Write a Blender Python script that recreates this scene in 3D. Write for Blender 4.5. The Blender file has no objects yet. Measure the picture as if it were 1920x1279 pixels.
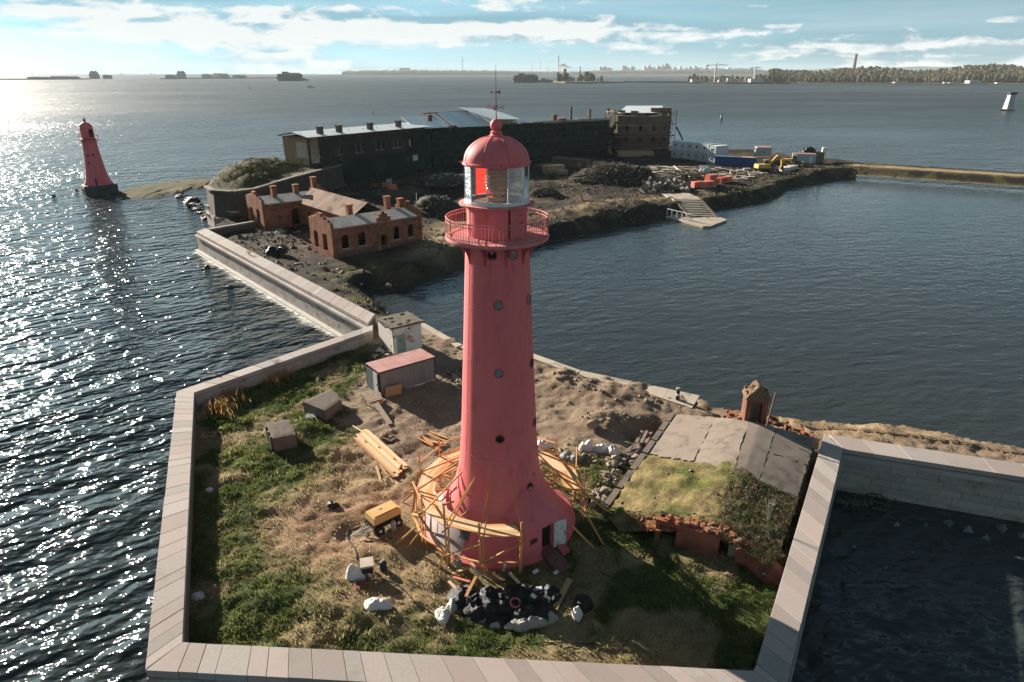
import bpy, bmesh, math, random
import numpy as np
from mathutils import Vector, Matrix, noise as mnoise
PI = math.pi; R = math.radians
random.seed(7); rng = np.random.default_rng(11)
scene = bpy.context.scene; C = scene.collection
# ------------------------------------------------------------ camera
F = 1250.0; HC = 26.5; PITCH = math.atan((639.5-136.0)/F)
cd = bpy.data.cameras.new('camera'); cam = bpy.data.objects.new('camera', cd); C.objects.link(cam)
cam.location = (0, 0, HC); cam.rotation_euler = (PI/2-PITCH, 0, 0)
cd.sensor_width = 36; cd.lens = F/1920*36; cd.clip_start = .5; cd.clip_end = 90000
scene.camera = cam
# ------------------------------------------------------------ sky and sun
SUN_AZ = R(-46.5); SUN_EL = R(18)          # azimuth from +Y, negative = left
world = bpy.data.worlds.new('World'); scene.world = world; world.use_nodes = True
wn = world.node_tree.nodes; wl = world.node_tree.links; wn.clear()
def W(t, **k):
    n = wn.new(t)
    for a, b in k.items(): setattr(n, a, b)
    return n
def wmath(op, a, b=None, clamp=False):
    n = W('ShaderNodeMath', operation=op, use_clamp=clamp)
    for i, v in enumerate((a, b)):
        if v is None: continue
        if isinstance(v, (int, float)): n.inputs[i].default_value = v
        else: wl.new(v, n.inputs[i])
    return n.outputs[0]
def wnoise(vec, scale, detail=6, rough=.55, dist=0.):
    n = W('ShaderNodeTexNoise'); n.inputs['Scale'].default_value = scale; n.inputs['Detail'].default_value = detail
    n.inputs['Roughness'].default_value = rough; n.inputs['Distortion'].default_value = dist
    wl.new(vec, n.inputs['Vector']); return n.outputs['Fac']
def wramp(fac, stops):
    n = W('ShaderNodeValToRGB'); wl.new(fac, n.inputs[0]); e = n.color_ramp.elements
    while len(e) < len(stops): e.new(.5)
    for i, (p, c) in enumerate(stops): e[i].position = p; e[i].color = (c, c, c, 1) if not isinstance(c, tuple) else (*c, 1)
    return n.outputs[0]
sky = W('ShaderNodeTexSky', sky_type='NISHITA', sun_disc=False, sun_elevation=SUN_EL, sun_rotation=SUN_AZ, altitude=10, air_density=1.0, dust_density=.15, ozone_density=1.6)
tc = W('ShaderNodeTexCoord'); sep = W('ShaderNodeSeparateXYZ'); wl.new(tc.outputs['Generated'], sep.inputs[0])
az = wmath('ARCTAN2', sep.outputs[0], sep.outputs[1]); el = wmath('ARCSINE', sep.outputs[2])
def skyvec(ax, ex, off):
    c = W('ShaderNodeCombineXYZ'); wl.new(wmath('MULTIPLY', az, ax), c.inputs[0]); wl.new(wmath('MULTIPLY', el, ex), c.inputs[1]); c.inputs[2].default_value = off
    return c.outputs[0]
def wmix(fac, a, b):
    n = W('ShaderNodeMix', data_type='RGBA'); wl.new(fac, n.inputs[0])
    for i, v in ((6, a), (7, b)):
        if isinstance(v, tuple): n.inputs[i].default_value = (*v, 1)
        else: wl.new(v, n.inputs[i])
    return n.outputs[2]
# long flat banks, drawn out near the horizon, with billowing tops
bank = wnoise(skyvec(2.4, 30, 5.3), 1.0, 3, .5)
billow = wnoise(skyvec(20, 62, 7.7), 1.0, 8, .62, .3)
shape = wmath('ADD', wmath('MULTIPLY', bank, .66), wmath('MULTIPLY', billow, .40))
cloud = wramp(shape, [(.52, 0.), (.575, 1.)])
under = wramp(wnoise(skyvec(2.4, 26, 5.3), 1.0, 2, .5), [(.44, 0.), (.60, 1.)])
thin = wramp(wnoise(skyvec(3.2, 60, 12.4), 1.0, 6, .6), [(.42, 0.), (.75, 1.)])
tint = W('ShaderNodeMix', data_type='RGBA', blend_type='MULTIPLY'); tint.inputs[0].default_value = 1
wl.new(sky.outputs[0], tint.inputs[6]); tint.inputs[7].default_value = (.54, .66, .72, 1)
bw = W('ShaderNodeRGBToBW'); wl.new(tint.outputs[2], bw.inputs[0]); tl = W('ShaderNodeMix', data_type='RGBA', blend_type='MULTIPLY'); tl.inputs[0].default_value = 1
wl.new(bw.outputs[0], tl.inputs[6]); tl.inputs[7].default_value = (.54, .99, 1.24, 1)
mz = W('ShaderNodeMix', data_type='RGBA'); mz.inputs[0].default_value = .78; wl.new(tint.outputs[2], mz.inputs[6]); wl.new(tl.outputs[2], mz.inputs[7]); base = mz.outputs[2]
SKYC = 6.2
low = wramp(el, [(.09, 1.), (.22, .10)])
veil = wmix(wmath('MULTIPLY', wmath('MULTIPLY', thin, low), .28), base, (SKYC*.80, SKYC*.92, SKYC*.96))
grey = wmix(wmath('MULTIPLY', wmath('MULTIPLY', under, low), .62), veil, (SKYC*.20, SKYC*.40, SKYC*.50))
lit = wmix(wmath('MULTIPLY', wmath('MULTIPLY', cloud, low), .88), grey, (SKYC*1.05, SKYC*1.07, SKYC*1.05))
bg = W('ShaderNodeBackground'); bg.inputs['Strength'].default_value = .05
wl.new(lit, bg.inputs['Color'])
wo = W('ShaderNodeOutputWorld'); wl.new(bg.outputs[0], wo.inputs[0])
sl = bpy.data.lights.new('sun', 'SUN'); sun = bpy.data.objects.new('sun', sl); C.objects.link(sun)
sl.energy = 5.0; sl.angle = R(.5); sl.color = (1., .89, .76)
sd = Vector((math.sin(SUN_AZ)*math.cos(SUN_EL), math.cos(SUN_AZ)*math.cos(SUN_EL), math.sin(SUN_EL)))
sun.rotation_euler = sd.to_track_quat('Z', 'Y').to_euler(); sun.location = (-40, 40, 60)
vs = scene.view_settings; vs.view_transform = 'Standard'; vs.look = 'None'; vs.exposure = 1.58; vs.gamma = 1; vs.use_curve_mapping = False
scene.cycles.max_bounces = 6; scene.cycles.transparent_max_bounces = 12; scene.cycles.volume_bounces = 0
scene.cycles.use_denoising = True; scene.cycles.sample_clamp_indirect = 6
# ------------------------------------------------------------ helpers
WZ = -2.0                                    # water level; lighthouse ground is z = 0
def G(x, y, z=0.0):
    """the point of the place, at height z, that the photograph shows at (x, y)"""
    u = (x-960)/F; v = (639.5-y)/F
    d = Vector((u, math.cos(PITCH)+v*math.sin(PITCH), -math.sin(PITCH)+v*math.cos(PITCH)))
    t = (z-HC)/d.z
    return Vector((d.x*t, d.y*t, z))
def V(*a): return Vector(a)
def fbm(x, y, s, o=4, z=0.):
    return mnoise.fractal(Vector((x*s, y*s, z)), 1.0, 2.0, o)
MATS = {}
def pm(name, c, c2=None, alt=None, scale=3., rough=.85, bump=.15, bscale=None, rand=.0, metal=0., spec=.3, mid=.5, wid=.25, stretch=None, c3=None, s3=.6, attr=None, bdist=.03, local=False):
    """procedural surface: two colours broken up by noise, a third in stains, relief, per-object shade"""
    if name in MATS: return MATS[name]
    m = bpy.data.materials.new(name); m.use_nodes = True; MATS[name] = m
    nt = m.node_tree; N = nt.nodes; L = nt.links; b = N['Principled BSDF']
    b.inputs['Roughness'].default_value = rough; b.inputs['Metallic'].default_value = metal; b.inputs['Specular IOR Level'].default_value = spec
    if local: co = N.new('ShaderNodeTexCoord').outputs['Object']
    else: co = N.new('ShaderNodeNewGeometry').outputs['Position']
    if stretch:
        mp = N.new('ShaderNodeMapping'); mp.inputs['Scale'].default_value = stretch; L.new(co, mp.inputs[0]); co = mp.outputs[0]
    def nz(sc, det=6, ro=.6):
        n = N.new('ShaderNodeTexNoise'); n.inputs['Scale'].default_value = sc; n.inputs['Detail'].default_value = det; n.inputs['Roughness'].default_value = ro
        L.new(co, n.inputs['Vector']); return n.outputs['Fac']
    def ramp(f, a, bb):
        n = N.new('ShaderNodeMapRange'); n.inputs[1].default_value = a; n.inputs[2].default_value = bb; L.new(f, n.inputs[0]); return n.outputs[0]
    def mix(f, a, bb, mode='MIX'):
        n = N.new('ShaderNodeMix'); n.data_type = 'RGBA'; n.blend_type = mode
        if isinstance(f, float): n.inputs[0].default_value = f
        else: L.new(f, n.inputs[0])
        for i, v in ((6, a), (7, bb)):
            if isinstance(v, tuple): n.inputs[i].default_value = (*v, 1)
            else: L.new(v, n.inputs[i])
        return n.outputs[2]
    if c2 is None: c2 = tuple(x*.72 for x in c)
    if attr:
        at = N.new('ShaderNodeAttribute'); at.attribute_name = attr; col = at.outputs['Color']
        f = N.new('ShaderNodeMapRange'); f.inputs[3].default_value = .62; f.inputs[4].default_value = 1.25; L.new(ramp(nz(scale), .25, .75), f.inputs[0])
        cc = N.new('ShaderNodeCombineColor')
        for i in range(3): L.new(f.outputs[0], cc.inputs[i])
        col = mix(1., col, cc.outputs[0], 'MULTIPLY')
    else:
        col = mix(ramp(nz(scale), mid-wid, mid+wid), c, c2)
    if c3: col = mix(ramp(nz(s3, 8, .65), .53, .66), col, c3)
    if alt:
        oi = N.new('ShaderNodeObjectInfo'); fr = N.new('ShaderNodeMath'); fr.operation = 'MULTIPLY_ADD'; L.new(oi.outputs['Random'], fr.inputs[0]); fr.inputs[1].default_value = 7.31; fr.inputs[2].default_value = 0; fq = N.new('ShaderNodeMath'); fq.operation = 'FRACT'; L.new(fr.outputs[0], fq.inputs[0])
        col = mix(fq.outputs[0], col, alt)
    if rand:
        oi = N.new('ShaderNodeObjectInfo'); f = N.new('ShaderNodeMapRange'); f.inputs[3].default_value = 1-rand; f.inputs[4].default_value = 1+rand
        L.new(oi.outputs['Random'], f.inputs[0]); cc = N.new('ShaderNodeCombineColor')
        for i in range(3): L.new(f.outputs[0], cc.inputs[i])
        col = mix(1., col, cc.outputs[0], 'MULTIPLY')
    L.new(col, b.inputs['Base Color'])
    if bump:
        bn = N.new('ShaderNodeBump'); bn.inputs['Strength'].default_value = min(1., bump*2); bn.inputs['Distance'].default_value = bdist
        L.new(nz(bscale or scale*4, 8, .65), bn.inputs['Height']); L.new(bn.outputs[0], b.inputs['Normal'])
    return m
class MB:
    def __init__(s): s.v = []; s.f = []
    def add(s, vs, fs):
        n = len(s.v); s.v += [tuple(p) for p in vs]; s.f += [tuple(i+n for i in f) for f in fs]; return s
    def box(s, c, d, rz=0., M=None):
        c = Vector(c); cs, sn = math.cos(rz), math.sin(rz); vs = []
        for z in (-.5, .5):
            for x, y in ((-.5, -.5), (.5, -.5), (.5, .5), (-.5, .5)):
                p = Vector((x*d[0], y*d[1], z*d[2]))
                if M is not None: p = M @ p
                else: p = Vector((p.x*cs-p.y*sn, p.x*sn+p.y*cs, p.z))
                vs.append(p+c)
        return s.add(vs, [(3, 2, 1, 0), (4, 5, 6, 7), (0, 1, 5, 4), (1, 2, 6, 5), (2, 3, 7, 6), (3, 0, 4, 7)])
    def hexa(s, b, t):
        return s.add(list(b)+list(t), [(3, 2, 1, 0), (4, 5, 6, 7), (0, 1, 5, 4), (1, 2, 6, 5), (2, 3, 7, 6), (3, 0, 4, 7)])
    def beam(s, a, b, w, h=None, up=(0, 0, 1)):
        a = Vector(a); b = Vector(b); h = h or w; d = b-a; l = d.length
        if l < 1e-6: return s
        d /= l; u = Vector(up)
        if abs(d.dot(u)) > .97: u = Vector((0, 1, 0)) if abs(d.y) < .9 else Vector((1, 0, 0))
        x = d.cross(u).normalized(); y = x.cross(d)
        M = Matrix((x, d, y)).transposed()
        return s.box((a+b)/2, (w, l, h), M=M)
    def tube(s, pts, r, n=6, cap=True):
        pts = [Vector(p) for p in pts]; k = len(pts); rr = r if isinstance(r, (list, tuple)) else [r]*k
        rings = []
        for i, p in enumerate(pts):
            t = (pts[min(i+1, k-1)]-pts[max(i-1, 0)]).normalized()
            u = Vector((0, 0, 1)) if abs(t.z) < .9 else Vector((1, 0, 0))
            x = t.cross(u).normalized(); y = x.cross(t)
            rings += [p+(x*math.cos(2*PI*j/n)+y*math.sin(2*PI*j/n))*rr[i] for j in range(n)]
        fs = [(i*n+j, i*n+(j+1) % n, (i+1)*n+(j+1) % n, (i+1)*n+j) for i in range(k-1) for j in range(n)]
        if cap: fs += [tuple(range(n-1, -1, -1)), tuple((k-1)*n+j for j in range(n))]
        return s.add(rings, [tuple(reversed(f)) for f in fs])
    def lathe(s, prof, n=48, c=(0, 0, 0), a0=0., a1=2*PI, cap=False):
        full = abs(a1-a0-2*PI) < 1e-6; m = n if full else n+1; vs = []
        for r, z in prof:
            vs += [(c[0]+r*math.sin(a0+(a1-a0)*j/n), c[1]-r*math.cos(a0+(a1-a0)*j/n), c[2]+z) for j in range(m)]
        fs = [(i*m+j, i*m+(j+1) % m, (i+1)*m+(j+1) % m, (i+1)*m+j) for i in range(len(prof)-1) for j in range(n)]
        if cap: fs += [tuple(range(m-1, -1, -1)), tuple((len(prof)-1)*m+j for j in range(m))]
        return s.add(vs, fs)
    def prism(s, poly, z0, z1):
        n = len(poly); zb = z0 if isinstance(z0, (list, tuple)) else [z0]*n; zt = z1 if isinstance(z1, (list, tuple)) else [z1]*n
        a = sum(poly[i][0]*poly[(i+1) % n][1]-poly[(i+1) % n][0]*poly[i][1] for i in range(n))
        if a < 0: poly = list(reversed(poly)); zb = list(reversed(zb)); zt = list(reversed(zt))
        return s.add([(p[0], p[1], z) for p, z in zip(poly, zb)]+[(p[0], p[1], z) for p, z in zip(poly, zt)],
                     [tuple(range(n-1, -1, -1)), tuple(range(n, 2*n))]+[(i, (i+1) % n, n+(i+1) % n, n+i) for i in range(n)])
    def blob(s, c, r, seed=0, amp=.25, nu=10, nv=7, freq=1.3, flat=None):
        """a lumpy closed body"""
        c = Vector(c); r = Vector(r) if not isinstance(r, (int, float)) else Vector((r, r, r)); vs = []; fs = []
        vs.append(c+Vector((0, 0, -r.z)))
        for i in range(1, nv):
            for j in range(nu):
                th = PI*i/nv; ph = 2*PI*j/nu+i*.3
                d = Vector((math.sin(th)*math.cos(ph), math.sin(th)*math.sin(ph), -math.cos(th)))
                k = 1+amp*mnoise.noise(d*freq+Vector((seed*7.3, seed*3.1, seed)))*1.6
                p = Vector((d.x*r.x*k, d.y*r.y*k, d.z*r.z*k))
                if flat is not None: p.z = max(p.z, -flat)
                vs.append(c+p)
        vs.append(c+Vector((0, 0, r.z*(1+amp*.3))))
        if flat is not None: vs[0] = c+Vector((0, 0, -flat))
        t = len(vs)-1
        for j in range(nu): fs.append((0, 1+(j+1) % nu, 1+j)); fs.append((t, 1+(nv-2)*nu+j, 1+(nv-2)*nu+(j+1) % nu))
        for i in range(nv-2):
            for j in range(nu): fs.append((1+i*nu+j, 1+i*nu+(j+1) % nu, 1+(i+1)*nu+(j+1) % nu, 1+(i+1)*nu+j))
        return s.add(vs, fs)
    def mesh(s, name, mat, smooth=False):
        me = bpy.data.meshes.new(name); me.from_pydata(s.v, [], s.f); me.update()
        if smooth:
            me.polygons.foreach_set('use_smooth', [True]*len(me.polygons))
            if smooth != 'all':
                try: me.set_sharp_from_angle(angle=R(38))
                except Exception: pass
        if mat: me.materials.append(mat)
        return me
    def build(s, name, mat, parent=None, smooth=False):
        return put(name, s.mesh(name, mat, smooth), parent)
def put(name, me, parent=None, M=None):
    o = bpy.data.objects.new(name, me); C.objects.link(o)
    if M is not None: o.matrix_basis = M
    if parent is not None: o.parent = parent
    return o
def tag(o, label=None, cat=None, group=None, kind=None):
    for k, v in (('label', label), ('category', cat), ('group', group), ('kind', kind)):
        if v: o[k] = v
    return o
def thing(name, label, cat, loc=(0, 0, 0), rz=0., group=None):
    o = bpy.data.objects.new(name, None); C.objects.link(o); o.empty_display_size = .3
    o.location = loc; o.rotation_euler = (0, 0, rz)
    return tag(o, label, cat, group)
def copy_tree(o, parent=None):
    c = o.copy(); C.objects.link(c); c.parent = parent
    for ch in list(o.children): copy_tree(ch, c)
    return c
def rect_on(p0, p1, n0, n1):  return [p0, p1, n1, n0]
def lerp(a, b, t): return a+(b-a)*t
def inpoly(px, py, poly):
    """vectorised point in polygon"""
    ins = np.zeros(px.shape, bool); n = len(poly)
    for i in range(n):
        x0, y0 = poly[i][:2]; x1, y1 = poly[(i+1) % n][:2]
        c = ((y0 > py) != (y1 > py)) & (px < (x1-x0)*(py-y0)/((y1-y0) if y1 != y0 else 1e-9)+x0)
        ins ^= c
    return ins
def segdist(px, py, pts):
    d = np.full(px.shape, 1e9)
    for (x0, y0), (x1, y1) in zip(pts[:-1], pts[1:]):
        dx, dy = x1-x0, y1-y0; t = np.clip(((px-x0)*dx+(py-y0)*dy)/(dx*dx+dy*dy+1e-9), 0, 1)
        d = np.minimum(d, np.hypot(px-x0-t*dx, py-y0-t*dy))
    return d
_nt = rng.random((256, 256))
def vnoise(x, y, s):
    """vectorised smooth value noise 0..1"""
    x = np.asarray(x)*s; y = np.asarray(y)*s; xi = np.floor(x).astype(int); yi = np.floor(y).astype(int); fx = x-xi; fy = y-yi
    fx = fx*fx*(3-2*fx); fy = fy*fy*(3-2*fy); a = lambda i, j: _nt[(xi+i) % 256, (yi+j) % 256]
    return (a(0, 0)*(1-fx)+a(1, 0)*fx)*(1-fy)+(a(0, 1)*(1-fx)+a(1, 1)*fx)*fy
def vfbm(x, y, s, o=4):
    t = 0; w = 0
    for i in range(o): t = t+vnoise(x+13.7*i, y-7.1*i, s*2**i)*.55**i; w += .55**i
    return t/w
def sstep(a, b, x): t = np.clip((x-a)/(b-a), 0, 1); return t*t*(3-2*t)
# ------------------------------------------------------------ water
def water_mat(name, big, mid, small, deep, caps=0., rough=.05, ang=28, farrough=.42):
    m = bpy.data.materials.new(name); m.use_nodes = True; nt = m.node_tree; N = nt.nodes; L = nt.links; b = N['Principled BSDF']
    b.inputs['Base Color'].default_value = (*deep, 1); b.inputs['Roughness'].default_value = rough; b.inputs['IOR'].default_value = 1.333
    pos = N.new('ShaderNodeNewGeometry').outputs['Position']
    def nz(sc, sx, sy, det, ro=.55, off=0, dis=0.):
        mp = N.new('ShaderNodeMapping'); mp.vector_type = 'TEXTURE'; mp.inputs['Rotation'].default_value = (0, 0, R(ang+off)); mp.inputs['Scale'].default_value = (sx, sy, 1)
        L.new(pos, mp.inputs[0]); n = N.new('ShaderNodeTexNoise'); n.inputs['Scale'].default_value = sc; n.inputs['Detail'].default_value = det
        n.inputs['Roughness'].default_value = ro; n.inputs['Distortion'].default_value = dis; L.new(mp.outputs[0], n.inputs['Vector']); return n.outputs['Fac']
    def mt(op, a, c=None):
        n = N.new('ShaderNodeMath'); n.operation = op
        for i, v in enumerate((a, c)):
            if v is None: continue
            if isinstance(v, (int, float)): n.inputs[i].default_value = v
            else: L.new(v, n.inputs[i])
        return n.outputs[0]
    def mr(f, a, c, lo=0., hi=1.):
        n = N.new('ShaderNodeMapRange'); L.new(f, n.inputs[0]); n.inputs[1].default_value = a; n.inputs[2].default_value = c; n.inputs[3].default_value = lo; n.inputs[4].default_value = hi; return n.outputs[0]
    gust = mr(nz(.012, 1.6, 1, 3, .5, 15), .35, .65, .55, 1.25)
    h = mt('ADD', mt('ADD', mt('MULTIPLY', nz(.20, 2.4, 1, 1, .4, 0, .3), big), mt('MULTIPLY', nz(.75, 1.8, 1, 1, .45, 9, .3), mid)), mt('MULTIPLY', nz(2.0, 1.5, 1, 1.5, .5, -14), small))
    h = mt('MULTIPLY', h, gust)
    bp = N.new('ShaderNodeBump'); bp.inputs['Strength'].default_value = 1; bp.inputs['Distance'].default_value = 1; L.new(h, bp.inputs['Height']); L.new(bp.outputs[0], b.inputs['Normal'])
    # waves too small to model at range count as roughness
    dist = N.new('ShaderNodeVectorMath'); dist.operation = 'LENGTH'; L.new(pos, dist.inputs[0]); dv = dist.outputs['Value']
    ro = mt('MULTIPLY', mr(dv, 60, 700, rough, farrough), mr(nz(.006, 3.5, 1, 6, .65, -18), .3, .7, .75, 1.25)); L.new(ro, b.inputs['Roughness'])
    if caps:
        c1 = mr(nz(.55, 2.6, 1, 5, .7, 0, .6), .695, .735); c2 = mr(nz(.045, 1.3, 1, 2), .46, .62)
        fo = N.new('ShaderNodeMix'); fo.data_type = 'RGBA'; L.new(mt('MULTIPLY', mt('MULTIPLY', c1, c2), caps), fo.inputs[0]); fo.inputs[6].default_value = (*deep, 1); fo.inputs[7].default_value = (.75, .78, .78, 1)
        L.new(fo.outputs[2], b.inputs['Base Color'])
        L.new(mt('ADD', ro, mt('MULTIPLY', mt('MULTIPLY', c1, c2), .5)), b.inputs['Roughness'])
    return m
SEA = water_mat('sea_water', 1.2, .95, .24, (.026, .034, .036), 1., .09)
BAS = water_mat('basin_water', .10, .13, .06, (.026, .031, .032), 0., .06, 10, .22)
tag(MB().add([(-15800, -600, WZ), (15800, -600, WZ), (15800, 13800, WZ), (-15800, 13800, WZ)], [(0, 1, 2, 3)]).build('sea', SEA), kind='structure')
# ------------------------------------------------------------ outline of the land (photograph points brought down to the ground)
def xy(p): return (p.x, p.y)
BN = [xy(G(x, y, WZ)) for x, y in ((690, 547), (735, 549), (785, 540), (870, 503), (950, 480), (1030, 456), (1120, 436), (1200, 420), (1260, 409), (1350, 391), (1462, 372), (1480, 356), (1540, 341), (1590, 333))]
QUAY = [xy(G(x, y, .1)) for x, y in ((1312, 743), (1200, 719), (1090, 696), (1000, 664), (868, 648), (795, 606))]
NWc, SWc, SEc, Ec, Nc = (-27.6, 51.2), (-16.2, 23.2), (11.4, 22.2), (23.4, 42.6), (-15.2, 67.0)
SE_ = (-53.6, 113.6)                          # far end of the long sea wall
mdir = Vector((G(1920, 358, WZ)-G(1620, 337, WZ)))
ML0 = G(1600, 334, WZ); ML1 = G(1920, 358, WZ)+mdir*1.6
mn = Vector((-mdir.y, mdir.x, 0)).normalized()
if mn.y < 0: mn = -mn
MB0, MB1 = ML0+mn*17, ML1+mn*13
LAND = [NWc, SWc, SEc, Ec, (35, 38.7), (72, 26), (75, 33), xy(G(1920, 842)), xy(G(1700, 799)), xy(G(1500, 789)), xy(G(1330, 764))]+QUAY+BN+[xy(ML0), xy(ML1), xy(MB1), xy(MB0), (88, 252), (60, 262), (20, 268), (-40, 240), (-58, 196), (-70, 184), (-66, 150), (-62, 134), (-55, 127), SE_, Nc]
SOFT = [QUAY[-1]]+BN+[xy(ML0), xy(ML1)]
HUMPS = []                                    # (x, y, radius, height)
def hump(px, py, r, h): p = G(px, py); HUMPS.append((p.x, p.y, r, h))
for a in ((1130, 790, 1.5, .75), (1165, 800, 1.0, .6), (1205, 808, 1.5, -1.5), (1235, 800, 1.1, -1.2), (1060, 705, 1.6, .45), (1100, 722, 1.5, .5), (1140, 735, 1.5, .6), (1180, 745, 1.4, .4), (1190, 735, 1.2, .3),
          (700, 760, 2, .15), (620, 850, 1.4, .35), (560, 800, 2, .3), (530, 940, 1.6, .35), (600, 960, 2.5, .25), (500, 1100, 2.2, .3), (640, 1160, 2, .25), (700, 700, 2.2, .2), (1120, 900, 1.3, .3), (1080, 860, 1.5, .2),
          (850, 640, 1.2, .4), (640, 510, 3, -.3), (560, 450, 4, .5), (520, 470, 3, .4), (1110, 395, 5, 1.0), (1060, 405, 4, .7), (1180, 385, 5, .8), (900, 440, 4, .6), (1000, 350, 6, .6), (800, 345, 7, 1.3), (840, 338, 6, 1.6), (770, 350, 5, .8), (1380, 345, 5, .6)):
    hump(*a)
def height(x, y):
    h = .55*(vfbm(x, y, .22, 4)-.5)+.52*(vfbm(x+50, y+9, .75, 3)-.5)+.16*(vfbm(x-31, y+77, 2.6, 2)-.5)
    far = sstep(72, 95, y); h = h+far*(1.3*(vfbm(x, y, .09, 5)-.5)+.25)
    for cx, cy, r, a in HUMPS:
        h = h+a*np.exp(-((x-cx)**2+(y-cy)**2)/(r*r))*(.7+.6*vnoise(x, y, 1.1/r*1.5))
    d0 = np.hypot(x+.8, y-35.5); h = h*sstep(4.0, 7.5, d0)
    d = segdist(x, y, SOFT)
    h = np.minimum(h, WZ-.5+.85*d+.5*(vfbm(x, y, .5, 3)-.5))
    # the mole is a little lower terrace towards the basin
    dm = segdist(x, y, [xy(ML0), xy(ML1)]); om = (x > ML0.x+1) & (y < 235) & (dm < 26)
    hm = np.where(dm < 2.2, -1.2, np.where(dm < 5.2, -1.2+(dm-2.2)/3*1.9, .7))+.18*(vfbm(x, y, .4, 3)-.5)
    h = np.where(om, np.minimum(hm, h+3), h)
    # ruts of the yard road
    dr = segdist(x, y, RUT); h = h-.22*np.exp(-((dr-1.0)/.35)**2)*sstep(70, 80, y)
    return h
RUT = [xy(G(x, y)) for x, y in ((760, 600), (640, 530), (620, 510), (700, 490), (860, 455), (950, 425), (1080, 362), (1250, 352), (1400, 330))]
def gmix(a, b, t): return a*(1-t)[:, None]+b*t[:, None]
ca = lambda *c: np.array([c], float)
DIRTP = [xy(G(x, y)) for x, y in ((700, 690), (760, 655), (870, 600), (1000, 680), (1250, 755), (1225, 835), (1140, 850), (1010, 850), (880, 850), (790, 880), (700, 860), (650, 800), (640, 745))]
STRAWP = [xy(G(x, y)) for x, y in ((660, 790), (880, 800), (1080, 900), (1050, 1010), (880, 1110), (730, 1180), (640, 1130), (560, 1060), (500, 980), (600, 880))]
RED = [xy(G(560, 985)), xy(G(660, 1050)), xy(G(640, 960)), xy(G(780, 930))]
def zones(x, y):
    """how bare and how dry the ground is"""
    n1 = vfbm(x, y, .35, 4); n2 = vfbm(x+91, y-40, 1.3, 3)
    dd = segdist(x, y, DIRTP+DIRTP[:1]); dirt = np.where(inpoly(x, y, DIRTP), dd, -dd); dirt = sstep(-1.2, 1.0, dirt+2.4*(n2-.5)+1.5*(n1-.5))
    ds = segdist(x, y, STRAWP+STRAWP[:1]); st = np.where(inpoly(x, y, STRAWP), ds, -ds); straw = sstep(-2.5, 2.0, st+6*(n1-.5)+3*(n2-.5))
    straw = np.maximum(straw, .75*sstep(.52, .66, n1))
    red = np.exp(-(segdist(x, y, RED)/1.7)**2)*sstep(.35, .6, n2+.12)
    dirt = np.maximum(dirt, np.maximum(sstep(60, 66, y+6*(x+14)/10*(x > -14)), sstep(43.5, 46, y)*(x > 12)))
    return dirt, straw, red
def near_col(x, y):
    dirt, straw, red = zones(x, y); n = vfbm(x-7, y+3, .8, 4)
    c = gmix(ca(.065, .080, .026), ca(.25, .185, .105), straw)
    c = gmix(c, ca(.215, .160, .112), np.clip(dirt*1.0, 0, 1)); c = gmix(c, ca(.30, .185, .118), red*.8)
    c = gmix(c, ca(.30, .215, .13), sstep(43.5, 47, y)*(x > 22))
    return c*(.62+.76*n)[:, None]
def far_col(x, y):
    n = vfbm(x, y, .12, 5); n2 = vfbm(x+5, y+60, .5, 4)
    c = gmix(ca(.034, .029, .024), ca(.095, .070, .046), sstep(.50, .68, n))
    d = segdist(x, y, SOFT); c = gmix(c, ca(.085, .085, .035), sstep(.5, .65, n2)*np.exp(-((d-5)/3.5)**2))
    c = gmix(c, ca(.035, .030, .024), np.exp(-(d/1.6)**2))
    p = [xy(ML0+mn*9.5), xy(ML1+mn*8.5)]; c = gmix(c, ca(.33, .25, .145), np.exp(-(segdist(x, y, p)/3.2)**4))
    p = [xy(ML0), xy(ML1)]; c = gmix(c, ca(.20, .17, .09), np.exp(-((segdist(x, y, p)-1.2)/.9)**2)*(x > 98))
    c = gmix(c, ca(.26, .19, .12), np.exp(-(segdist(x, y, [xy(G(840, 440)), xy(G(870, 420)), xy(G(800, 475))])/4)**2))
    c = gmix(c, ca(.23, .17, .10), np.exp(-(segdist(x, y, [xy(G(1040, 408)), xy(G(1200, 378)), xy(G(1330, 362))])/3.2)**2)*sstep(.4, .6, n2+.05))
    return c*(.6+.8*n2)[:, None]
def ground(name, x0, x1, y0, y1, st, colf, mat):
    nx = int((x1-x0)/st)+1; ny = int((y1-y0)/st)+1
    X, Y = np.meshgrid(np.linspace(x0, x1, nx), np.linspace(y0, y1, ny)); x = X.ravel(); y = Y.ravel()
    z = height(x, y); cx = (X[:-1, :-1]+X[1:, 1:]).ravel()/2; cy = (Y[:-1, :-1]+Y[1:, 1:]).ravel()/2
    keep = inpoly(cx, cy, LAND); idx = np.arange(nx*ny).reshape(ny, nx)
    q = np.stack([idx[:-1, :-1].ravel(), idx[:-1, 1:].ravel(), idx[1:, 1:].ravel(), idx[1:, :-1].ravel()], 1)[keep]
    used = np.unique(q); re = np.full(nx*ny, -1); re[used] = np.arange(len(used)); q = re[q]
    me = bpy.data.meshes.new(name); me.from_pydata(np.stack([x, y, z], 1)[used].tolist(), [], q.tolist())
    me.polygons.foreach_set('use_smooth', [True]*len(q))
    c = colf(x[used], y[used]); at = me.color_attributes.new('col', 'FLOAT_COLOR', 'POINT')
    at.data.foreach_set('color', np.concatenate([np.clip(c, 0, 1), np.ones((len(c), 1))], 1).astype(np.float32).ravel())
    me.materials.append(mat); return tag(put(name, me), kind='structure')
SOIL = pm('soil', (1, 1, 1), attr='col', scale=6, bump=.5, bscale=9, bdist=.06, rough=.95, spec=.1)
YARD = pm('yard_soil', (1, 1, 1), attr='col', scale=2.2, bump=.5, bscale=3, bdist=.2, rough=.95, spec=.1)
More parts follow.
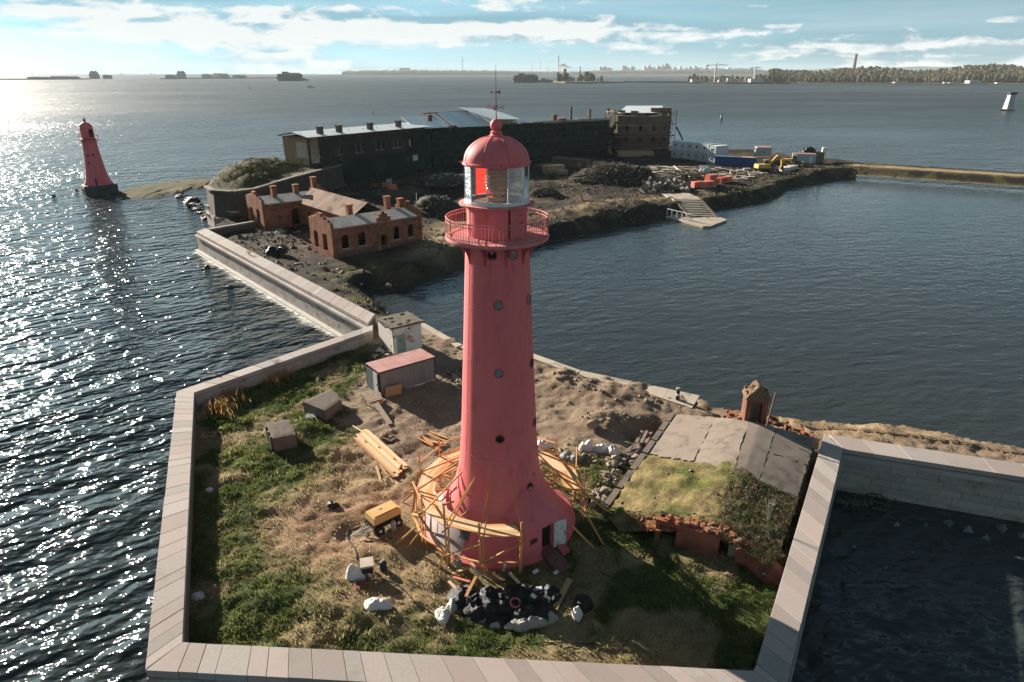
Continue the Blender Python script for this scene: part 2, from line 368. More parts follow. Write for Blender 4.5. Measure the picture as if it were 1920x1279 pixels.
ground('bastion_ground', -29, 76, 21.5, 72, .22, near_col, SOIL)
ground('yard_ground', -98, 190, 71.6, 270, .8, far_col, YARD)
# the basin between the two quays lies a hair over the sea sheet
BASP = QUAY+BN+[xy(ML0), xy(ML1), (210, 90), (72, 26), xy(G(1920, 842)), xy(G(1700, 799)), xy(G(1500, 789))]
tag(MB().add([(a, b, WZ+.004) for a, b in BASP], [tuple(range(len(BASP)))]).build('harbour_water', BAS), kind='structure')
# ------------------------------------------------------------ grass
def grass(name, n, x0, x1, y0, y1, hgt, wid, mask, colf, mat, bend=.5):
    x = rng.uniform(x0, x1, n*3); y = rng.uniform(y0, y1, n*3); k = inpoly(x, y, LAND) & (rng.random(n*3) < mask(x, y)); x = x[k][:n]; y = y[k][:n]; n = len(x)
    z = height(x, y)-.02; cl = vfbm(x+3, y+8, 1.6, 3); h = hgt*(.35+1.3*cl)*rng.uniform(.5, 1.3, n); a = rng.uniform(0, 2*PI, n); w = wid*rng.uniform(.6, 1.4, n)
    la = vnoise(x, y, .5)*9+rng.normal(0, .8, n); l = h*bend*rng.uniform(.2, 1.6, n)
    dx, dy = np.cos(a)*w/2, np.sin(a)*w/2; tx = x+np.cos(la)*l; ty = y+np.sin(la)*l
    mx, my = x+np.cos(la)*l*.3, y+np.sin(la)*l*.3
    P = np.empty((n, 5, 3)); P[:, 0] = np.stack([x-dx, y-dy, z], 1); P[:, 1] = np.stack([x+dx, y+dy, z], 1)
    P[:, 2] = np.stack([mx+dx*.8, my+dy*.8, z+h*.62], 1); P[:, 3] = np.stack([mx-dx*.8, my-dy*.8, z+h*.62], 1); P[:, 4] = np.stack([tx, ty, z+h], 1)
    me = bpy.data.meshes.new(name); i = np.arange(n)*5
    fs = np.stack([i, i+1, i+2, i+3], 1).tolist()+np.stack([i+3, i+2, i+4], 1).tolist()
    me.from_pydata(P.reshape(-1, 3).tolist(), [], fs)
    c = np.clip(colf(x, y)*rng.uniform(.65, 1.45, n)[:, None], 0, 1); c = np.repeat(np.concatenate([c, np.ones((n, 1))], 1), 5, 0)
    at = me.color_attributes.new('col', 'FLOAT_COLOR', 'POINT'); at.data.foreach_set('color', c.astype(np.float32).ravel()); me.materials.append(mat)
    return put(name, me)
GRASS = pm('grass_blades', (1, 1, 1), attr='col', scale=1.5, bump=0, rough=.7, spec=.2)
_n = GRASS.node_tree.nodes; _l = GRASS.node_tree.links; _t = _n.new('ShaderNodeBsdfTranslucent'); _m = _n.new('ShaderNodeMixShader'); _m.inputs[0].default_value = .5
_l.new(_n['Principled BSDF'].inputs['Base Color'].links[0].from_socket, _t.inputs[0]); _l.new(_n['Principled BSDF'].outputs[0], _m.inputs[1]); _l.new(_t.outputs[0], _m.inputs[2]); _l.new(_m.outputs[0], _n['Material Output'].inputs[0])
def gcol(x, y):
    dirt, straw, red = zones(x, y); n = vfbm(x+17, y-5, .7, 3)
    c = gmix(ca(.060, .092, .026), ca(.145, .160, .050), sstep(.38, .66, n)); c = gmix(c, ca(.36, .285, .165), np.clip(straw*.9, 0, 1)); return c
BUNKER_XY = [(5.9, 35.8), (13.2, 48.5), (17.6, 46), (23, 43.2), (15.4, 30.6), (13.2, 31.2), (8.7, 33.4)]
def gmask(x, y):
    dirt, straw, red = zones(x, y); d0 = np.hypot(x+.8, y-35.5)
    return np.clip(1-dirt*1.15, 0, 1)*(1-.85*red)*(d0 > 4.9)*(1-.78*straw)*(.25+.75*sstep(.3, .5, vfbm(x, y, 1.1, 3)))*(~inpoly(x, y, BUNKER_XY))
tag(grass('grass', 150000, -27.5, 23, 22.6, 68, .15, .05, gmask, gcol, GRASS), 'green and straw coloured grass covering the lighthouse yard', 'grass', kind='stuff')
tag(grass('tall_grass', 14000, -27.5, 16, 22.8, 66, .42, .05, lambda x, y: gmask(x, y)*sstep(.56, .66, vfbm(x+40, y-13, .55, 3))*sstep(.35, .6, vfbm(x, y, 1.7, 2)), lambda x, y: gmix(gcol(x, y), ca(.38, .31, .18), sstep(.45, .6, vnoise(x+5, y, .8))*.7), GRASS, .75), 'tall lodged clumps of grass in the lighthouse yard', 'grass', kind='stuff')
def dry(x, y): return gmix(ca(.40, .21, .06), ca(.34, .25, .12), vnoise(x, y, 1.2))
pA = [xy(G(430, 740)), xy(G(415, 770))]; pB = [xy(G(520, 715)), xy(G(545, 690))]
tag(grass('dry_reeds', 2600, -27, -16, 48, 62, .95, .05, lambda x, y: np.exp(-(segdist(x, y, pA)/1.1)**2)+.55*np.exp(-(segdist(x, y, pB)/1.1)**2), dry, GRASS, .3), 'tall rust coloured dry reeds in the wall corner', 'reeds', kind='stuff')
def fgm(x, y): d = segdist(x, y, SOFT); return np.exp(-((d-4.5)/2.5)**2)*sstep(.48, .6, vfbm(x, y, .3, 3))*(x < 100)
tag(grass('bank_weeds', 9000, -60, 100, 72, 215, .55, .12, fgm, lambda x, y: gmix(ca(.07, .075, .025), ca(.17, .14, .06), vnoise(x, y, .6)), GRASS), 'thin weeds growing along the basin bank', 'weeds', kind='stuff')
# ------------------------------------------------------------ granite walls
GRAN = pm('granite', (.35, .325, .30), (.275, .252, .235), alt=(.335, .272, .248), scale=5, rough=.85, bump=.3, bscale=20, rand=.17, c3=(.27, .235, .20), s3=.5)
GRANF = pm('granite_face', (.37, .33, .30), (.27, .24, .215), scale=2.4, rough=.85, bump=.15, bscale=18, rand=.12, c3=(.19, .165, .12), s3=.45)
JOINT = pm('joint', (.13, .12, .105), scale=4, rough=.95, bump=.1)
def off2(a, b, d):
    t = Vector((b[0]-a[0], b[1]-a[1], 0)).normalized(); return Vector((t.y, -t.x, 0))*d
def coping(parent, i0, i1, o0, o1, z, th, ln, gap=.02):
    """one row of slabs between an inner and an outer edge, each a block of its own"""
    i0, i1, o0, o1 = map(lambda p: Vector((p[0], p[1], 0)), (i0, i1, o0, o1)); Ltot = ((i1-i0).length+(o1-o0).length)/2; t = 0.; cuts = [0.]
    while t < Ltot-.5*ln: t += ln*random.uniform(.62, 1.35); cuts.append(min(t, Ltot))
    if Ltot-cuts[-1] > .01: cuts.append(Ltot)
    if len(cuts) > 2 and cuts[-1]-cuts[-2] < .4*ln: cuts.pop(-2)
    for a, b in zip(cuts[:-1], cuts[1:]):
        a = (a+gap/2)/Ltot; b = (b-gap/2)/Ltot; dz = random.uniform(-.008, .012); e = random.uniform(-.012, .012)
        p = [lerp(i0, i1, a), lerp(i0, i1, b), lerp(o0, o1, b), lerp(o0, o1, a)]
        n = (p[3]-p[0]).normalized()*e; p[2] += n; p[3] += n
        cx = sum(p, Vector())/4; bev = .02
        top = [Vector((lerp(q, cx, .02).x, lerp(q, cx, .02).y, z+dz)) for q in p]; mid = [Vector((q.x, q.y, z+dz-bev)) for q in p]; bot = [Vector((q.x, q.y, z-th)) for q in p]
        if (p[1]-p[0]).cross(p[2]-p[1]).z < 0: top.reverse(); mid.reverse(); bot.reverse()
        mb = MB(); mb.add(bot+mid+top, [(3, 2, 1, 0), (8, 9, 10, 11)]+[(k+i, k+(i+1) % 4, k+4+(i+1) % 4, k+4+i) for k in (0, 4) for i in range(4)])
        mb.build('coping_slab', GRAN, parent)
def courses(parent, a, b, z0, z1, rows, ln, out, th=.10, mat=None, skip=None):
    """courses of ashlar on the face from a to b, standing proud towards `out`"""
    a = Vector((a[0], a[1], 0)); b = Vector((b[0], b[1], 0)); t = (b-a).normalized(); Lt = (b-a).length; out = Vector((out[0], out[1], 0)).normalized(); hh = (z1-z0)/rows
    for r in range(rows):
        s = -random.uniform(0, ln)
        while s < Lt:
            l = ln*random.uniform(.65, 1.35); s0 = max(s, 0)+.012; s1 = min(s+l, Lt)-.012; s += l
            if s1-s0 < .12: continue
            k = random.uniform(.0, .025); p0 = a+t*s0; p1 = a+t*s1
            q = [p0, p1, p1+out*(th+k), p0+out*(th+k)]
            if (q[1]-q[0]).cross(q[2]-q[1]).z < 0: q.reverse()
            MB().hexa([(p.x, p.y, z0+r*hh+.012) for p in q], [(p.x, p.y, z0+(r+1)*hh-.012) for p in q]).build('ashlar_block', mat or GRANF, parent)
def core(parent, poly, z0, z1): return MB().prism([(p[0], p[1]) for p in poly], z0, z1).build('wall_core', JOINT, parent)
TOP = 1.4
def gp(x, y, z=TOP): p = G(x, y, z); return (p.x, p.y)
# west parapet
iNW, iSW, iSE = gp(364, 736), gp(342, 1204), gp(1413, 1257); oNW, oSW = gp(331, 734), gp(272, 1255)
w = thing('granite_parapet', 'weathered granite parapet between the glittering sea and the long grass', 'wall', (*oNW, 0)); w.location = (0, 0, 0)
core(w, [iNW, iSW, lerp(Vector(oSW), Vector(iSW), .06)[:], lerp(Vector(oNW), Vector(iNW), .06)[:]], -4, TOP-.38)
coping(w, iNW, iSW, oNW, oSW, TOP, .4, 1.25)
# south parapet with the wide corner slab
oSE = (12.6, 20.6); oSWb = (oSW[0]+.05, oSW[1]-.05)
w = thing('granite_parapet', 'granite parapet of broad pinkish slabs along the foot of the rubbish heap lawn', 'wall')
core(w, [iSW, iSE, oSE, oSWb], -4, TOP-.38)
t_ = (Vector(iSE)-Vector(iSW)).normalized(); a_ = Vector(iSW)+t_*.35; b_ = Vector(oSWb)+(Vector(oSE)-Vector(oSWb)).normalized()*1.5
coping(w, a_, iSE, b_, oSE, TOP-.004, .4, 1.22)
q = [Vector(iSW), a_-t_*.02, b_-t_*.02, Vector(oSWb)]
MB().prism([(p.x, p.y) for p in q], TOP-.4, TOP-.001).build('coping_slab', GRAN, w)
courses(w, oSWb, oSE, -2.2, TOP-.4, 6, 1.5, off2(oSWb, oSE, 1))
# east parapet
iE, oE = gp(1546, 813), gp(1581, 842); oSEe = gp(1470, 1300)
w = thing('granite_parapet', 'granite parapet falling in shade to the dark water beside the earth covered magazine', 'wall')
core(w, [iSE, iE, oE, oSEe], -4, TOP-.38)
coping(w, (iSE[0]+.25, iSE[1]+.35), iE, (oSEe[0]+.2, oSEe[1]+.3), oE, TOP, .4, 1.5)
MB().prism([iSE, (iSE[0]+.24, iSE[1]+.33), (oSEe[0]+.19, oSEe[1]+.28), oSE], TOP-.4, TOP-.002).build('coping_slab', GRAN, w)
courses(w, oSEe, oE, -2.1, TOP-.4, 6, 1.5, (.8, -.5))
# right-hand quay wall
bR, fR = gp(1920, 870), gp(1920, 895); dirR = (Vector(fR)-Vector(oE)).normalized(); bR2 = Vector(bR)+dirR*14; fR2 = Vector(fR)+dirR*14
w = thing('granite_quay_wall', 'tall granite quay wall of long ashlar blocks below the sandy track', 'wall')
core(w, [iE, bR2, fR2, oE], -4, TOP-.38)
coping(w, Vector(iE)+dirR*.3, bR2, Vector(oE)+dirR*.02, fR2, TOP-.003, .34, 2.1)
n_ = off2(oE, fR, 1)
courses(w, oE, fR2, -2.2, TOP-.75, 5, 2.0, n_, .10)
for k in range(8): 
    a = lerp(Vector(oE), fR2, k/8); b = lerp(Vector(oE), fR2, (k+1)/8)-dirR*.02
    q = [a, b, b+n_.to_2d()*.24, a+n_.to_2d()*.24]; MB().prism([(p.x, p.y) for p in q], TOP-.72, TOP-.40).build('cornice_block', GRAN, w)
# north-west parapet
iN, oN = gp(699, 619), gp(699, 609)
w = thing('granite_parapet', 'narrow granite parapet behind the tall rust coloured reeds', 'wall')
core(w, [iNW, iN, oN, oNW], -4, TOP-.36)
coping(w, iNW, iN, oNW, oN, TOP-.002, .4, 2.2)
courses(w, iNW, iN, -.5, TOP-.4, 2, 2.2, off2(iNW, iN, 1), .03)
# long sea wall
fA, fB = gp(690, 606), gp(368, 434); bA, bB = gp(703, 589), gp(386, 428)
w = thing('sea_wall', 'long ashlar sea wall with surf breaking along its foot', 'wall')
core(w, [fA, fB, bB, bA], -4, TOP-.36)
coping(w, bA, bB, fA, fB, TOP, .42, 1.6)
n_ = off2(fA, fB, 1); n_ = n_ if n_.x < 0 else -n_; n2 = n_.to_2d()
courses(w, fA, fB, -1.75, .62, 4, 1.55, n_, .12)
k = 0; Lf = (Vector(fB)-Vector(fA)).length; tf = (Vector(fB)-Vector(fA)).normalized()
while k < Lf-1:
    l = random.uniform(1.8, 2.6); a = Vector(fA)+tf*k; b = Vector(fA)+tf*min(k+l-.02, Lf); k += l
    MB().prism([(p.x, p.y) for p in (a, b, b+n2*.45, a+n2*.45)], .64, .92).build('cornice_block', GRAN, w)
a, b = Vector(fA), Vector(fB); MB().prism([(p.x, p.y) for p in (a-tf*.2, b+tf*.4, b+tf*.4+n2*.75, a-tf*.2+n2*.75)], -4, WZ+.28).build('plinth', pm('wet_plinth', (.62, .60, .56), (.42, .40, .37), scale=1.5, rough=.35, rand=0), w)
# wall returning from the far end to the round bastion
w = thing('return_wall', 'low stone wall running back to the brick ruin from the sea wall end', 'wall')
e0, e1 = Vector(gp(386, 429)), Vector(gp(478, 413)); nn = off2(e0, e1, .6).to_2d(); core(w, [e0, e1, e1+nn, e0+nn], -3, TOP-.3)
coping(w, e0, e1, e0+nn, e1+nn, TOP-.02, .32, 1.5)
# concrete quay edge on the basin
QC = pm('quay_concrete', (.42, .36, .29), (.33, .28, .22), scale=1.3, rough=.9, bump=.2, bscale=9, rand=.08, c3=(.20, .16, .12), s3=.4)
w = thing('basin_quay', 'pale concrete quay edge along the calm basin behind the lighthouse', 'quay')
wd = (2.7, 1.5, 1.1, .9, .8)
for k in range(5):
    a, b = Vector(QUAY[k]), Vector(QUAY[k+1]); n = off2(a, b, 1).to_2d(); n = n if n.y < 0 else -n; t = (b-a).normalized(); m = max(2, int((b-a).length/2.2))
    for j in range(m):
        p, q_ = lerp(a, b, j/m)+t*.012, lerp(a, b, (j+1)/m)-t*.012; w0, w1 = lerp(wd[k], wd[min(k+1, 4)], j/m), lerp(wd[k], wd[min(k+1, 4)], (j+1)/m)
        MB().prism([(v.x, v.y) for v in (p, q_, q_+n*w1, p+n*w0)], -3.5, .16+.01*random.random()).build('concrete_slab', QC, w)
# surf along the sea wall and the shallows
FOAM = bpy.data.materials.new('foam'); FOAM.use_nodes = True; nt = FOAM.node_tree; N = nt.nodes; L = nt.links; b = N['Principled BSDF']; b.inputs['Base Color'].default_value = (.82, .80, .76, 1); b.inputs['Roughness'].default_value = .6
at = N.new('ShaderNodeAttribute'); at.attribute_name = 'dens'; ge = N.new('ShaderNodeNewGeometry'); nz = N.new('ShaderNodeTexNoise'); nz.inputs['Scale'].default_value = 1.7; nz.inputs['Detail'].default_value = 8; nz.inputs['Roughness'].default_value = .72; nz.inputs['Distortion'].default_value = .8
mp = N.new('ShaderNodeMapping'); mp.vector_type = 'TEXTURE'; mp.inputs['Rotation'].default_value = (0, 0, R(25)); mp.inputs['Scale'].default_value = (2.2, 1, 1); L.new(ge.outputs['Position'], mp.inputs[0]); L.new(mp.outputs[0], nz.inputs['Vector'])
ad = N.new('ShaderNodeMath'); ad.operation = 'ADD'; L.new(nz.outputs['Fac'], ad.inputs[0]); L.new(at.outputs['Fac'], ad.inputs[1]); mr = N.new('ShaderNodeMapRange'); mr.inputs[1].default_value = .98; mr.inputs[2].default_value = 1.22; L.new(ad.outputs[0], mr.inputs[0]); L.new(mr.outputs[0], b.inputs['Alpha'])
def foam(name, pts, widths, label, dens=.62):
    mb = MB(); vals = []
    for p, w_ in zip(pts, widths):
        for k in range(5): mb.v.append((p.x+w_.x*k/4, p.y+w_.y*k/4, WZ+.012)); vals.append(dens*(1-(k/4)**.8)*1.0 if k < 4 else 0)
    n = len(pts); mb.f = [(i*5+k, i*5+k+1, i*5+k+6, i*5+k+5) for i in range(n-1) for k in range(4)]
    o = mb.build(name, FOAM); a = o.data.attributes.new('dens', 'FLOAT', 'POINT'); a.data.foreach_set('value', vals); return tag(o, label, 'surf', kind='stuff')
foam('surf', [lerp(Vector(fA), Vector(fB), k/24).to_3d()+n_*.7 for k in range(25)], [n_*(5+2.2*math.sin(k*1.3)) for k in range(25)], 'white surf washing along the foot of the long sea wall')
# ------------------------------------------------------------ the red lighthouse
RED_ = pm('red_paint', (.66, .155, .16), (.585, .13, .135), scale=.8, rough=.62, bump=.12, bscale=9, spec=.3, bdist=.03, c3=(.53, .115, .12), s3=2.2, stretch=(1, 1, .3))
REDD = pm('red_paint_dark', (.43, .085, .085), (.33, .07, .07), scale=2, rough=.6, bump=.08)
PINK = pm('faded_red_deck', (.55, .22, .21), (.45, .13, .13), scale=1.6, rough=.75, bump=.08)
WHT = pm('white_paint', (.72, .72, .70), (.55, .53, .50), scale=3, rough=.6, bump=.05)
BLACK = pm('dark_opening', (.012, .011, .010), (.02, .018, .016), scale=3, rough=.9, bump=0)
GREYG = pm('dusty_pane', (.20, .21, .20), (.12, .13, .13), scale=5, rough=.25, bump=.03, spec=.5)
PRIMER = pm('grey_primer', (.34, .31, .30), (.25, .21, .205), scale=1.2, rough=.9, bump=.1, c3=(.48, .17, .16), s3=.9)
def glass_mat(name, tint=(.92, .96, .95), gloss=.16):
    m = bpy.data.materials.new(name); m.use_nodes = True; nt = m.node_tree; N = nt.nodes; N.clear(); L = nt.links
    t = N.new('ShaderNodeBsdfTransparent'); t.inputs[0].default_value = (*tint, 1); g = N.new('ShaderNodeBsdfGlossy'); g.inputs['Roughness'].default_value = .03; g.inputs[0].default_value = (.9, .95, .95, 1)
    d = N.new('ShaderNodeBsdfDiffuse'); d.inputs[0].default_value = (.5, .52, .5, 1); f = N.new('ShaderNodeFresnel'); f.inputs[0].default_value = 1.5
    a = N.new('ShaderNodeMixShader'); L.new(f.outputs[0], a.inputs[0]); L.new(t.outputs[0], a.inputs[1]); L.new(g.outputs[0], a.inputs[2])
    b = N.new('ShaderNodeMixShader'); b.inputs[0].default_value = gloss; L.new(a.outputs[0], b.inputs[1]); L.new(d.outputs[0], b.inputs[2])
    o = N.new('ShaderNodeOutputMaterial'); L.new(b.outputs[0], o.inputs[0]); return m
GLASS = glass_mat('lantern_glass', gloss=.05)
m = bpy.data.materials.new('red_glass'); m.use_nodes = True; N = m.node_tree.nodes; L = m.node_tree.links; N.clear(); REDG = m
t = N.new('ShaderNodeBsdfTranslucent'); t.inputs[0].default_value = (.85, .03, .015, 1); d = N.new('ShaderNodeBsdfTransparent'); d.inputs[0].default_value = (.85, .05, .03, 1); g = N.new('ShaderNodeMixShader'); g.inputs[0].default_value = .2
L.new(t.outputs[0], g.inputs[1]); L.new(d.outputs[0], g.inputs[2]); o = N.new('ShaderNodeOutputMaterial'); L.new(g.outputs[0], o.inputs[0])
LX, LY = -.8, 35.5
def pol(r, a, z=0.): return Vector((r*math.sin(R(a)), -r*math.cos(R(a)), z))
SH = [(4.85, -.3), (4.85, .10), (4.62, .18), (4.36, .26), (4.10, .62), (3.76, 1.12), (3.40, 1.68), (3.06, 2.28), (2.77, 2.95), (2.55, 3.7), (2.42, 4.6), (2.30, 6.0), (2.19, 8.), (2.09, 10.2), (1.99, 12.2), (1.90, 14.2), (1.81, 16.2), (1.74, 17.6), (1.74, 18.3)]
def shr(z):
    for (r0, z0), (r1, z1) in zip(SH[:-1], SH[1:]):
        if z0 <= z <= z1: return lerp(r0, r1, (z-z0)/(z1-z0))
    return 1.74
lh = thing('lighthouse', 'tall red iron lighthouse with glazed lantern and railed gallery above the grass', 'lighthouse', (LX, LY, 0))
MB().lathe(SH, 96).build('shaft', RED_, lh, True)
for z in (3.05, 5.6, 8.3, 11.6, 14.6, 17.0):
    r = shr(z); MB().lathe([(r-.02, z-.05), (r+.008, z-.045), (r+.008, z+.045), (r-.02, z+.05)], 96).build('lap_band', RED_, lh, True)
for a in (-128, -56, 16, 88, 160, 232):
    mb = MB()
    for (r0, z0), (r1, z1) in zip(SH[10:-1], SH[11:]): mb.beam(pol(r0, a+z0*.0, z0), pol(r1, a, z1), .05, .016, up=pol(1, a))
    mb.build('seam', RED_, lh)
MB().lathe([(shr(z)+.012, z) for z in (.14, .3, .62, 1.0, 1.35)], 40, a0=R(-118), a1=R(-30)).build('bare_panel', PRIMER, lh, True)
MB().lathe([(shr(z)+.014, z) for z in (.9, 1.3, 1.7)], 6, a0=R(-37), a1=R(-27)).build('patch_panel', pm('bare_iron', (.10, .095, .10), scale=4, rough=.7), lh, True)
def porthole(a, z, r=.235, glass=True):
    R0 = shr(z); sl = math.atan2(shr(z-.5)-shr(z+.5), 1.); n = Vector((math.sin(R(a))*math.cos(sl), -math.cos(R(a))*math.cos(sl), math.sin(sl)))
    c = pol(R0, a, z); M = Matrix.Translation(c) @ n.to_track_quat('Z', 'Y').to_matrix().to_4x4()
    ri = put('porthole', RIM, lh, M); ri.scale = (r/.24,)*3
    p = put('pane', PANE_G if glass else DARK_HOLE, ri)
RIM = MB().lathe([(.235, -.15), (.29, -.12), (.29, .035), (.26, .05), (.235, .035), (.228, -.05)], 24).mesh('porthole', REDD, True)
PANE_G = MB().lathe([(.001, -.0), (.236, -.0)], 24).mesh('pane', GREYG); DARK_HOLE = MB().lathe([(.001, 0.), (.236, 0.)], 24).mesh('pane', BLACK)  # the black disc paints in the dark of an open porthole
for me in (PANE_G, DARK_HOLE): me.flip_normals()
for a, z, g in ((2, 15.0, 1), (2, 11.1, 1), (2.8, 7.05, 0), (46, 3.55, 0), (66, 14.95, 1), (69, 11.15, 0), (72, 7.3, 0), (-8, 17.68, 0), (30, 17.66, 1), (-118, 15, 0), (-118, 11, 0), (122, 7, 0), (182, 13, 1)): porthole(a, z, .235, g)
for a, z in ((80, 5.4), (78, 9.0), (58, 4.1)): MB().box((0, 0, 0), (.10, .06, .16)).build('iron_lug', REDD, lh).matrix_basis = Matrix.Translation(pol(shr(z)+.02, a, z)) @ Matrix.Rotation(R(a), 4, 'Z')
# gallery
MB().lathe([(1.70, 18.20), (2.70, 18.20), (2.78, 18.24), (2.80, 18.34), (2.78, 18.42), (1.60, 18.43)], 96).build('gallery_deck', PINK, lh, True)
for k in range(10):
    a = k*36+16; mb = MB(); pts = [(1.70, 17.05), (1.80, 17.05)]+[(1.80+.86*(1-math.cos(t)), 17.05+1.07*math.sin(t)) for t in np.linspace(.15, PI/2, 7)]+[(2.68, 18.2), (1.70, 18.2)]
    n = len(pts); s = pol(1, a+90)*.035
    mb.add([pol(r, a, z)-s for r, z in pts]+[pol(r, a, z)+s for r, z in pts], [tuple(range(n)), tuple(range(2*n-1, n-1, -1))]+[(i, n+i, n+(i+1) % n, (i+1) % n) for i in range(n)])
    # an open eye between plate and tower
    mb.build('bracket', REDD, lh)
for z, r in ((19.42, .026), (19.24, .020), (18.56, .020)):
    MB().tube([pol(2.74, a, z) for a in range(0, 361, 5)], r, 6).build('rail', PINK, lh, True)
bal = MB().tube([(0, 0, 18.42), (0, 0, 19.42)], .012, 5).mesh('baluster', PINK); sta = MB().tube([(0, 0, 18.40), (0, 0, 19.46)], .028, 6).mesh('stanchion', PINK)
for k in range(96):
    if k % 8: put('baluster', bal, lh, Matrix.Translation(pol(2.74, k*3.75)))
    else: put('stanchion', sta, lh, Matrix.Translation(pol(2.74, k*3.75)))
# watch room
wr = MB().lathe([(1.61, 18.40), (1.61, 20.08)], 64).build('watch_room', RED_, lh, True)
for a in (-62, -22, 70, 118, 166, 214, 262): MB().box((0, 0, 19.25), (.07, .03, 1.62)).build('seam_strip', RED_, wr).matrix_basis = Matrix.Translation(pol(1.615, a)) @ Matrix.Rotation(R(a), 4, 'Z')
MB().lathe([(1.617, 18.47), (1.617, 20.02)], 10, a0=R(22.5), a1=R(25.5)).build('door_gap', BLACK, wr)
dr = MB().lathe([(1.60, 18.50), (1.65, 18.50), (1.65, 20.0), (1.60, 20.0)], 10, a0=R(26), a1=R(56)).build('gallery_door', RED_, wr, True)
for z in (18.85, 19.25, 19.65): MB().box((0, 0, z), (.26, .04, .06)).build('hinge', REDD, dr).matrix_basis = Matrix.Translation(pol(1.66, 52)) @ Matrix.Rotation(R(52), 4, 'Z')
# lantern
MB().lathe([(1.5, 20.06), (1.98, 20.06), (2.02, 20.10), (2.02, 20.16), (1.5, 20.18)], 64).build('lantern_flange', PINK, lh, True)
LP = 10; A0 = -14.5; RG = 1.66
lan = MB().lathe([(1.56, 20.16), (1.74, 20.17), (1.74, 20.31), (1.56, 20.33)], 40).build('lantern_sill', WHT, lh, True)
for k in range(LP):
    a, b = A0+36*k, A0+36*(k+1); p, q = pol(RG, a), pol(RG, b); n = ((p+q)/2).normalized()*.012
    for j in range(3):
        z0 = 20.33+j*.592; MB().hexa([p+V(0, 0, z0)-n, q+V(0, 0, z0)-n, q+V(0, 0, z0)+n, p+V(0, 0, z0)+n], [p+V(0, 0, z0+.57)-n, q+V(0, 0, z0+.57)-n, q+V(0, 0, z0+.57)+n, p+V(0, 0, z0+.57)+n]).build('lantern_pane', GLASS, lan)
        if j: MB().beam(p+V(0, 0, z0-.011), q+V(0, 0, z0-.011), .022, .022).build('transom', pm('pale_bar', (.50, .50, .48), (.36, .34, .33), rough=.5), lan)
    MB().beam(p+V(0, 0, 20.3), p+V(0, 0, 22.15), .055, .075, up=p).build('glazing_bar', WHT, lan)
MB().lathe([(.001, 20.21), (1.6, 20.2)], 32).build('lantern_floor', pm('lantern_floor', (.25, .2, .17), scale=3), lan).data.flip_normals()
AMB = pm('lens_glass', (.58, .20, .12), (.62, .34, .22), scale=3, rough=.15, bump=0, spec=.8)
opt = MB().lathe([(.55, 20.2), (.55, 20.42), (.28, 20.5), (.28, 20.72), (.5, 20.78)]+[(.50+.07*(i % 2)+.08*math.sin(i/13*PI), 20.8+i*.075) for i in range(14)]+[(.45, 21.85), (.2, 22.0), (.2, 22.2)], 32).build('lamp_optic', AMB, lan, True)
MB().lathe([(1.30, 20.4), (1.30, 22.0)], 12, a0=R(-163), a1=R(-118)).build('red_screen', REDG, opt)
MB().lathe([(1.30, 20.4), (1.30, 22.0)], 12, a0=R(150), a1=R(196)).build('red_screen', REDG, opt)
for a in (-163, -118, 150, 196): MB().tube([pol(1.3, a, 20.2), pol(1.3, a, 22.1)], .02, 5).build('screen_post', REDD, opt)
dome = MB().lathe([(1.5, 22.06), (1.74, 22.08), (1.80, 22.14), (1.78, 22.22), (1.70, 22.25)]+[(1.70*math.cos(t), 22.25+1.27*math.sin(t)**.96) for t in np.linspace(.04, 1.36, 14)]+[(.34, 23.5), (.001, 23.52)], 72).build('dome', RED_, lh, True)
for k in range(8):
    a = k*45-22; MB().tube([pol(1.71*math.cos(t), a, 22.255+1.275*math.sin(t)**.96) for t in np.linspace(.04, 1.34, 10)], .014, 4).build('dome_seam', REDD, dome)
for k in range(12): MB().tube([pol(1.76, k*30+8, 22.18), pol(1.88, k*30+8, 22.2), pol(1.90, k*30+8, 22.3)], .025, 5).build('eave_hook', REDD, dome)
fin = MB().lathe([(.38, 23.46), (.40, 23.52), (.30, 23.56), (.27, 23.62), (.31, 23.66), (.31, 23.70), (.22, 23.74)]+[(.315*math.sin(t), 24.02-.315*math.cos(t)) for t in np.linspace(.8, PI-.12, 12)]+[(.04, 24.36), (.03, 24.5)], 32).build('ball_finial', RED_, lh, True)
for k in range(18): MB().blob(pol(.262, k*20, 23.83), .022, 1, 0, 5, 4).build('vent_hole', BLACK, fin)
MB().tube([(0, 0, 24.3), (0, 0, 25.3), (0, 0, 26.85)], [.030, .022, .010], 6).build('lightning_rod', REDD, lh)
vn = MB().tube([(-.34, 0, 24.88), (.34, 0, 24.88)], .016, 5).tube([(0, -.34, 24.88), (0, .34, 24.88)], .016, 5).build('compass_arms', REDD, lh)
for sx, sy in ((-1, 0), (1, 0), (0, -1), (0, 1)):
    MB().tube([(sx*.38+.085*math.cos(t)*abs(sx or 1)*(1 if sx or sy else 1), sy*.38, 24.88+.09*math.sin(t)) for t in np.linspace(.3, 5.4, 9)], .016, 5).build('compass_letter', REDD, vn)
mb = MB().tube([(-.2, .05, 25.58), (.2, -.05, 25.62)], .014, 5).blob((0, 0, 25.6), .06, 2, .1, 6, 5)
mb.add([(.05, -.01, 25.58), (.22, -.05, 25.72), (.20, -.05, 25.60), (.22, -.05, 25.48)]+[(.05, .0, 25.58), (.22, -.04, 25.72), (.20, -.04, 25.60), (.22, -.04, 25.48)], [(0, 1, 2), (0, 2, 3), (6, 5, 4), (7, 6, 4)]).add([(-.2, .04, 25.53), (-.2, .04, 25.65), (-.28, .06, 25.59), (-.2, .05, 25.53), (-.2, .05, 25.65), (-.28, .07, 25.59)], [(0, 1, 2), (5, 4, 3)])
mb.build('weather_vane', REDD, lh)
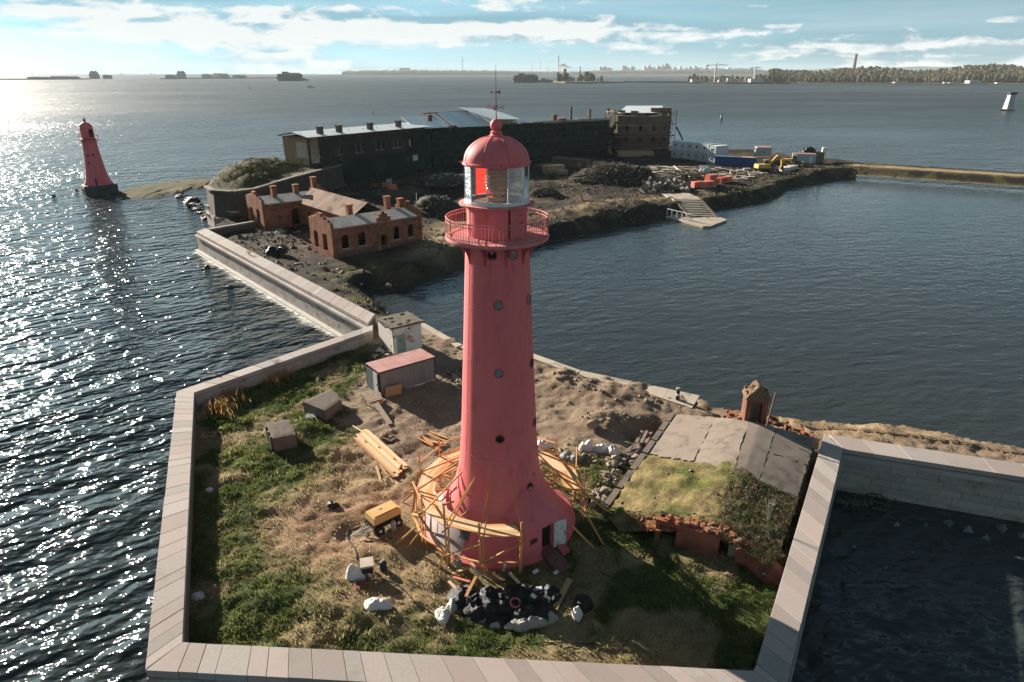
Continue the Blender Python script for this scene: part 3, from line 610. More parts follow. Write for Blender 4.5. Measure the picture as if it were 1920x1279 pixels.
# entrance porch, facing 36 degrees right of the camera
PA = 36; px = pol(1, PA+90); pf = pol(1, PA)
def pp(s, d, z): return px*s+pf*d+V(0, 0, z)
FD = 4.55; HW = 1.42; EZ = 2.2
porch = MB().hexa([pp(-HW, 2.2, 0), pp(-HW, FD, 0), pp(-.16, FD, 0), pp(-.16, 2.2, 0)], [pp(-HW, 2.2, EZ), pp(-HW, FD, EZ), pp(-.16, FD, EZ), pp(-.16, 2.2, EZ)])
porch.hexa([pp(.66, 2.2, 0), pp(.66, FD, 0), pp(HW, FD, 0), pp(HW, 2.2, 0)], [pp(.66, 2.2, EZ), pp(.66, FD, EZ), pp(HW, FD, EZ), pp(HW, 2.2, EZ)])
porch.hexa([pp(-.16, FD-.12, 2.02), pp(-.16, FD, 2.02), pp(.66, FD, 2.02), pp(.66, FD-.12, 2.02)], [pp(-.16, FD-.12, EZ), pp(-.16, FD, EZ), pp(.66, FD, EZ), pp(.66, FD-.12, EZ)])
porch = porch.build('porch', RED_, lh)
MB().hexa([pp(-.17, FD-.32, .1), pp(-.17, FD-.28, .1), pp(.67, FD-.28, .1), pp(.67, FD-.32, .1)], [pp(-.17, FD-.32, 2.1), pp(-.17, FD-.28, 2.1), pp(.67, FD-.28, 2.1), pp(.67, FD-.32, 2.1)]).build('doorway_dark', BLACK, porch)  # black panel added to stand in for the dark inside the door
MB().hexa([pp(-.15, 2.6, .26), pp(-.15, FD+.02, .26), pp(.65, FD+.02, .26), pp(.65, 2.6, .26)], [pp(-.15, 2.6, .32), pp(-.15, FD+.02, .32), pp(.65, FD+.02, .32), pp(.65, 2.6, .32)]).build('threshold', REDD, porch)
e = .09; EL, ER, AP = pp(-HW-e, FD+e, EZ), pp(HW+e, FD+e, EZ), pp(-.1, 2.35, 3.72); BL, BR = pp(-HW-e, 2.5, EZ+.25), pp(HW+e, 2.5, EZ+.35)
dn = V(0, 0, -.07)
MB().add([EL, ER, AP, BL, BR]+[p+dn for p in (EL, ER, AP, BL, BR)], [(0, 1, 2), (3, 0, 2), (1, 4, 2), (5, 0, 3, 8), (5, 6, 1, 0), (6, 9, 4, 1), (7, 6, 5), (7, 5, 8), (7, 9, 6)]).build('porch_roof', RED_, porch)
MB().hexa([pp(-1.05, FD+.003, 1.25), pp(-1.05, FD+.03, 1.25), pp(-.52, FD+.03, 1.25), pp(-.52, FD+.003, 1.25)], [pp(-1.05, FD+.003, 1.58), pp(-1.05, FD+.03, 1.58), pp(-.52, FD+.03, 1.58), pp(-.52, FD+.003, 1.58)]).build('name_plate', pm('plate', (.12, .03, .03), scale=9, rough=.5), porch)
M = Matrix.Translation(pp(.70, FD+.04, 1.22)) @ Matrix.Rotation(R(PA-12), 4, 'Z')
dl = MB().box((.40, -.02, 0), (.8, .05, 1.82)).build('entrance_door', pm('chipped_white', (.66, .64, .60), (.5, .47, .43), scale=2, rough=.7, c3=(.30, .25, .21), s3=2.5), porch); dl.matrix_basis = M
MB().box((.70, -.06, .05), (.05, .06, .16)).build('handle', BLACK, dl)
st = MB(); STEP = pm('step_boards', (.20, .085, .07), (.14, .065, .055), scale=5, rough=.8)
for k in range(4):
    d0 = FD+.05+k*.42; mb = MB().hexa([pp(-.22, d0, 0), pp(-.22, d0+.44, 0), pp(.72, d0+.44, 0), pp(.72, d0, 0)], [pp(-.22, d0, .30-.075*k), pp(-.22, d0+.44, .27-.075*k), pp(.72, d0+.44, .27-.075*k), pp(.72, d0, .30-.075*k)]); mb.build('step', STEP, porch)
MB().hexa([pp(.85, FD+.05, .02), pp(.85, FD+.8, .02), pp(1.45, FD+.7, .02), pp(1.45, FD+.0, .02)], [pp(.85, FD+.05, .5), pp(.85, FD+.8, .12), pp(1.45, FD+.7, .12), pp(1.45, FD, .5)]).build('side_apron', REDD, porch)
# ------------------------------------------------------------ timber scaffold round the foot
WOOD = pm('new_timber', (.60, .32, .12), (.47, .23, .08), scale=3, rough=.75, bump=.1, bscale=30, rand=.22, stretch=(1, 1, .4))
WOODP = pm('pale_plank', (.66, .48, .30), (.56, .38, .21), scale=2.5, rough=.75, bump=.08, bscale=25, rand=.18)
sc_ = thing('timber_scaffold', 'orange timber scaffold ringing the flared foot of the red lighthouse', 'scaffold', (LX, LY, 0))
def bm(a, b, w, h, name, mat=None, up=(0, 0, 1)): MB().beam(a, b, w, h, up).build(name, mat or WOOD, sc_)
az = [-10+24*k for k in range(15)]; az = [a for a in az if not 20 < a < 70]
DZ = 2.5
for i, a in enumerate(az):
    ja = lambda s=1.2: random.uniform(-s, s)
    up = pol(1, a); h1 = random.uniform(3.2, 4.3)
    bm(pol(5.38, a+ja(), -.15), pol(5.30, a+ja(), h1), .11, .05, 'post', up=up)
    bm(pol(5.25, a+1.2, -.15), pol(5.18, a+1.2, DZ+.1), .10, .05, 'post', up=up)
    bm(pol(3.15, a-.8, DZ-.12), pol(5.55, a-.8, DZ-.14), .05, .14, 'bearer')
    bm(pol(5.30, a+1.6, DZ+.02), pol(2.62, a+2.2, 4.25+ja(.25)), .05, .10, 'leaning_board', up=up)
    if i % 2 == 0: bm(pol(5.22, a-1.6, DZ+.04), pol(2.66, a-1.8, 4.05+ja(.3)), .05, .10, 'leaning_board', up=up)
    if i % 3 != 1: bm(pol(5.33, a+2, 1.55), pol(6.55+ja(.3), a+ja(4), -.12), .05, .10, 'raking_strut', up=up)
for a, b in zip(az, az[1:]+az[:1]):
    if (b-a) % 360 > 30: continue
    j = lambda: random.uniform(-.12, .12)
    bm(pol(5.44, a, .82+j()), pol(5.44, b, .80+j()), .05, .13, 'ledger', up=pol(1, a+12))
    bm(pol(5.50, a, (.85 if (a//24) % 2 else 2.3)+j()), pol(5.50, b, (2.3 if (a//24) % 2 else .85)+j()), .05, .12, 'brace', up=pol(1, a+12))
    if random.random() < .45: bm(pol(5.36, a, 3.3+j()), pol(5.36, b, 3.25+j()), .045, .10, 'guard_rail', up=pol(1, a+12))
    for k in range(9 if random.random() < .7 else 5):                       # deck boards follow the bay
        r = 4.15+k*.195; o0 = random.uniform(-1.4, .3); o1 = random.uniform(-.3, 1.4)
        if r > 5.3: continue
        bm(pol(r, a+o0-.8, DZ-.03+.004*(k % 3)), pol(r, b+o1, DZ-.028+.004*(k % 2)), .175, .036, 'deck_board', WOODP if random.random() < .6 else WOOD)
for a0, r0, a1, r1 in ((75, 5.5, 66, 7.0), (96, 5.6, 90, 7.4), (-60, 5.7, -66, 7.0), (58, 5.2, 62, 6.6)): bm(pol(r0, a0, 1.4), pol(r1, a1, -.05), .05, .12, 'raking_strut')
# ------------------------------------------------------------ the second, smaller lighthouse out in the water
p = G(203, 362, WZ); SX, SY = p.x-1.6, p.y-.5
sl_ = thing('small_lighthouse', 'small red lighthouse with closed lantern standing on a dark stone block in the sea', 'lighthouse', (SX, SY, WZ))
DST = pm('wet_dark_stone', (.060, .062, .060), (.035, .036, .036), scale=1.2, rough=.6, bump=.3, bscale=4, bdist=.1)
blk = MB().lathe([(4.3, -2), (4.3, 2.0), (4.1, 2.45), (.01, 2.8)], 8, a0=R(22.5), a1=R(382.5)).build('stone_base', DST, sl_)
for k in range(8): MB().box((0, 0, .0), (3.2, .18, .5)).build('base_course', DST, blk).matrix_basis = Matrix.Translation(pol(3.96, k*45, 1.6)) @ Matrix.Rotation(R(k*45), 4, 'Z')
z0 = 2.4; sl_.scale = (.95, .95, .95)
MB().lathe([(3.45, z0), (3.4, z0+.25), (3.0, z0+.9), (2.65, z0+1.9), (2.40, z0+3.2), (2.2, z0+4.8), (2.0, z0+6.6), (1.82, z0+8.6), (1.70, z0+10.6), (1.66, z0+11.6)], 48).build('shaft', RED_, sl_, True)
MB().lathe([(1.6, z0+11.4), (2.3, z0+11.55), (2.36, z0+11.7), (1.5, z0+11.75)], 48).build('gallery', REDD, sl_, True)
for k in range(10): MB().beam(pol(1.68, k*36, z0+10.7), pol(2.3, k*36, z0+11.5), .08, .1).build('bracket', REDD, sl_)
MB().tube([pol(2.3, a, z0+12.75) for a in range(0, 361, 10)], .04, 5).build('rail', REDD, sl_)
sm = MB().tube([(0, 0, z0+11.7), (0, 0, z0+12.75)], .03, 5).mesh('stanchion', REDD)
for k in range(16): put('stanchion', sm, sl_, Matrix.Translation(pol(2.3, k*22.5)))
MB().lathe([(1.52, z0+11.7), (1.50, z0+14.4), (1.56, z0+14.45)]+[(1.5*math.cos(t), z0+14.5+1.25*math.sin(t)) for t in np.linspace(0, 1.4, 9)]+[(.2, z0+15.8)], 40).build('lantern_house', RED_, sl_, True)
MB().lathe([(.3, z0+15.7), (.2, z0+15.9), (.34, z0+16.15), (.36, z0+16.3), (.2, z0+16.5), (.05, z0+16.9), (.001, z0+17)], 16).build('finial', REDD, sl_, True)
MB().box((0, 0, 0), (.75, .5, 1.9)).build('lamp_box', BLACK, sl_).matrix_basis = Matrix.Translation(pol(1.7, 62, z0+13.1)) @ Matrix.Rotation(R(62), 4, 'Z')
for a, z in ((0, 7.6), (38, 7.7), (0, 5.7)):
    r = {7.6: 1.93, 7.7: 1.92, 5.7: 2.12}[z]; MB().lathe([(.001, .03), (.26, .03), (.26, -.2)], 14).build('porthole', BLACK, sl_).matrix_basis = Matrix.Translation(pol(r, a, z0+z)) @ pol(1, a).to_track_quat('Z', 'Y').to_matrix().to_4x4()
po = MB().hexa([pol(2.4, 8, z0), pol(3.75, 14, z0), pol(3.75, 38, z0), pol(2.4, 44, z0)], [pol(2.2, 8, z0+2.6), pol(3.4, 13, z0+2.2), pol(3.4, 39, z0+2.2), pol(2.2, 44, z0+2.6)]).build('porch', RED_, sl_)
MB().beam(pol(3.66, 24, z0+.1), pol(3.56, 24, z0+2.0), .28, .12, up=pol(1, 24)).build('doorway_dark', BLACK, po)  # black block painted in for the dark of the door opening
# ------------------------------------------------------------ shared builders for walls and props
def brick_mat(name, c1, c2, mortar, scale=1., rough=.9, stain=(.10, .05, .04)):
    if name in MATS: return MATS[name]
    m = bpy.data.materials.new(name); m.use_nodes = True; MATS[name] = m; N = m.node_tree.nodes; L = m.node_tree.links; b = N['Principled BSDF']; b.inputs['Roughness'].default_value = rough; b.inputs['Specular IOR Level'].default_value = .15
    tc = N.new('ShaderNodeTexCoord'); sp = N.new('ShaderNodeSeparateXYZ'); L.new(tc.outputs['Object'], sp.inputs[0]); ad = N.new('ShaderNodeMath'); ad.operation = 'ADD'; L.new(sp.outputs[0], ad.inputs[0]); L.new(sp.outputs[1], ad.inputs[1])
    cb = N.new('ShaderNodeCombineXYZ'); L.new(ad.outputs[0], cb.inputs[0]); L.new(sp.outputs[2], cb.inputs[1])
    bt = N.new('ShaderNodeTexBrick'); L.new(cb.outputs[0], bt.inputs['Vector']); bt.inputs['Color1'].default_value = (*c1, 1); bt.inputs['Color2'].default_value = (*c2, 1); bt.inputs['Mortar'].default_value = (*mortar, 1)
    bt.inputs['Scale'].default_value = scale; bt.inputs['Brick Width'].default_value = .27; bt.inputs['Row Height'].default_value = .085; bt.inputs['Mortar Size'].default_value = .010; bt.inputs['Bias'].default_value = -.2
    n = N.new('ShaderNodeTexNoise'); n.inputs['Scale'].default_value = .9; n.inputs['Detail'].default_value = 8; n.inputs['Roughness'].default_value = .65; L.new(tc.outputs['Object'], n.inputs['Vector'])
    r = N.new('ShaderNodeMapRange'); r.inputs[1].default_value = .42; r.inputs[2].default_value = .72; L.new(n.outputs['Fac'], r.inputs[0]); mx = N.new('ShaderNodeMix'); mx.data_type = 'RGBA'; L.new(r.outputs[0], mx.inputs[0]); L.new(bt.outputs['Color'], mx.inputs[6]); mx.inputs[7].default_value = (*stain, 1)
    L.new(mx.outputs[2], b.inputs['Base Color']); bp = N.new('ShaderNodeBump'); bp.inputs['Strength'].default_value = .6; bp.inputs['Distance'].default_value = .03; sm = N.new('ShaderNodeMath'); sm.operation = 'SUBTRACT'; L.new(n.outputs['Fac'], sm.inputs[0]); L.new(bt.outputs['Fac'], sm.inputs[1]); L.new(sm.outputs[0], bp.inputs['Height']); L.new(bp.outputs[0], b.inputs['Normal'])
    return m
BRK = brick_mat('old_brick', (.36, .125, .06), (.26, .085, .045), (.26, .19, .14))
def wall_open(mb, M, Lw, H, th, ops):
    """a wall along local x with real openings (x0, x1, z0, z1, arch rise)"""
    def bx(x0, x1, z0, z1):
        if x1-x0 > .005 and z1-z0 > .005: mb.hexa([M @ V(x0, 0, z0), M @ V(x1, 0, z0), M @ V(x1, th, z0), M @ V(x0, th, z0)], [M @ V(x0, 0, z1), M @ V(x1, 0, z1), M @ V(x1, th, z1), M @ V(x0, th, z1)])
    x = 0.
    for x0, x1, z0, z1, ar in sorted(ops):
        bx(x, x0, 0, H); bx(x0, x1, 0, z0)
        if ar:
            n = 6; xc = (x0+x1)/2; hw = (x1-x0)/2
            for i in range(n):
                a0, a1 = x0+(x1-x0)*i/n, x0+(x1-x0)*(i+1)/n; zz = z1+ar*(math.sqrt(max(0, 1-(((a0+a1)/2-xc)/hw)**2)))-ar
                bx(a0, a1, zz, H)
        else: bx(x0, x1, z1, H)
        x = x1
    bx(x, Lw, 0, H); return mb
def frame(a, b):
    """matrix of a wall that runs from a to b: x along, y to its left, z up"""
    a = Vector((a[0], a[1], a[2] if len(a) > 2 else 0)); b = Vector((b[0], b[1], a.z)); t = (b-a).normalized(); n = V(-t.y, t.x, 0)
    return Matrix(((t.x, n.x, 0, a.x), (t.y, n.y, 0, a.y), (0, 0, 1, a.z), (0, 0, 0, 1)))
def zg(x, y): return float(height(np.array([x]), np.array([y]))[0])
def at(px, py, dz=0.):
    """ground point under a photograph point"""
    p = G(px, py)
    for _ in range(3): p = G(px, py, zg(p.x, p.y))
    return p+V(0, 0, dz)
CONC = pm('weathered_concrete', (.185, .148, .12), (.13, .105, .088), scale=1.5, rough=.93, bump=.3, bscale=12, c3=(.10, .082, .068), s3=.8, rand=.06)
CONCD = pm('dark_concrete', (.14, .112, .09), (.085, .07, .058), scale=6, rough=.95, bump=.6, bscale=14, bdist=.06)
IRON = pm('rusty_iron', (.16, .08, .05), (.09, .055, .04), scale=6, rough=.8)
STEEL = pm('grey_steel', (.30, .31, .31), (.22, .23, .23), scale=4, rough=.5, metal=.3)
OLDW = pm('grey_old_wood', (.38, .31, .23), (.27, .21, .15), scale=4, rough=.85, bump=.2, rand=.2)
BAGW = pm('white_sack', (.66, .64, .62), (.50, .48, .46), scale=3, rough=.6, bump=.4, bscale=8, bdist=.08)
BAGB = pm('black_sheet', (.007, .007, .008), (.014, .015, .016), scale=3, rough=.36, bump=.5, bscale=6, bdist=.10, spec=.3)
STONE = pm('rubble_stone', (.30, .24, .18), (.19, .15, .115), scale=3, rough=.95, bump=.3, rand=.3)
HOSE = pm('black_hose', (.02, .02, .02), rough=.5, bump=0)
# ------------------------------------------------------------ site cabin
a, b, c = G(713.5, 746), G(817.5, 714), G(687, 729); M = frame(a, b); Lc = (b-a).length; Wc = 2.45; Hc = 2.42
cb = thing('site_cabin', 'grey corrugated site cabin with faded pink roof on the dirt', 'cabin', a, math.atan2((b-a).y, (b-a).x))
CORR = pm('corrugated_sheet', (.24, .25, .235), (.18, .19, .18), scale=1.2, rough=.5, metal=.2, rand=.05)
DKF = pm('dark_frame', (.03, .034, .04), rough=.5, bump=0)
MB().box((Lc/2, Wc/2, .10), (Lc, Wc, .16)).build('skid', WHT, cb)
MB().box((Lc/2, Wc/2, 1.25), (Lc-.16, Wc-.16, 2.2)).build('inner_shell', DKF, cb)
def corr(l, h, name, M):
    mb = MB(); n = int(l/.10); 
    for i in range(n+1): x = l*i/n; d = .018*(1 if (i//1) % 2 else -1); mb.v += [(x, d, 0), (x, d, h)]
    mb.f = [(2*i, 2*i+2, 2*i+3, 2*i+1) for i in range(n)]; o = mb.build(name, CORR, cb); o.matrix_basis = M; return o
for k in range(5): corr((Lc-.2)/5-.012, 2.1, 'side_panel', Matrix.Translation((.1+k*(Lc-.2)/5, .02, .2)))
corr(Lc-.2, 2.1, 'side_panel', Matrix.Translation((Lc-.1, Wc-.02, .2)) @ Matrix.Rotation(PI, 4, 'Z')); corr(Wc-.2, 2.1, 'end_panel', Matrix.Translation((Lc-.02, .1, .2)) @ Matrix.Rotation(PI/2, 4, 'Z'))
for x in (.05, Lc-.05):
    for y in (.05, Wc-.05): MB().box((x, y, 1.25), (.12, .12, 2.34)).build('corner_post', DKF, cb)
for y in (.04, Wc-.04): MB().box((Lc/2, y, Hc-.08), (Lc-.22, .1, .13)).build('top_rail', DKF, cb)
PKR = pm('faded_pink_roof', (.46, .26, .235), (.36, .165, .15), scale=.9, rough=.6, bump=.06, c3=(.30, .12, .09), s3=1.1, rand=.06)
for k in range(5): MB().box((Lc/5*(k+.5), Wc/2, Hc+.015), (Lc/5-.025, Wc+.1, .05)).build('roof_sheet', PKR, cb)
MB().box((-.015, 1.72, 1.2), (.05, 1.1, 2.0)).build('shutter', pm('blue_grey_shutter', (.10, .13, .15), scale=5, rough=.5), cb)
d = MB().box((-.03, .66, 1.2), (.06, .78, 2.0)).build('cabin_door', pm('pale_door', (.45, .47, .47), (.36, .38, .38), rough=.5), cb); MB().box((-.08, .38, 1.15), (.05, .05, .16)).build('handle', DKF, d)
# ------------------------------------------------------------ whitewashed hut
a, b, c = at(738.5, 665), at(790, 651), at(703, 640); Lh = (b-a).length+.1; ang = math.atan2((b-a).y, (b-a).x)
PLAS = pm('peeling_whitewash', (.68, .65, .62), (.56, .52, .49), scale=1.6, rough=.9, bump=.2, c3=(.33, .135, .07), s3=.75)
PLASL = pm('fallen_plaster_brick', (.52, .45, .40), (.60, .57, .53), scale=2, rough=.95, bump=.5, bscale=7, c3=(.33, .13, .06), s3=.9)
hu = thing('brick_hut', 'small whitewashed brick hut with green metal door at the wall corner', 'hut', a-V(0, 0, .2), ang)
Wh = 3.3; Hh = 2.95
mb = wall_open(MB(), Matrix(), Lh, Hh, .3, [(.42, 1.42, .2, 2.15, 0)]); mb.build('front_wall', PLAS, hu)
mb = wall_open(MB(), Matrix.Translation((0, Wh, 0)) @ Matrix.Rotation(-PI/2, 4, 'Z'), Wh-.3, Hh, .3, []); mb.build('side_wall', PLASL, hu)
MB().box((Lh-.15, Wh/2+.15, Hh/2), (.3, Wh-.31, Hh)).build('side_wall', PLAS, hu); MB().box((Lh/2, Wh-.15, Hh/2), (Lh-.62, .3, Hh)).build('back_wall', PLASL, hu)
mb = MB(); n = 13; random.seed(3)
rim = []
for i in range(28):
    t = i/28*4; s_ = t % 1; e = random.uniform(.08, .28); x0, x1, y0, y1 = -e, Lh+e+.1, -e, Wh+e
    rim.append([(lerp(x0, x1, s_), y0), (x1, lerp(y0, y1, s_)), (lerp(x1, x0, s_), y1), (x0, lerp(y1, y0, s_))][int(t)])
ROOFD = pm('felt_and_debris', (.14, .12, .095), (.08, .07, .055), scale=2.5, rough=.95, bump=.6, bscale=6, bdist=.08, c3=(.17, .15, .06), s3=1.2)
ro = MB().prism(rim, Hh, [Hh+.16+random.uniform(-.03, .07) for _ in rim]).build('flat_roof', ROOFD, hu)
for k in range(9): MB().blob((random.uniform(.2, Lh-.2), random.uniform(.3, Wh-.2), Hh+.2), (random.uniform(.1, .35), random.uniform(.1, .3), .08), k, .5, 7, 5).build('debris', ROOFD, ro)
gd = MB().box((.92, .10, 1.17), (.98, .06, 1.94)).build('green_door', pm('green_door', (.21, .29, .25), (.27, .33, .29), scale=2, rough=.6, c3=(.16, .17, .14), s3=2), hu); MB().box((.84, .055, 1.55), (.16, .04, .18)).build('door_plate', IRON, gd)
MB().tube([(.02, -.06, .9), (.0, -.06, 3.3), (.25, .1, 3.75), (.9, .5, 3.8), (1.5, 1.0, 3.5)], .025, 5).build('conduit', STEEL, hu)
for x, z in ((.12, 2.1), (1.85, 2.62)): MB().box((x, -.004, z), (.26, .03, .22)).build('wall_hole', BRK, hu)
for k in range(26):
    p = at(705+random.uniform(-4, 42), 655+random.uniform(-4, 20)); 
    tag(MB().blob((0, 0, .05), (random.uniform(.08, .3), random.uniform(.08, .22), random.uniform(.05, .14)), k, .5, 6, 5).build('plaster_chunk', pm('plaster_chunks', (.62, .58, .53), (.40, .30, .24), scale=4, rand=.2)), 'loose chunk of fallen plaster at the foot of the whitewashed hut', 'rubble', 'plaster fallen from the hut').location = p
# ------------------------------------------------------------ two concrete blocks in the grass
def block(label, top, zt, grooves=False):
    t = [G(x, y, zt) for x, y in top]; c = sum(t, Vector())/4; o = thing('concrete_block', label, 'block', (c.x, c.y, 0)); t = [p-V(c.x, c.y, 0) for p in t]
    n = 12; mb = MB(); random.seed(5)
    for j in range(n+1):
        for i in range(n+1):
            p = lerp(lerp(t[0], t[1], i/n), lerp(t[3], t[2], i/n), j/n); e = min(i, n-i, j, n-j); mb.v.append((p.x, p.y, zt-(.05 if e == 0 else 0)+.035*fbm(p.x*3, p.y*3, 1.)))
    mb.f = [(j*(n+1)+i, j*(n+1)+i+1, (j+1)*(n+1)+i+1, (j+1)*(n+1)+i) for j in range(n) for i in range(n)]
    if (t[1]-t[0]).cross(t[3]-t[0]).z < 0: mb.f = [tuple(reversed(f)) for f in mb.f]
    mb.build('top_face', CONCD, o, 'all')
    MB().prism([(p.x, p.y) for p in t], -.5, zt-.045).build('body', CONC, o)
    if grooves:
        a, b = t[0], t[3]
        for k in (.15, .5, .85): p = lerp(a, b, k); nn = (a-t[1]).normalized(); MB().box((p.x+nn.x*.05, p.y+nn.y*.05, zt/2-.1), (.22, .22, zt+.1), math.atan2(nn.y, nn.x)).build('rib', CONC, o)
block('squat concrete block with ribbed left side in the grass', ((499, 794), (541, 785), (554, 813), (511, 821)), 1.3, True)
block('rough topped concrete block beside the dug earth and pallets', ((568, 752), (621, 728), (640, 748), (609, 769)), 1.05)
# ------------------------------------------------------------ timber, pallets, tools
def board(a, b, w, h, mat=None, label='', cat='plank', name='plank', group=None):
    a, b = Vector(a), Vector(b); c = (a+b)/2; o = MB().beam(a-c, b-c, w, h).build(name, mat or WOODP); o.location = c; return tag(o, label, cat, group)
A, B, Cc, D = G(664, 824, .15), G(690, 807, .15), G(768, 868, .15), G(736, 893, .15)
ps = thing('plank_stack', 'neat stack of long fresh sawn planks on the straw grass', 'planks', A*1.0)
u = (D-A); v = (B-A)
for k in range(3): MB().beam(lerp(V(0, 0, 0), u, .12+.36*k)-V(0, 0, .1), lerp(V(0, 0, 0), u, .12+.36*k)+v-V(0, 0, .1), .12, .16).build('sleeper', OLDW, ps)
for lay in range(3):
    for k in range(9):
        if lay == 2 and k in (0, 1, 8): continue
        s_ = random.uniform(-.10, .08)*(1 if lay < 2 else 2); e = random.uniform(-.05, .06); p = v*((k+.5)/9)+V(0, 0, lay*.062+.01); MB().beam(p+u*s_*.3, p+u*(1+e), v.length/9-.012, .055).build('plank', WOODP if k % 3 else WOOD, ps)
for p in ((.2, .3), (.45, .6), (.8, .7)): MB().box(u*p[0]+v*p[1]+V(0, 0, .21), (.12, .08, .05)).build('offcut', IRON, ps)
G1 = 'long planks lying loose below the plank stack'
for k, (x0, y0, x1, y1) in enumerate(((706, 876, 717, 914), (712, 874, 738, 907), (723, 880, 745, 895))): board(at(x0, y0, .12), at(x1, y1, .05), .16, .05, WOODP, 'loose sawn plank sticking out below the plank stack', group=G1)
board(at(661, 800, .1), at(680, 815, .25), .10, .06, WOODP, 'thin batten poking from the upper end of the plank stack')
for k, (x0, y0, x1, y1) in enumerate(((783, 822, 826, 846), (792, 820, 815, 832), (800, 815, 836, 830), (806, 812, 838, 824), (808, 832, 838, 834), (795, 826, 812, 838))): board(at(x0, y0, .06+.03*k), at(x1, y1, .06+.02*k), .17, .04, WOOD, 'short orange board in the small heap near the lighthouse foot', group='boards in a small heap')
def pallet(label, px, py, rz, tilt=0., legs=0.):
    o = thing('pallet', label, 'pallet', at(px, py), rz)
    for k in range(6): MB().box((0, -.5+.2*k, .13+legs), (1.25, .11, .03)).build('slat', OLDW, o)
    for x in (-.55, 0, .55): MB().box((x, 0, .06+legs), (.1, 1.15, .1)).build('bearer', OLDW, o)
    if legs:
        for x in (-.55, .55):
            for y in (-.5, .5): MB().box((x, y, legs/2), (.07, .07, legs)).build('leg', OLDW, o)
pallet('flat slatted pallet before the cabin door', 692, 741, .7); pallet('low slatted trestle holding up the pale ramp board', 701, 757, .62, legs=.4)
board(at(703, 761, .50), at(732, 796, .04), .42, .05, OLDW, 'pale wide board ramping down from the slatted trestle', 'ramp', 'ramp_board')
board(at(708, 728, .6), at(716, 757, .02), .20, .05, OLDW, 'grey plank leaning against the cabin corner')
a, b = at(722, 746), at(752, 739); o = MB().add([V(0, 0, .04), b-a+V(0, 0, .04), b-a+V(.05, .3, .85), V(.05, .3, .85), V(.02, .03, .04), b-a+V(.02, .03, .04), b-a+V(.07, .33, .85), V(.07, .33, .85)], [(0, 1, 2, 3), (7, 6, 5, 4), (0, 4, 5, 1), (2, 6, 7, 3), (1, 5, 6, 2), (0, 3, 7, 4)]).build('chipboard_sheet', pm('chipboard', (.42, .26, .14), (.34, .20, .10), scale=9, rough=.9)); o.location = a; tag(o, 'brown chipboard sheet leaning on the cabin side', 'board')
o = MB().blob((0, 0, .12), (.22, .18, .16), 3, .3).build('orange_bag', pm('orange_plastic', (.75, .30, .04), rough=.5)); o.location = at(714, 757); tag(o, 'bright orange plastic bag beside the trestle', 'bag')
tr = thing('tool_tray', 'shallow wooden tray with dark tools beside the plank stack', 'tray', at(729, 822), -.6)
MB().box((0, 0, .05), (1.1, .75, .05)).build('tray_bottom', OLDW, tr)
for x, y, dx, dy in ((0, .38, 1.1, .04), (0, -.38, 1.1, .04), (.55, 0, .04, .8), (-.55, 0, .04, .8), (.1, 0, .04, .76)): MB().box((x, y, .1), (dx, dy, .14)).build('tray_side', OLDW, tr)
for x, y in ((-.35, .1), (-.2, -.15)): MB().blob((x, y, .2), (.16, .12, .14), x*9, .4).build('tool', IRON, tr)
# compressor trailer
t = [G(x, y, 1.25) for x, y in ((688, 956), (733, 936), (752, 951), (701, 975))]; ax = (t[2]-t[3]).normalized(); Lx = (t[2]-t[3]).length; Wy = (t[0]-t[3]).length
ct = thing('compressor_trailer', 'tan hooded compressor trailer on two wheels with hoses', 'trailer', (t[3].x, t[3].y, 0), math.atan2(ax.y, ax.x))
HOOD = pm('tan_hood', (.60, .40, .17), (.54, .34, .13), scale=1.5, rough=.45, bump=.03)
mb = MB(); b0 = .1; mb.hexa([V(0, 0, .78), V(Lx, 0, .78), V(Lx, Wy, .78), V(0, Wy, .78)], [V(.04, .08, 1.22), V(Lx-.04, .08, 1.22), V(Lx-.04, Wy-.08, 1.22), V(.04, Wy-.08, 1.22)]); hd = mb.build('hood', HOOD, ct)
MB().box((Lx/2, Wy/2, 1.25), (Lx-.3, Wy-.35, .05)).build('hood_lid', HOOD, hd); MB().box((Lx*.45, Wy*.55, 1.283), (.22, .05, .012)).build('vent', BLACK, hd)
MB().box((Lx/2, Wy/2, .58), (Lx-.05, Wy-.1, .36)).build('engine_case', pm('black_case', (.03, .03, .032), scale=4, rough=.6), ct)
for k in range(4): MB().box((Lx*(.2+.2*k), .035, .60), (.18, .03, .22)).build('louvre', DKF, ct)
for x in (.32, Lx-.32):
    for y in (-.06, Wy+.06):
        wh = MB().lathe([(.10, -.09), (.24, -.10), (.30, -.07), (.31, 0), (.30, .07), (.24, .10), (.10, .09)], 20).build('wheel', HOSE, ct, True); wh.matrix_basis = Matrix.Translation((x, y, .31)) @ Matrix.Rotation(PI/2, 4, 'X')
        MB().lathe([(.001, .095), (.10, .10), (.13, .07), (.001, .06)], 16).build('rim', WHT, wh); MB().lathe([(.001, -.095), (.10, -.10), (.13, -.07), (.001, -.06)], 16).build('rim', WHT, wh)
MB().beam((0, Wy/2, .45), (-1.3, Wy/2+.1, .30), .07, .07).beam((0, .2, .42), (-1.1, Wy/2, .32), .05, .05).beam((0, Wy-.2, .42), (-1.1, Wy/2, .32), .05, .05).build('drawbar', STEEL, ct)
for k in range(5): MB().tube([(-.05, .3+.12*k, .7), (-.4, .25+.1*k, .45+.05*k), (-.8-.06*k, .4+.05*k, .15)], .015, 5).build('fuel_line', STEEL, ct)
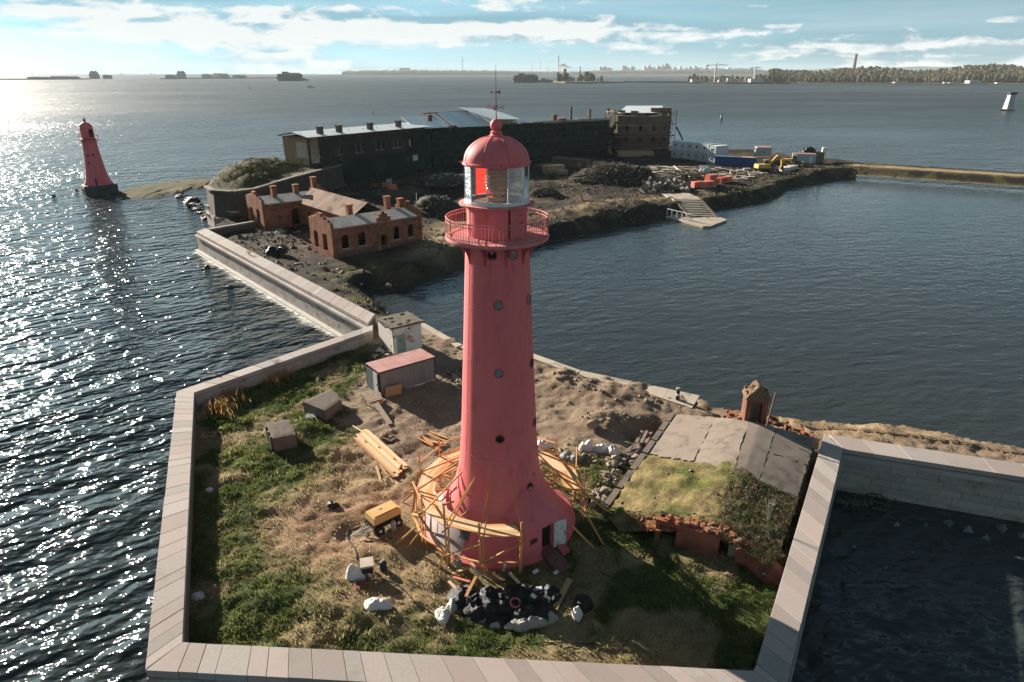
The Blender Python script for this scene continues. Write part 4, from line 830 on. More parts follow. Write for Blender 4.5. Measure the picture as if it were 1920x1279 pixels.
def hose(pts, r, label, mat=None):
    P = [at(x, y, r) for x, y in pts]; q = []
    for i in range(len(P)-1):
        p0, p1, p2, p3 = P[max(i-1, 0)], P[i], P[i+1], P[min(i+2, len(P)-1)]
        for k in range(6):
            s = k/6; q.append(.5*((2*p1)+(p2-p0)*s+(2*p0-5*p1+4*p2-p3)*s*s+(3*p1-p0-3*p2+p3)*s**3))
    q.append(P[-1]); c = P[0]; o = MB().tube([p-c for p in q], r, 6).build('hose', mat or HOSE); o.location = c; tag(o, label, 'hose')
hose(((676, 983), (655, 992), (652, 1010), (666, 1030), (670, 1050)), .05, 'thick black hose curling from the trailer to the covered table')
hose(((690, 1000), (688, 1008), (710, 1012), (735, 1010)), .03, 'thin black hose lying in the shade of the trailer')
hose(((698, 1090), (722, 1088), (750, 1100), (780, 1130), (812, 1152)), .035, 'black cable running from the covered table to the rubbish heap')
hose(((905, 1208), (940, 1212), (990, 1208), (1040, 1206), (1130, 1209)), .03, 'dark cable lying in the grass in front of the rubbish heap')
hose(((1090, 1060), (1130, 1075), (1160, 1090), (1190, 1110)), .025, 'thin cable trailing across the shaded grass')
def can(label, px, py, r, h, mat, cat='gas bottle', name='gas_bottle'):
    o = thing(name, label, cat, at(px, py)); MB().lathe([(.001, 0), (r, 0), (r, h*.8), (r*.8, h*.92), (r*.35, h*.97), (.001, h)], 20).build('cylinder', mat, o, True); MB().lathe([(r*.3, h*.95), (r*.4, h), (r*.4, h*1.1), (.001, h*1.1)], 12).build('valve', STEEL, o); return o
can('pale gas bottle standing in the shade of the compressor trailer', 738, 992, .17, .6, pm('pale_bottle', (.42, .42, .42), rough=.5)); can('grey gas bottle at the scaffolded lighthouse foot', 861, 1066, .17, .6, pm('grey_bottle', (.28, .28, .26), rough=.5)); can('short dark drum standing alone on the straw grass', 719, 1068, .2, .62, DKF, 'drum', 'drum')
tb = thing('work_table', 'small table with pale box top half covered by a white sack', 'table', at(690, 1078), .25)
MB().box((0, 0, .86), (.75, .8, .12)).build('table_top', pm('cream_top', (.48, .42, .33), scale=4), tb)
for x in (-.3, .3):
    for y in (-.33, .33): MB().box((x, y, .4), (.06, .06, .8)).build('leg', IRON, tb)
MB().box((0, 0, .55), (.62, .66, .4)).build('cabinet', DKF, tb)
def cloth(label, px, py, rx, ry, h, seed, mat, name='sack', cat='sack', n=30):
    """a crumpled lying sack or sheet"""
    mb = MB(); c = at(px, py)
    for i in range(n+1):
        for j in range(n):
            r = i/n; a = 2*PI*j/n; ed = 1+.35*mnoise.noise(V(math.cos(a)*1.3, math.sin(a)*1.3, seed*3.7)); x, y = math.cos(a)*r*rx*ed, math.sin(a)*r*ry*ed
            z = h*(1-r**3)*(.78+.42*mnoise.noise(V(x*1.8, y*1.8, seed)))+.30*h*(.35-abs(mnoise.noise(V(x*3.4, y*3.4, seed+5))))*(1-r*.5)+.08*h*mnoise.noise(V(x*9, y*9, seed+2)); mb.v.append((x, y, max(z, 0)-(.05 if i == n else 0)))
    mb.f = [(i*n+j, (i+1)*n+j, (i+1)*n+(j+1) % n, i*n+(j+1) % n) for i in range(n) for j in range(n)]; o = mb.build(name, mat, None, 'all'); o.location = c; return tag(o, label, cat)
cloth('white cloth sack slumped over the end of the work table', 666, 1082, .55, .45, .95, 1, BAGW); cloth('crumpled cream sack lying on the lawn below the work table', 708, 1134, .75, .5, .45, 2, BAGW)
cloth('limp white sack at the left end of the rubbish heap', 829, 1155, .42, .58, .45, 3, BAGW); cloth('small grey sack tucked between white sack and black sheeting', 848, 1136, .3, .4, .35, 4, pm('grey_sack', (.40, .39, .37), scale=3, rough=.6, bump=.4))
cr = thing('brick_crate', 'small red brown slatted crate in front of the work table', 'crate', at(676, 1100), .5)
for k in range(5): MB().box((-.28+.14*k, 0, .16), (.09, .5, .03)).build('slat', pm('red_crate', (.26, .075, .05), rough=.8), cr)
MB().box((0, 0, .075), (.66, .46, .14)).build('crate_body', IRON, cr)
cloth('black bin bag alone on the bare reddish soil', 622, 948, .5, .38, .38, 6, BAGB, 'bin_bag', 'bag')
# rubbish heap: black sheeting, boards, pale tarpaulin
tl = 'lumpy black plastic sheeting piled along the rubbish heap'
for k, (x, y, rx, ry, h) in enumerate(((872, 1118, .8, .7, .6), (893, 1140, .8, .8, .7), (920, 1128, .9, .9, .85), (950, 1135, .9, .9, .8), (975, 1122, .9, .8, .8), (1005, 1128, .9, .8, .75), (1030, 1122, .8, .8, .6), (985, 1152, .8, .6, .55), (935, 1160, .8, .6, .5), (1015, 1148, .7, .6, .5))): cloth(('black sheeting under the waste boards at the sack end of the heap', 'black sheeting bulging beside the small grey sack', tl, tl, tl, 'black sheeting lump strewn with pale packaging scraps', 'black sheeting at the foot of the wide ochre plank', 'black sheeting beneath the reddish hose ring', tl, 'low black sheeting fold between hose ring and ochre plank')[k], x, y, rx*1.2, ry*1.15, h, 10+k, BAGB, 'black_sheeting', 'sheeting')['group'] = 'black sheeting of the rubbish heap'
GT = pm('grey_tarp', (.33, .32, .29), (.22, .21, .19), scale=2.5, rough=.7, bump=.4, bscale=6, bdist=.08)
for k, (x, y, rx, ry, h) in enumerate(((975, 1172, .75, .4, .35), (1005, 1168, .7, .35, .4), (1030, 1160, .5, .35, .4), (908, 1162, .45, .35, .3), (882, 1160, .35, .2, .2), (928, 1172, .3, .25, .18))): cloth('pale grey tarpaulin fold along the lower edge of the rubbish heap', x, y, rx, ry, h, 30+k, GT, 'tarpaulin', 'tarpaulin')['group'] = 'tarpaulin folds of the rubbish heap'
for k, (x0, y0, x1, y1, z0, z1) in enumerate(((849, 1091, 882, 1083, .6, .7), (884, 1080, 897, 1100, .9, .8), (896, 1090, 907, 1097, .85, .8), (850, 1102, 882, 1110, .75, .7), (842, 1106, 866, 1126, .6, .45), (874, 1138, 893, 1104, .7, .85), (955, 1098, 973, 1116, .9, .85), (944, 1096, 948, 1088, .95, 1.2), (915, 1095, 935, 1112, .9, .9))):
    board(at(x0, y0, z0), at(x1, y1, z1), .16, .05, (WOOD, WOODP, OLDW, pm('red_board', (.42, .12, .08), rough=.8), WOODP)[k % 5] if k != 3 else pm('red_board', (.42, .12, .08), rough=.8), 'waste board thrown on top of the rubbish heap', group='waste boards on the rubbish heap')
board(at(1037, 1150, .12), at(1068, 1100, .55), .32, .05, pm('ochre_board', (.40, .26, .12), rough=.8), 'wide ochre plank leaning at the right end of the rubbish heap')
o = MB().tube([(.26*math.cos(t), .26*math.sin(t), 0) for t in np.linspace(0, 2*PI*.92, 20)], .05, 7).build('rubber_ring', pm('red_ring', (.45, .13, .10), rough=.6)); o.location = at(966, 1147, .62); o.rotation_euler = (.3, .1, 0); tag(o, 'reddish hose ring lying on the black sheeting', 'ring')
for k, (x, y) in enumerate(((1010, 1125), (1025, 1123), (1042, 1092), (1004, 1090), (1000, 1140), (1027, 1143))):
    o = MB().box((0, 0, 0), (.34, .2, .03), random.uniform(0, 3)).build('paper_scrap', pm('pale_scrap', (.55, .60, .62), (.42, .36, .30), scale=.4, rough=.7)); o.location = at(x, y, .82 if y > 1095 else .7); o.rotation_euler = (random.uniform(-.4, .4), random.uniform(-.4, .4), 0); tag(o, 'pale flat scrap of packaging lying on the rubbish heap', 'scrap', 'scraps on the rubbish heap')
cloth('black bin bag standing beyond the right end of the heap', 1092, 1136, .55, .55, .75, 50, BAGB, 'bin_bag', 'bag'); cloth('white sheet folded against the outlying black bag', 1083, 1152, .3, .42, .4, 51, BAGW, 'plastic_sheet', 'sheet')
# rubble row, sacks, beams and boulders north-east of the tower
SK = 'white rubble sacks on the stony ground'
for k, (x, y, rx, ry, h) in enumerate(((1100, 842, .62, .5, .8), (1128, 844, .6, .45, .6), (1150, 848, .5, .45, .55), (1018, 838, .75, .45, .6))): cloth(('largest bulging white rubble sack, at the torn plastic end of the three', 'middle one of three white rubble sacks in a row', 'white rubble sack nearest the three concrete beams', 'white rubble sack lying close behind the lighthouse scaffold')[k], x, y, rx, ry, h, 60+k, BAGW)['group'] = SK
for k, (x, y) in enumerate(((1062, 856), (1078, 860), (1012, 852))): cloth('torn grey black plastic beside the white rubble sacks', x, y, .55, .45, .4, 70+k, pm('grey_plastic', (.10, .105, .10), (.3, .31, .30), scale=2, rough=.4, bump=.5, bdist=.1), 'torn_plastic', 'plastic')['group'] = 'torn plastic by the sacks'
random.seed(21)
def stones(n, poly, s0, s1, label, group, mat=STONE, name='rubble_stone', cat='stone', dz=0., zf=None):
    pts = [Vector(p) for p in poly]
    for k in range(n):
        i = random.randrange(len(pts)-1); p = lerp(pts[i], pts[i+1], random.random()); x, y = p.x+random.gauss(0, 7), p.y+random.gauss(0, 5); s = random.uniform(s0, s1)
        o = MB().blob((0, 0, 0), (s, s*random.uniform(.6, 1), s*random.uniform(.4, .8)), k, .55, 7, 5, 1.6).build(name, mat); o.location = at(x, y, s*.15+dz) if zf is None else G(x, y, zf)+V(0, 0, s*.15); o.rotation_euler = (0, 0, random.uniform(0, 6)); tag(o, label, cat, group)
stones(70, [(1190, 850), (1150, 880), (1130, 920), (1110, 945)], .10, .38, 'broken stone in the rubble strip left of the concrete roof', 'rubble strip stones')
stones(40, [(1020, 850), (1060, 845), (1110, 860), (1160, 865)], .08, .26, 'small stone around the white rubble sacks', 'stones around the sacks')
stones(46, [(1095, 775), (1130, 782), (1180, 790), (1230, 785)], .06, .32, 'stone thrown up on the dug earth mound', 'stones on the dug mound')
stones(50, [(1040, 700), (1110, 722), (1180, 742), (1240, 755)], .06, .24, 'small stone in the ridge of earth along the quay', 'stones in the earth ridge')
o = MB().blob((0, 0, .2), (.62, .38, .32), 9, .3, 12, 8).build('boulder', STONE, None, 'all'); o.location = at(1112, 800, .05); o.rotation_euler = (0, 0, .5); tag(o, 'smooth rounded boulder at the foot of the dug mound', 'boulder')
for k in range(3):
    a, b = at(1192+9*k, 838, .25), at(1203+9*k, 817, .35); board(a, b, .24, .24, CONC, 'short concrete beam in the row of three beside the roof edge', 'beam', 'concrete_beam', 'three concrete beams')
o = MB().blob((0, 0, .1), (.85, .5, .3), 14, .4, 9, 6, 1.4, .1).build('flat_rock', CONC); o.location = at(1190, 852, .15); o.rotation_euler = (.1, -.2, .6); tag(o, 'flat slab of broken concrete below the three beams', 'slab')
bo = thing('bollard', 'black and white banded iron bollard on the quay slab', 'bollard', at(1270, 750, .05))
for k in range(5): MB().lathe([(.001, .2*k), (.17-.004*k, .2*k), (.168-.004*k, .2*k+.199), (.001, .2*k+.2)], 18).build('band', (DKF, DKF, WHT, DKF, WHT)[k] if k != 4 else DKF, bo)
MB().lathe([(.001, 1.0), (.20, 1.0), (.21, 1.06), (.15, 1.12), (.001, 1.13)], 18).build('cap', pm('pale_cap', (.34, .30, .27), rough=.7), bo)
# stray things in the grass
board(at(470, 948, 1.15), at(466, 990, 0), .05, .05, OLDW, 'upright pair pole stuck in the grass near the west wall', 'pole', 'pole'); board(at(473, 948, .95), at(475, 990, 0), .05, .05, IRON, 'rusty stake leaning beside the grey pole', 'stake', 'stake')
o = MB().box((0, 0, .08), (.75, .5, .1)).build('pale_board', pm('pale_blue_board', (.45, .55, .58), rough=.6)); o.location = at(583, 783, .05); o.rotation_euler = (.15, .1, .4); tag(o, 'pale blue board lying between the two concrete blocks', 'board')
cloth('grey white litter in the shade of the west wall', 372, 1118, .45, .35, .22, 80, BAGW, 'litter', 'litter'); cloth('small pale litter lump against the shaded wall foot', 392, 920, .25, .3, .2, 81, BAGW, 'litter', 'litter')
fr = thing('wooden_frame', 'small broken window frame lying under the west wall', 'frame', at(378, 822), .1)
for p, q in (((0, 0, .1), (.9, 0, .1)), ((.9, 0, .1), (.9, .7, .12)), ((.9, .7, .12), (0, .7, .12)), ((0, .7, .12), (0, 0, .1))): MB().beam(p, q, .07, .06).build('frame_bar', OLDW, fr)
hk = thing('iron_hook_bar', 'rusty iron bar hooked over the narrow north parapet', 'bar', G(412, 705, TOP)); MB().tube([(-1.0, .4, .12), (0, 0, .12), (.1, -.1, -.1), (.25, -.4, -1.2)], .06, 6).build('bar', IRON, hk); MB().box((-1.1, .45, .1), (.5, .25, .12), -.4).build('end_plate', IRON, hk)
mc = thing('manhole_slab', 'grey tilted concrete slab leaning behind the site cabin', 'slab', at(845, 690)); MB().box((0, 0, .35), (2.4, 1.2, .14), M=Matrix.Rotation(-.7, 3, 'Z') @ Matrix.Rotation(.45, 3, 'X')).build('slab', CONC, mc); MB().box((-.3, -.5, .1), (.4, .3, .2)).build('prop_block', CONC, mc)
stones(16, [(835, 705), (868, 715)], .12, .4, 'broken stone beside the tilted slab behind the cabin', 'stones by the tilted slab')

def gravel(name, label, n, x0, x1, y0, y1, s0, s1, mask, mat):
    x = rng.uniform(x0, x1, n*4); y = rng.uniform(y0, y1, n*4); k = inpoly(x, y, LAND) & (rng.random(n*4) < mask(x, y)); x = x[k][:n]; y = y[k][:n]; z = height(x, y); mb = MB()
    for a, b, c in zip(x, y, z):
        s = random.uniform(s0, s1)*(2 if random.random() < .06 else 1); t = random.uniform(0, 6.28); r = [(s*random.uniform(.6, 1.2)*math.cos(t+q*1.57), s*random.uniform(.6, 1.2)*math.sin(t+q*1.57)) for q in range(4)]
        mb.add([(a+p, b+q, c-.02) for p, q in r]+[(a+random.uniform(-.3, .3)*s, b+random.uniform(-.3, .3)*s, c+s*random.uniform(.5, 1.0))], [(0, 1, 4), (1, 2, 4), (2, 3, 4), (3, 0, 4)])
    tag(mb.build(name, mat), label, 'gravel', kind='stuff')
GRV = pm('gravel', (.36, .29, .215), (.20, .155, .115), scale=2.5, bump=0)
gravel('gravel', 'loose gravel and clods on the bare ground behind the lighthouse', 9000, -16, 40, 38, 72, .025, .085, lambda x, y: np.clip(zones(x, y)[0], 0, 1)*(.15+.85*sstep(.42, .6, vfbm(x, y, .6, 3))), GRV)
gravel('clods', 'earth clods and brick bits scattered over the yard and its bank', 14000, -55, 110, 72, 230, .10, .34, lambda x, y: .1+.9*sstep(.45, .62, vfbm(x+9, y, .18, 4)), pm('clods', (.13, .105, .08), (.055, .046, .038), scale=.7, bump=0))
# ------------------------------------------------------------ earth covered magazine beside the east parapet
mg = thing('magazine', 'half buried brick magazine with cracked concrete roof and weedy earth cover', 'bunker')
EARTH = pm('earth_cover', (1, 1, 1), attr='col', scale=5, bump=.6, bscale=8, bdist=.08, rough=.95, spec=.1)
Lp = [(13.2, 48.5, .5), (10.3, 43.3, .5), (5.9, 35.8, .3), (6.6, 33.9, .1)]; Rp = [tuple(G(1405, 788, 2.05)), tuple(G(1381, 866, 2.1)), tuple(G(1345, 965, 1.9)), (11.6, 31.9, 1.6)]; Tp = [(22.6, 43.0, 1.36), (18.9, 36.7, 1.33), (15.0, 30.3, 1.2), (14.3, 29.4, 1.0)]
def along(P, t):
    t *= len(P)-1; i = min(int(t), len(P)-2); return lerp(Vector(P[i]), Vector(P[i+1]), t-i)
def mpt(s, t, dz=0.):
    """a point of the roof: s from the left eave over the ridge to the coping, t from far to near"""
    l, r, q = along(Lp, t), along(Rp, t), along(Tp, t); p = lerp(l, r, s*2) if s < .5 else lerp(r, q, s*2-1)
    k = max(0, 1-abs(s-.5)/.08); return p+V(0, 0, dz-.10*k)
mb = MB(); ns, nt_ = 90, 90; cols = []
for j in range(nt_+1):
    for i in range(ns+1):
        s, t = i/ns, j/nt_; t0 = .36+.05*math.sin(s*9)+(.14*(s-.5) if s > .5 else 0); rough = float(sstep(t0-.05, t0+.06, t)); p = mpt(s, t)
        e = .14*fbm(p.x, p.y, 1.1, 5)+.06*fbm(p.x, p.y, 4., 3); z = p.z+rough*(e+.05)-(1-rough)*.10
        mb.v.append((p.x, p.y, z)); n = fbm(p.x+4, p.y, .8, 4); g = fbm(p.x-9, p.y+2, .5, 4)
        c = Vector((.24, .19, .09)) if s < .5 else Vector((.135, .105, .065)); c = c.lerp(Vector((.10, .115, .03)), min(1, max(0, .18+1.2*g))); brk = max(0, min(1, (t-.74)*6+1.1*n))*(1 if .12 < s < .97 else 0)  # right slope coloured darker than the left, sun and shade put into the colour
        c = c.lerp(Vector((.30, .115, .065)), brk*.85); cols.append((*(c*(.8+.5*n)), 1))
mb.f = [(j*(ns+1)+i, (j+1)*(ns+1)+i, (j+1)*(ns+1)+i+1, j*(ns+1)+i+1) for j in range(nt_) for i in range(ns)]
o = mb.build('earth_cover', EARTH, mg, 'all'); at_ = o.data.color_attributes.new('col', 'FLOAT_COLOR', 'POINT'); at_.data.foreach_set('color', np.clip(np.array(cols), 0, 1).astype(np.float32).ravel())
ROOFC = pm('roof_concrete', (.235, .195, .16), (.18, .145, .12), scale=.9, rough=.92, bump=.2, bscale=10, c3=(.13, .105, .085), s3=.9, rand=.05)
def slab(s0, s1, t0, t1, name='roof_slab', mat=ROOFC, th=.16, lift=.02, jag=0.):
    n = 14; mb = MB(); q = n+1; jt = [[random.uniform(-jag, jag) for _ in range(4)] for _ in range(q)]
    for k in (0, 1):
        for j in range(q):
            for i in range(q):
                s = lerp(s0+jt[j][0], s1+jt[j][1], i/n); t = lerp(t0+jt[i][2], t1+jt[i][3], j/n); p = mpt(s, t, lift-k*th+.02*fbm(s*9, t*9, 1., 3)); mb.v.append(tuple(p))
    mb.f = [(j*q+i, (j+1)*q+i, (j+1)*q+i+1, j*q+i+1) for j in range(n) for i in range(n)]; o = q*q
    for i in range(n):
        for a, b in ((i, i+1), (n*q+i+1, n*q+i), ((i+1)*q, i*q), (i*q+n, (i+1)*q+n)): mb.f.append((a, b, o+b, o+a))
    mb.build(name, mat, mg, True)
random.seed(9)
for a in ((.02, .285, 0, .372), (.288, .497, 0, .384), (.503, .70, .0, .40), (.705, .985, .0, .19), (.703, .985, .195, .39)): slab(*a, jag=.006)
def kerb(t0, t1): a, b = along(Lp, t0), along(Lp, t1); MB().beam(a+V(0, 0, -.05), b+V(0, 0, -.05), .42, .42).build('kerb_block', CONC, mg)
for k in range(7): kerb(k*.095+.003, (k+1)*.095-.006)
# front of brick with two openings, broken top
fa, fb = Vector((8.7, 33.25, -.2)), Vector((13.4, 30.85, -.2)); MF = frame(fa, fb); Lf = (fb-fa).length
mb = wall_open(MB(), Matrix(), Lf, 1.75, .35, [(.25, 1.25, .2, 1.45, 0), (3.75, 4.7, .1, 1.6, 0)]); o = mb.build('front_wall', brick_mat('red_front_brick', (.34, .10, .06), (.27, .075, .05), (.22, .13, .10)), mg); o.matrix_basis = MF
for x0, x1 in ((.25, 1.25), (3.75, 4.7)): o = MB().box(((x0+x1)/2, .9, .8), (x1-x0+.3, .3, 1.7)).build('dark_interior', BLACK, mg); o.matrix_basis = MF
o = MB().box((4.5, .45, .75), (.5, .05, 1.4)).build('hanging_door', OLDW, mg); o.matrix_basis = MF
for k in range(26):
    x = random.uniform(.2, Lf-.2); o = MB().box((x, random.uniform(.05, .5), 1.78+.25*math.sin(x/Lf*PI)*random.random()), (random.uniform(.15, .4), random.uniform(.12, .3), random.uniform(.07, .2)), random.uniform(0, 3)).build('loose_brick', BRK, mg); o.matrix_basis = MF
sa, sb = Vector((13.35, 30.8, -.2)), Vector((14.9, 28.9, -.2)); mb = MB(); Ms = frame(sa, sb); l = (sb-sa).length
mb.hexa([V(0, 0, 0), V(l, 0, 0), V(l, .8, 0), V(0, .8, 0)], [V(0, .35, 1.8), V(l, .3, .8), V(l, .8, .8), V(0, .8, 1.8)]); o = mb.build('sloping_wing', brick_mat('red_front_brick', (.34, .10, .06), (.27, .075, .05), (.22, .13, .10)), mg); o.matrix_basis = Ms
random.seed(31)
def scatter_on(n, s0, s1, t0, t1, size, mat, name):
    for k in range(n): s, t = random.uniform(s0, s1), random.uniform(t0, t1); r = random.uniform(*size); MB().blob((0, 0, 0), (r, r*.7, r*.5), k, .5, 6, 5).build(name, mat, mg).location = mpt(s, t, .06)
scatter_on(120, .12, .75, .76, .99, (.05, .2), BRK, 'brick_rubble'); scatter_on(50, .05, .95, .42, .8, (.05, .14), STONE, 'stone')
# weeds on the earth
def roof_weeds():
    n = 11000; P = []; Fc = []; Cc = []
    for k in range(n):
        s, t = random.random(), random.uniform(.38, .99)
        if s < .5 and random.random() < .45: continue
        if t > .78 and .2 < s < .6 and random.random() < .7: continue
        p = mpt(s, t, .02); h = random.uniform(.05, .2)*(1.2 if s > .5 else .8); a = random.uniform(0, 6.28); l = h*random.uniform(.2, .8); w = .025; b = len(P)
        dx, dy = math.cos(a)*w, math.sin(a)*w; q = random.uniform(0, 6.28); P += [(p.x-dx, p.y-dy, p.z), (p.x+dx, p.y+dy, p.z), (p.x+math.cos(q)*l, p.y+math.sin(q)*l, p.z+h)]; Fc.append((b, b+1, b+2))
        u = random.random(); c = (.27, .21, .11, 1) if (u < .6 if s < .5 else u < .5) else (.07, .085, .03, 1); Cc += [c]*3
    me = bpy.data.meshes.new('roof_weeds'); me.from_pydata(P, [], Fc); a_ = me.color_attributes.new('col', 'FLOAT_COLOR', 'POINT'); a_.data.foreach_set('color', np.array(Cc, np.float32).ravel()); me.materials.append(GRASS); tag(put('roof_weeds', me, mg), kind='stuff')
roof_weeds()
def twigs(parent, c, n, hgt, mat, r=.014, spread=.6, name='branch'):
    for k in range(n):
        a = random.uniform(0, 6.28); d = V(math.cos(a), math.sin(a), 0)*spread*random.uniform(.4, 1); p0 = c+d*.1; p1 = c+d*.5+V(0, 0, hgt*random.uniform(.4, .7)); p2 = c+d+V(0, 0, hgt*random.uniform(.7, 1.1)); mb = MB().tube([p0, p1, p2], [r, r*.7, r*.3], 4)
        for q in range(3): b = lerp(p1, p2, random.random()); mb.tube([b, b+V(random.uniform(-.3, .3), random.uniform(-.3, .3), random.uniform(.0, .3))], [r*.5, r*.2], 3)
        mb.build(name, mat, parent)
BUSH = pm('bare_twigs', (.30, .24, .17), (.20, .15, .10), scale=5, rand=.2); RUST = pm('rusty_leaves', (.40, .20, .05), scale=4, rand=.2)
def shrub(label, px, py, z, n, h, mat=BUSH, leaf=None):
    p = G(px, py, z); o = thing('shrub', label, 'shrub', p); twigs(o, V(0, 0, 0), n, h, mat, .016, .55)
    if leaf:
        mb = MB()
        for k in range(90): c = V(random.gauss(0, .3), random.gauss(0, .3), h*random.uniform(.1, .7)); a = random.uniform(0, 6); mb.add([c, c+V(.07*math.cos(a), .07*math.sin(a), .03), c+V(.02, .02, .09)], [(0, 1, 2)])
        mb.build('foliage', leaf, o)
shrub('bare white branched shrub on the shaded magazine slope', 1440, 975, 1.9, 7, 1.5, pm('white_branch', (.52, .46, .38), rand=.1)); shrub('rust leaved shrub at the right end of the brick front', 1452, 1052, .7, 10, .7, BUSH, RUST); shrub('dark brushwood below the rust leaved shrub', 1430, 1085, .2, 18, .7, pm('dark_brush', (.06, .05, .04)))
shrub('yellowish shrub against the west parapet', 373, 790, .2, 10, .8, BUSH, pm('olive_leaves', (.20, .19, .05))); shrub('dead twiggy plant in the shaded grass by the parapet', 1345, 1120, .1, 12, .9, BUSH); shrub('small yellow bush on the long sea wall coping', 468, 478, TOP, 9, .8, BUSH, pm('yellow_leaves', (.40, .36, .06)))
shrub('dark twiggy weed by the reeds at the narrow parapet', 460, 725, .2, 14, 1.1, pm('dark_brush', (.06, .05, .04))); shrub('brown weed overhanging the narrow parapet above the reeds', 520, 690, .9, 14, .9, BUSH, RUST)
# brick vent turret with pitched top, flanking rubble
DBRK = brick_mat('turret_brick', (.24, .085, .05), (.16, .06, .04), (.17, .12, .09), stain=(.08, .05, .04))
tu = thing('brick_turret', 'ruined brick vent turret with pitched stone top at the end of the magazine roof', 'turret', (18.55, 45.4, 1.3), -.12); tu.scale = (.84, .9, 1.0)
mb = wall_open(MB(), Matrix.Translation((-.95, -.75, 0)), 1.9, 2.5, .3, [(.45, 1.45, .1, 2.15, 0)]); mb.build('front_wall', DBRK, tu)
for x in (-.8, .8): MB().box((x, .12, 1.25), (.3, 1.1, 2.5)).build('side_wall', DBRK, tu)
MB().box((0, .55, 1.25), (1.28, .25, 2.5)).build('back_panel', pm('grey_door_panel', (.25, .22, .19), scale=3), tu)
LICH = pm('lichen_stone', (.20, .135, .085), (.12, .085, .055), scale=3, rough=.95, bump=.6, bscale=9, bdist=.08)
mb = MB(); n = 14
for j in range(n+1):
    for i in range(n+1):
        x = -1.12+2.24*i/n+random.uniform(-.04, .04); y = -.92+1.74*j/n+random.uniform(-.04, .04); e = min(i, n-i, j, n-j); mb.v.append((x, y, 2.45 if e == 0 else 2.6+.85*max(0, 1-abs(x)/1.15)**.8-.25*(j/n-.4)**2+.22*fbm(x*2.2, y*2.2, 1., 3)))
mb.f = [(j*(n+1)+i, j*(n+1)+i+1, (j+1)*(n+1)+i+1, (j+1)*(n+1)+i) for j in range(n) for i in range(n)]; mb.build('pitched_top', LICH, tu)
for k in range(34): MB().box((random.uniform(-1.05, 1.05), random.uniform(-.95, .6), 2.5+random.uniform(0, .45)), (.27, .16, .12), random.uniform(-.6, .6)).build('loose_brick', DBRK, tu)
board((18.75, 43.2, 2.35), (19.1, 43.35, 5.0), .09, .09, IRON, 'tall rusty iron pole standing before the brick turret', 'pole', 'iron_pole')
random.seed(41)
for side, x0, x1, lab in ((-1, 15.2, 17.6, 'brick fragment in the red rubble left of the vent turret'), (1, 19.5, 23.0, 'brick fragment in the dark rubble right of the vent turret')):
    for k in range(44): x = random.uniform(x0, x1); y = 45.9-.10*(x-18.5)**2*(.35 if side > 0 else 0)+random.gauss(0, .4)-(.35*(x-19.5) if side > 0 else 0); tag(MB().box((0, 0, 0), (random.uniform(.15, .42), random.uniform(.12, .3), random.uniform(.1, .3)), random.uniform(0, 3)).build('brick_fragment', BRK), lab, 'rubble', 'brick rubble '+('left' if side < 0 else 'right')+' of the turret').location = (x, y, 1.0+.9*math.exp(-((x-18.6)/2.2)**2)*random.uniform(.3, 1.2))
can('short rusty pipe stub on the concrete roof edge', 1522, 872, .2, .55, pm('rust_stub', (.30, .19, .12), rough=.9), 'pipe', 'pipe_stub').location.z = 1.38
# sandy track with tyre marks
mb = MB(); TY = pm('tyre_mark', (.17, .12, .075), (.13, .09, .06), scale=5, rough=.95); pts = [at(x, y) for x, y in ((1500, 800), (1580, 806), (1700, 818), (1800, 832), (1920, 852))]
for (a, b) in zip(pts[:-1], pts[1:]):
    n = int((b-a).length/.28)
    for k in range(n):
        for off in (0, .28): p = lerp(a, b, k/n)+V(.1, off, 0); p.z = zg(p.x, p.y)+.03; mb.box(p, (.15, .25, .05), .3 if off else -.5)
tag(mb.build('tyre_track', TY), 'dark tyre track pressed along the sandy strip behind the quay wall', 'track', kind='stuff')
# drowned blocks and driftwood below the quay wall
WETS = pm('drowned_stone', (.13, .15, .15), (.08, .10, .10), scale=2, rough=.5)
for k, (x, y, r) in enumerate(((1680, 985, .55), (1735, 985, .45), (1778, 983, .7), (1813, 995, .7), (1877, 993, .75), (1848, 1010, .6), (1914, 1006, .6), (1600, 1026, .6), (1710, 1036, .55), (1659, 1065, .6), (1649, 974, .3))):
    p = G(x, y, WZ); a = random.uniform(0, 6); tag(MB().add([V(r*math.cos(a+q*2.09), r*math.sin(a+q*2.09), -.35) for q in range(3)]+[V(.1*r, 0, r*(.75 if k < 7 else .42)-.1)], [(2, 1, 0), (0, 1, 3), (1, 2, 3), (2, 0, 3)]).build('breakwater_block', WETS), 'pointed concrete block breaking the dark water under the quay wall', 'block', 'drowned pointed blocks').location = p
random.seed(51)
for k in range(34):
    p = G(random.uniform(1582, 1665), random.uniform(930, 952), WZ+.1); a = random.uniform(0, 6.3); l = random.uniform(.3, 1.1); board(p, p+V(math.cos(a)*l, math.sin(a)*l, random.uniform(0, .3)), .07, .07, pm('wet_drift', (.07, .06, .05), (.12, .10, .08), rand=.3), 'wet driftwood stick in the quay corner', 'driftwood', 'driftwood', 'driftwood in the quay corner')
o = MB().tube([G(1610, 935, WZ+.3), G(1630, 925, WZ+.7), G(1652, 928, WZ+.6), G(1664, 945, WZ+.1)], .05, 6).build('loose_cable', HOSE); tag(o, 'black cable looping out of the driftwood corner', 'cable')
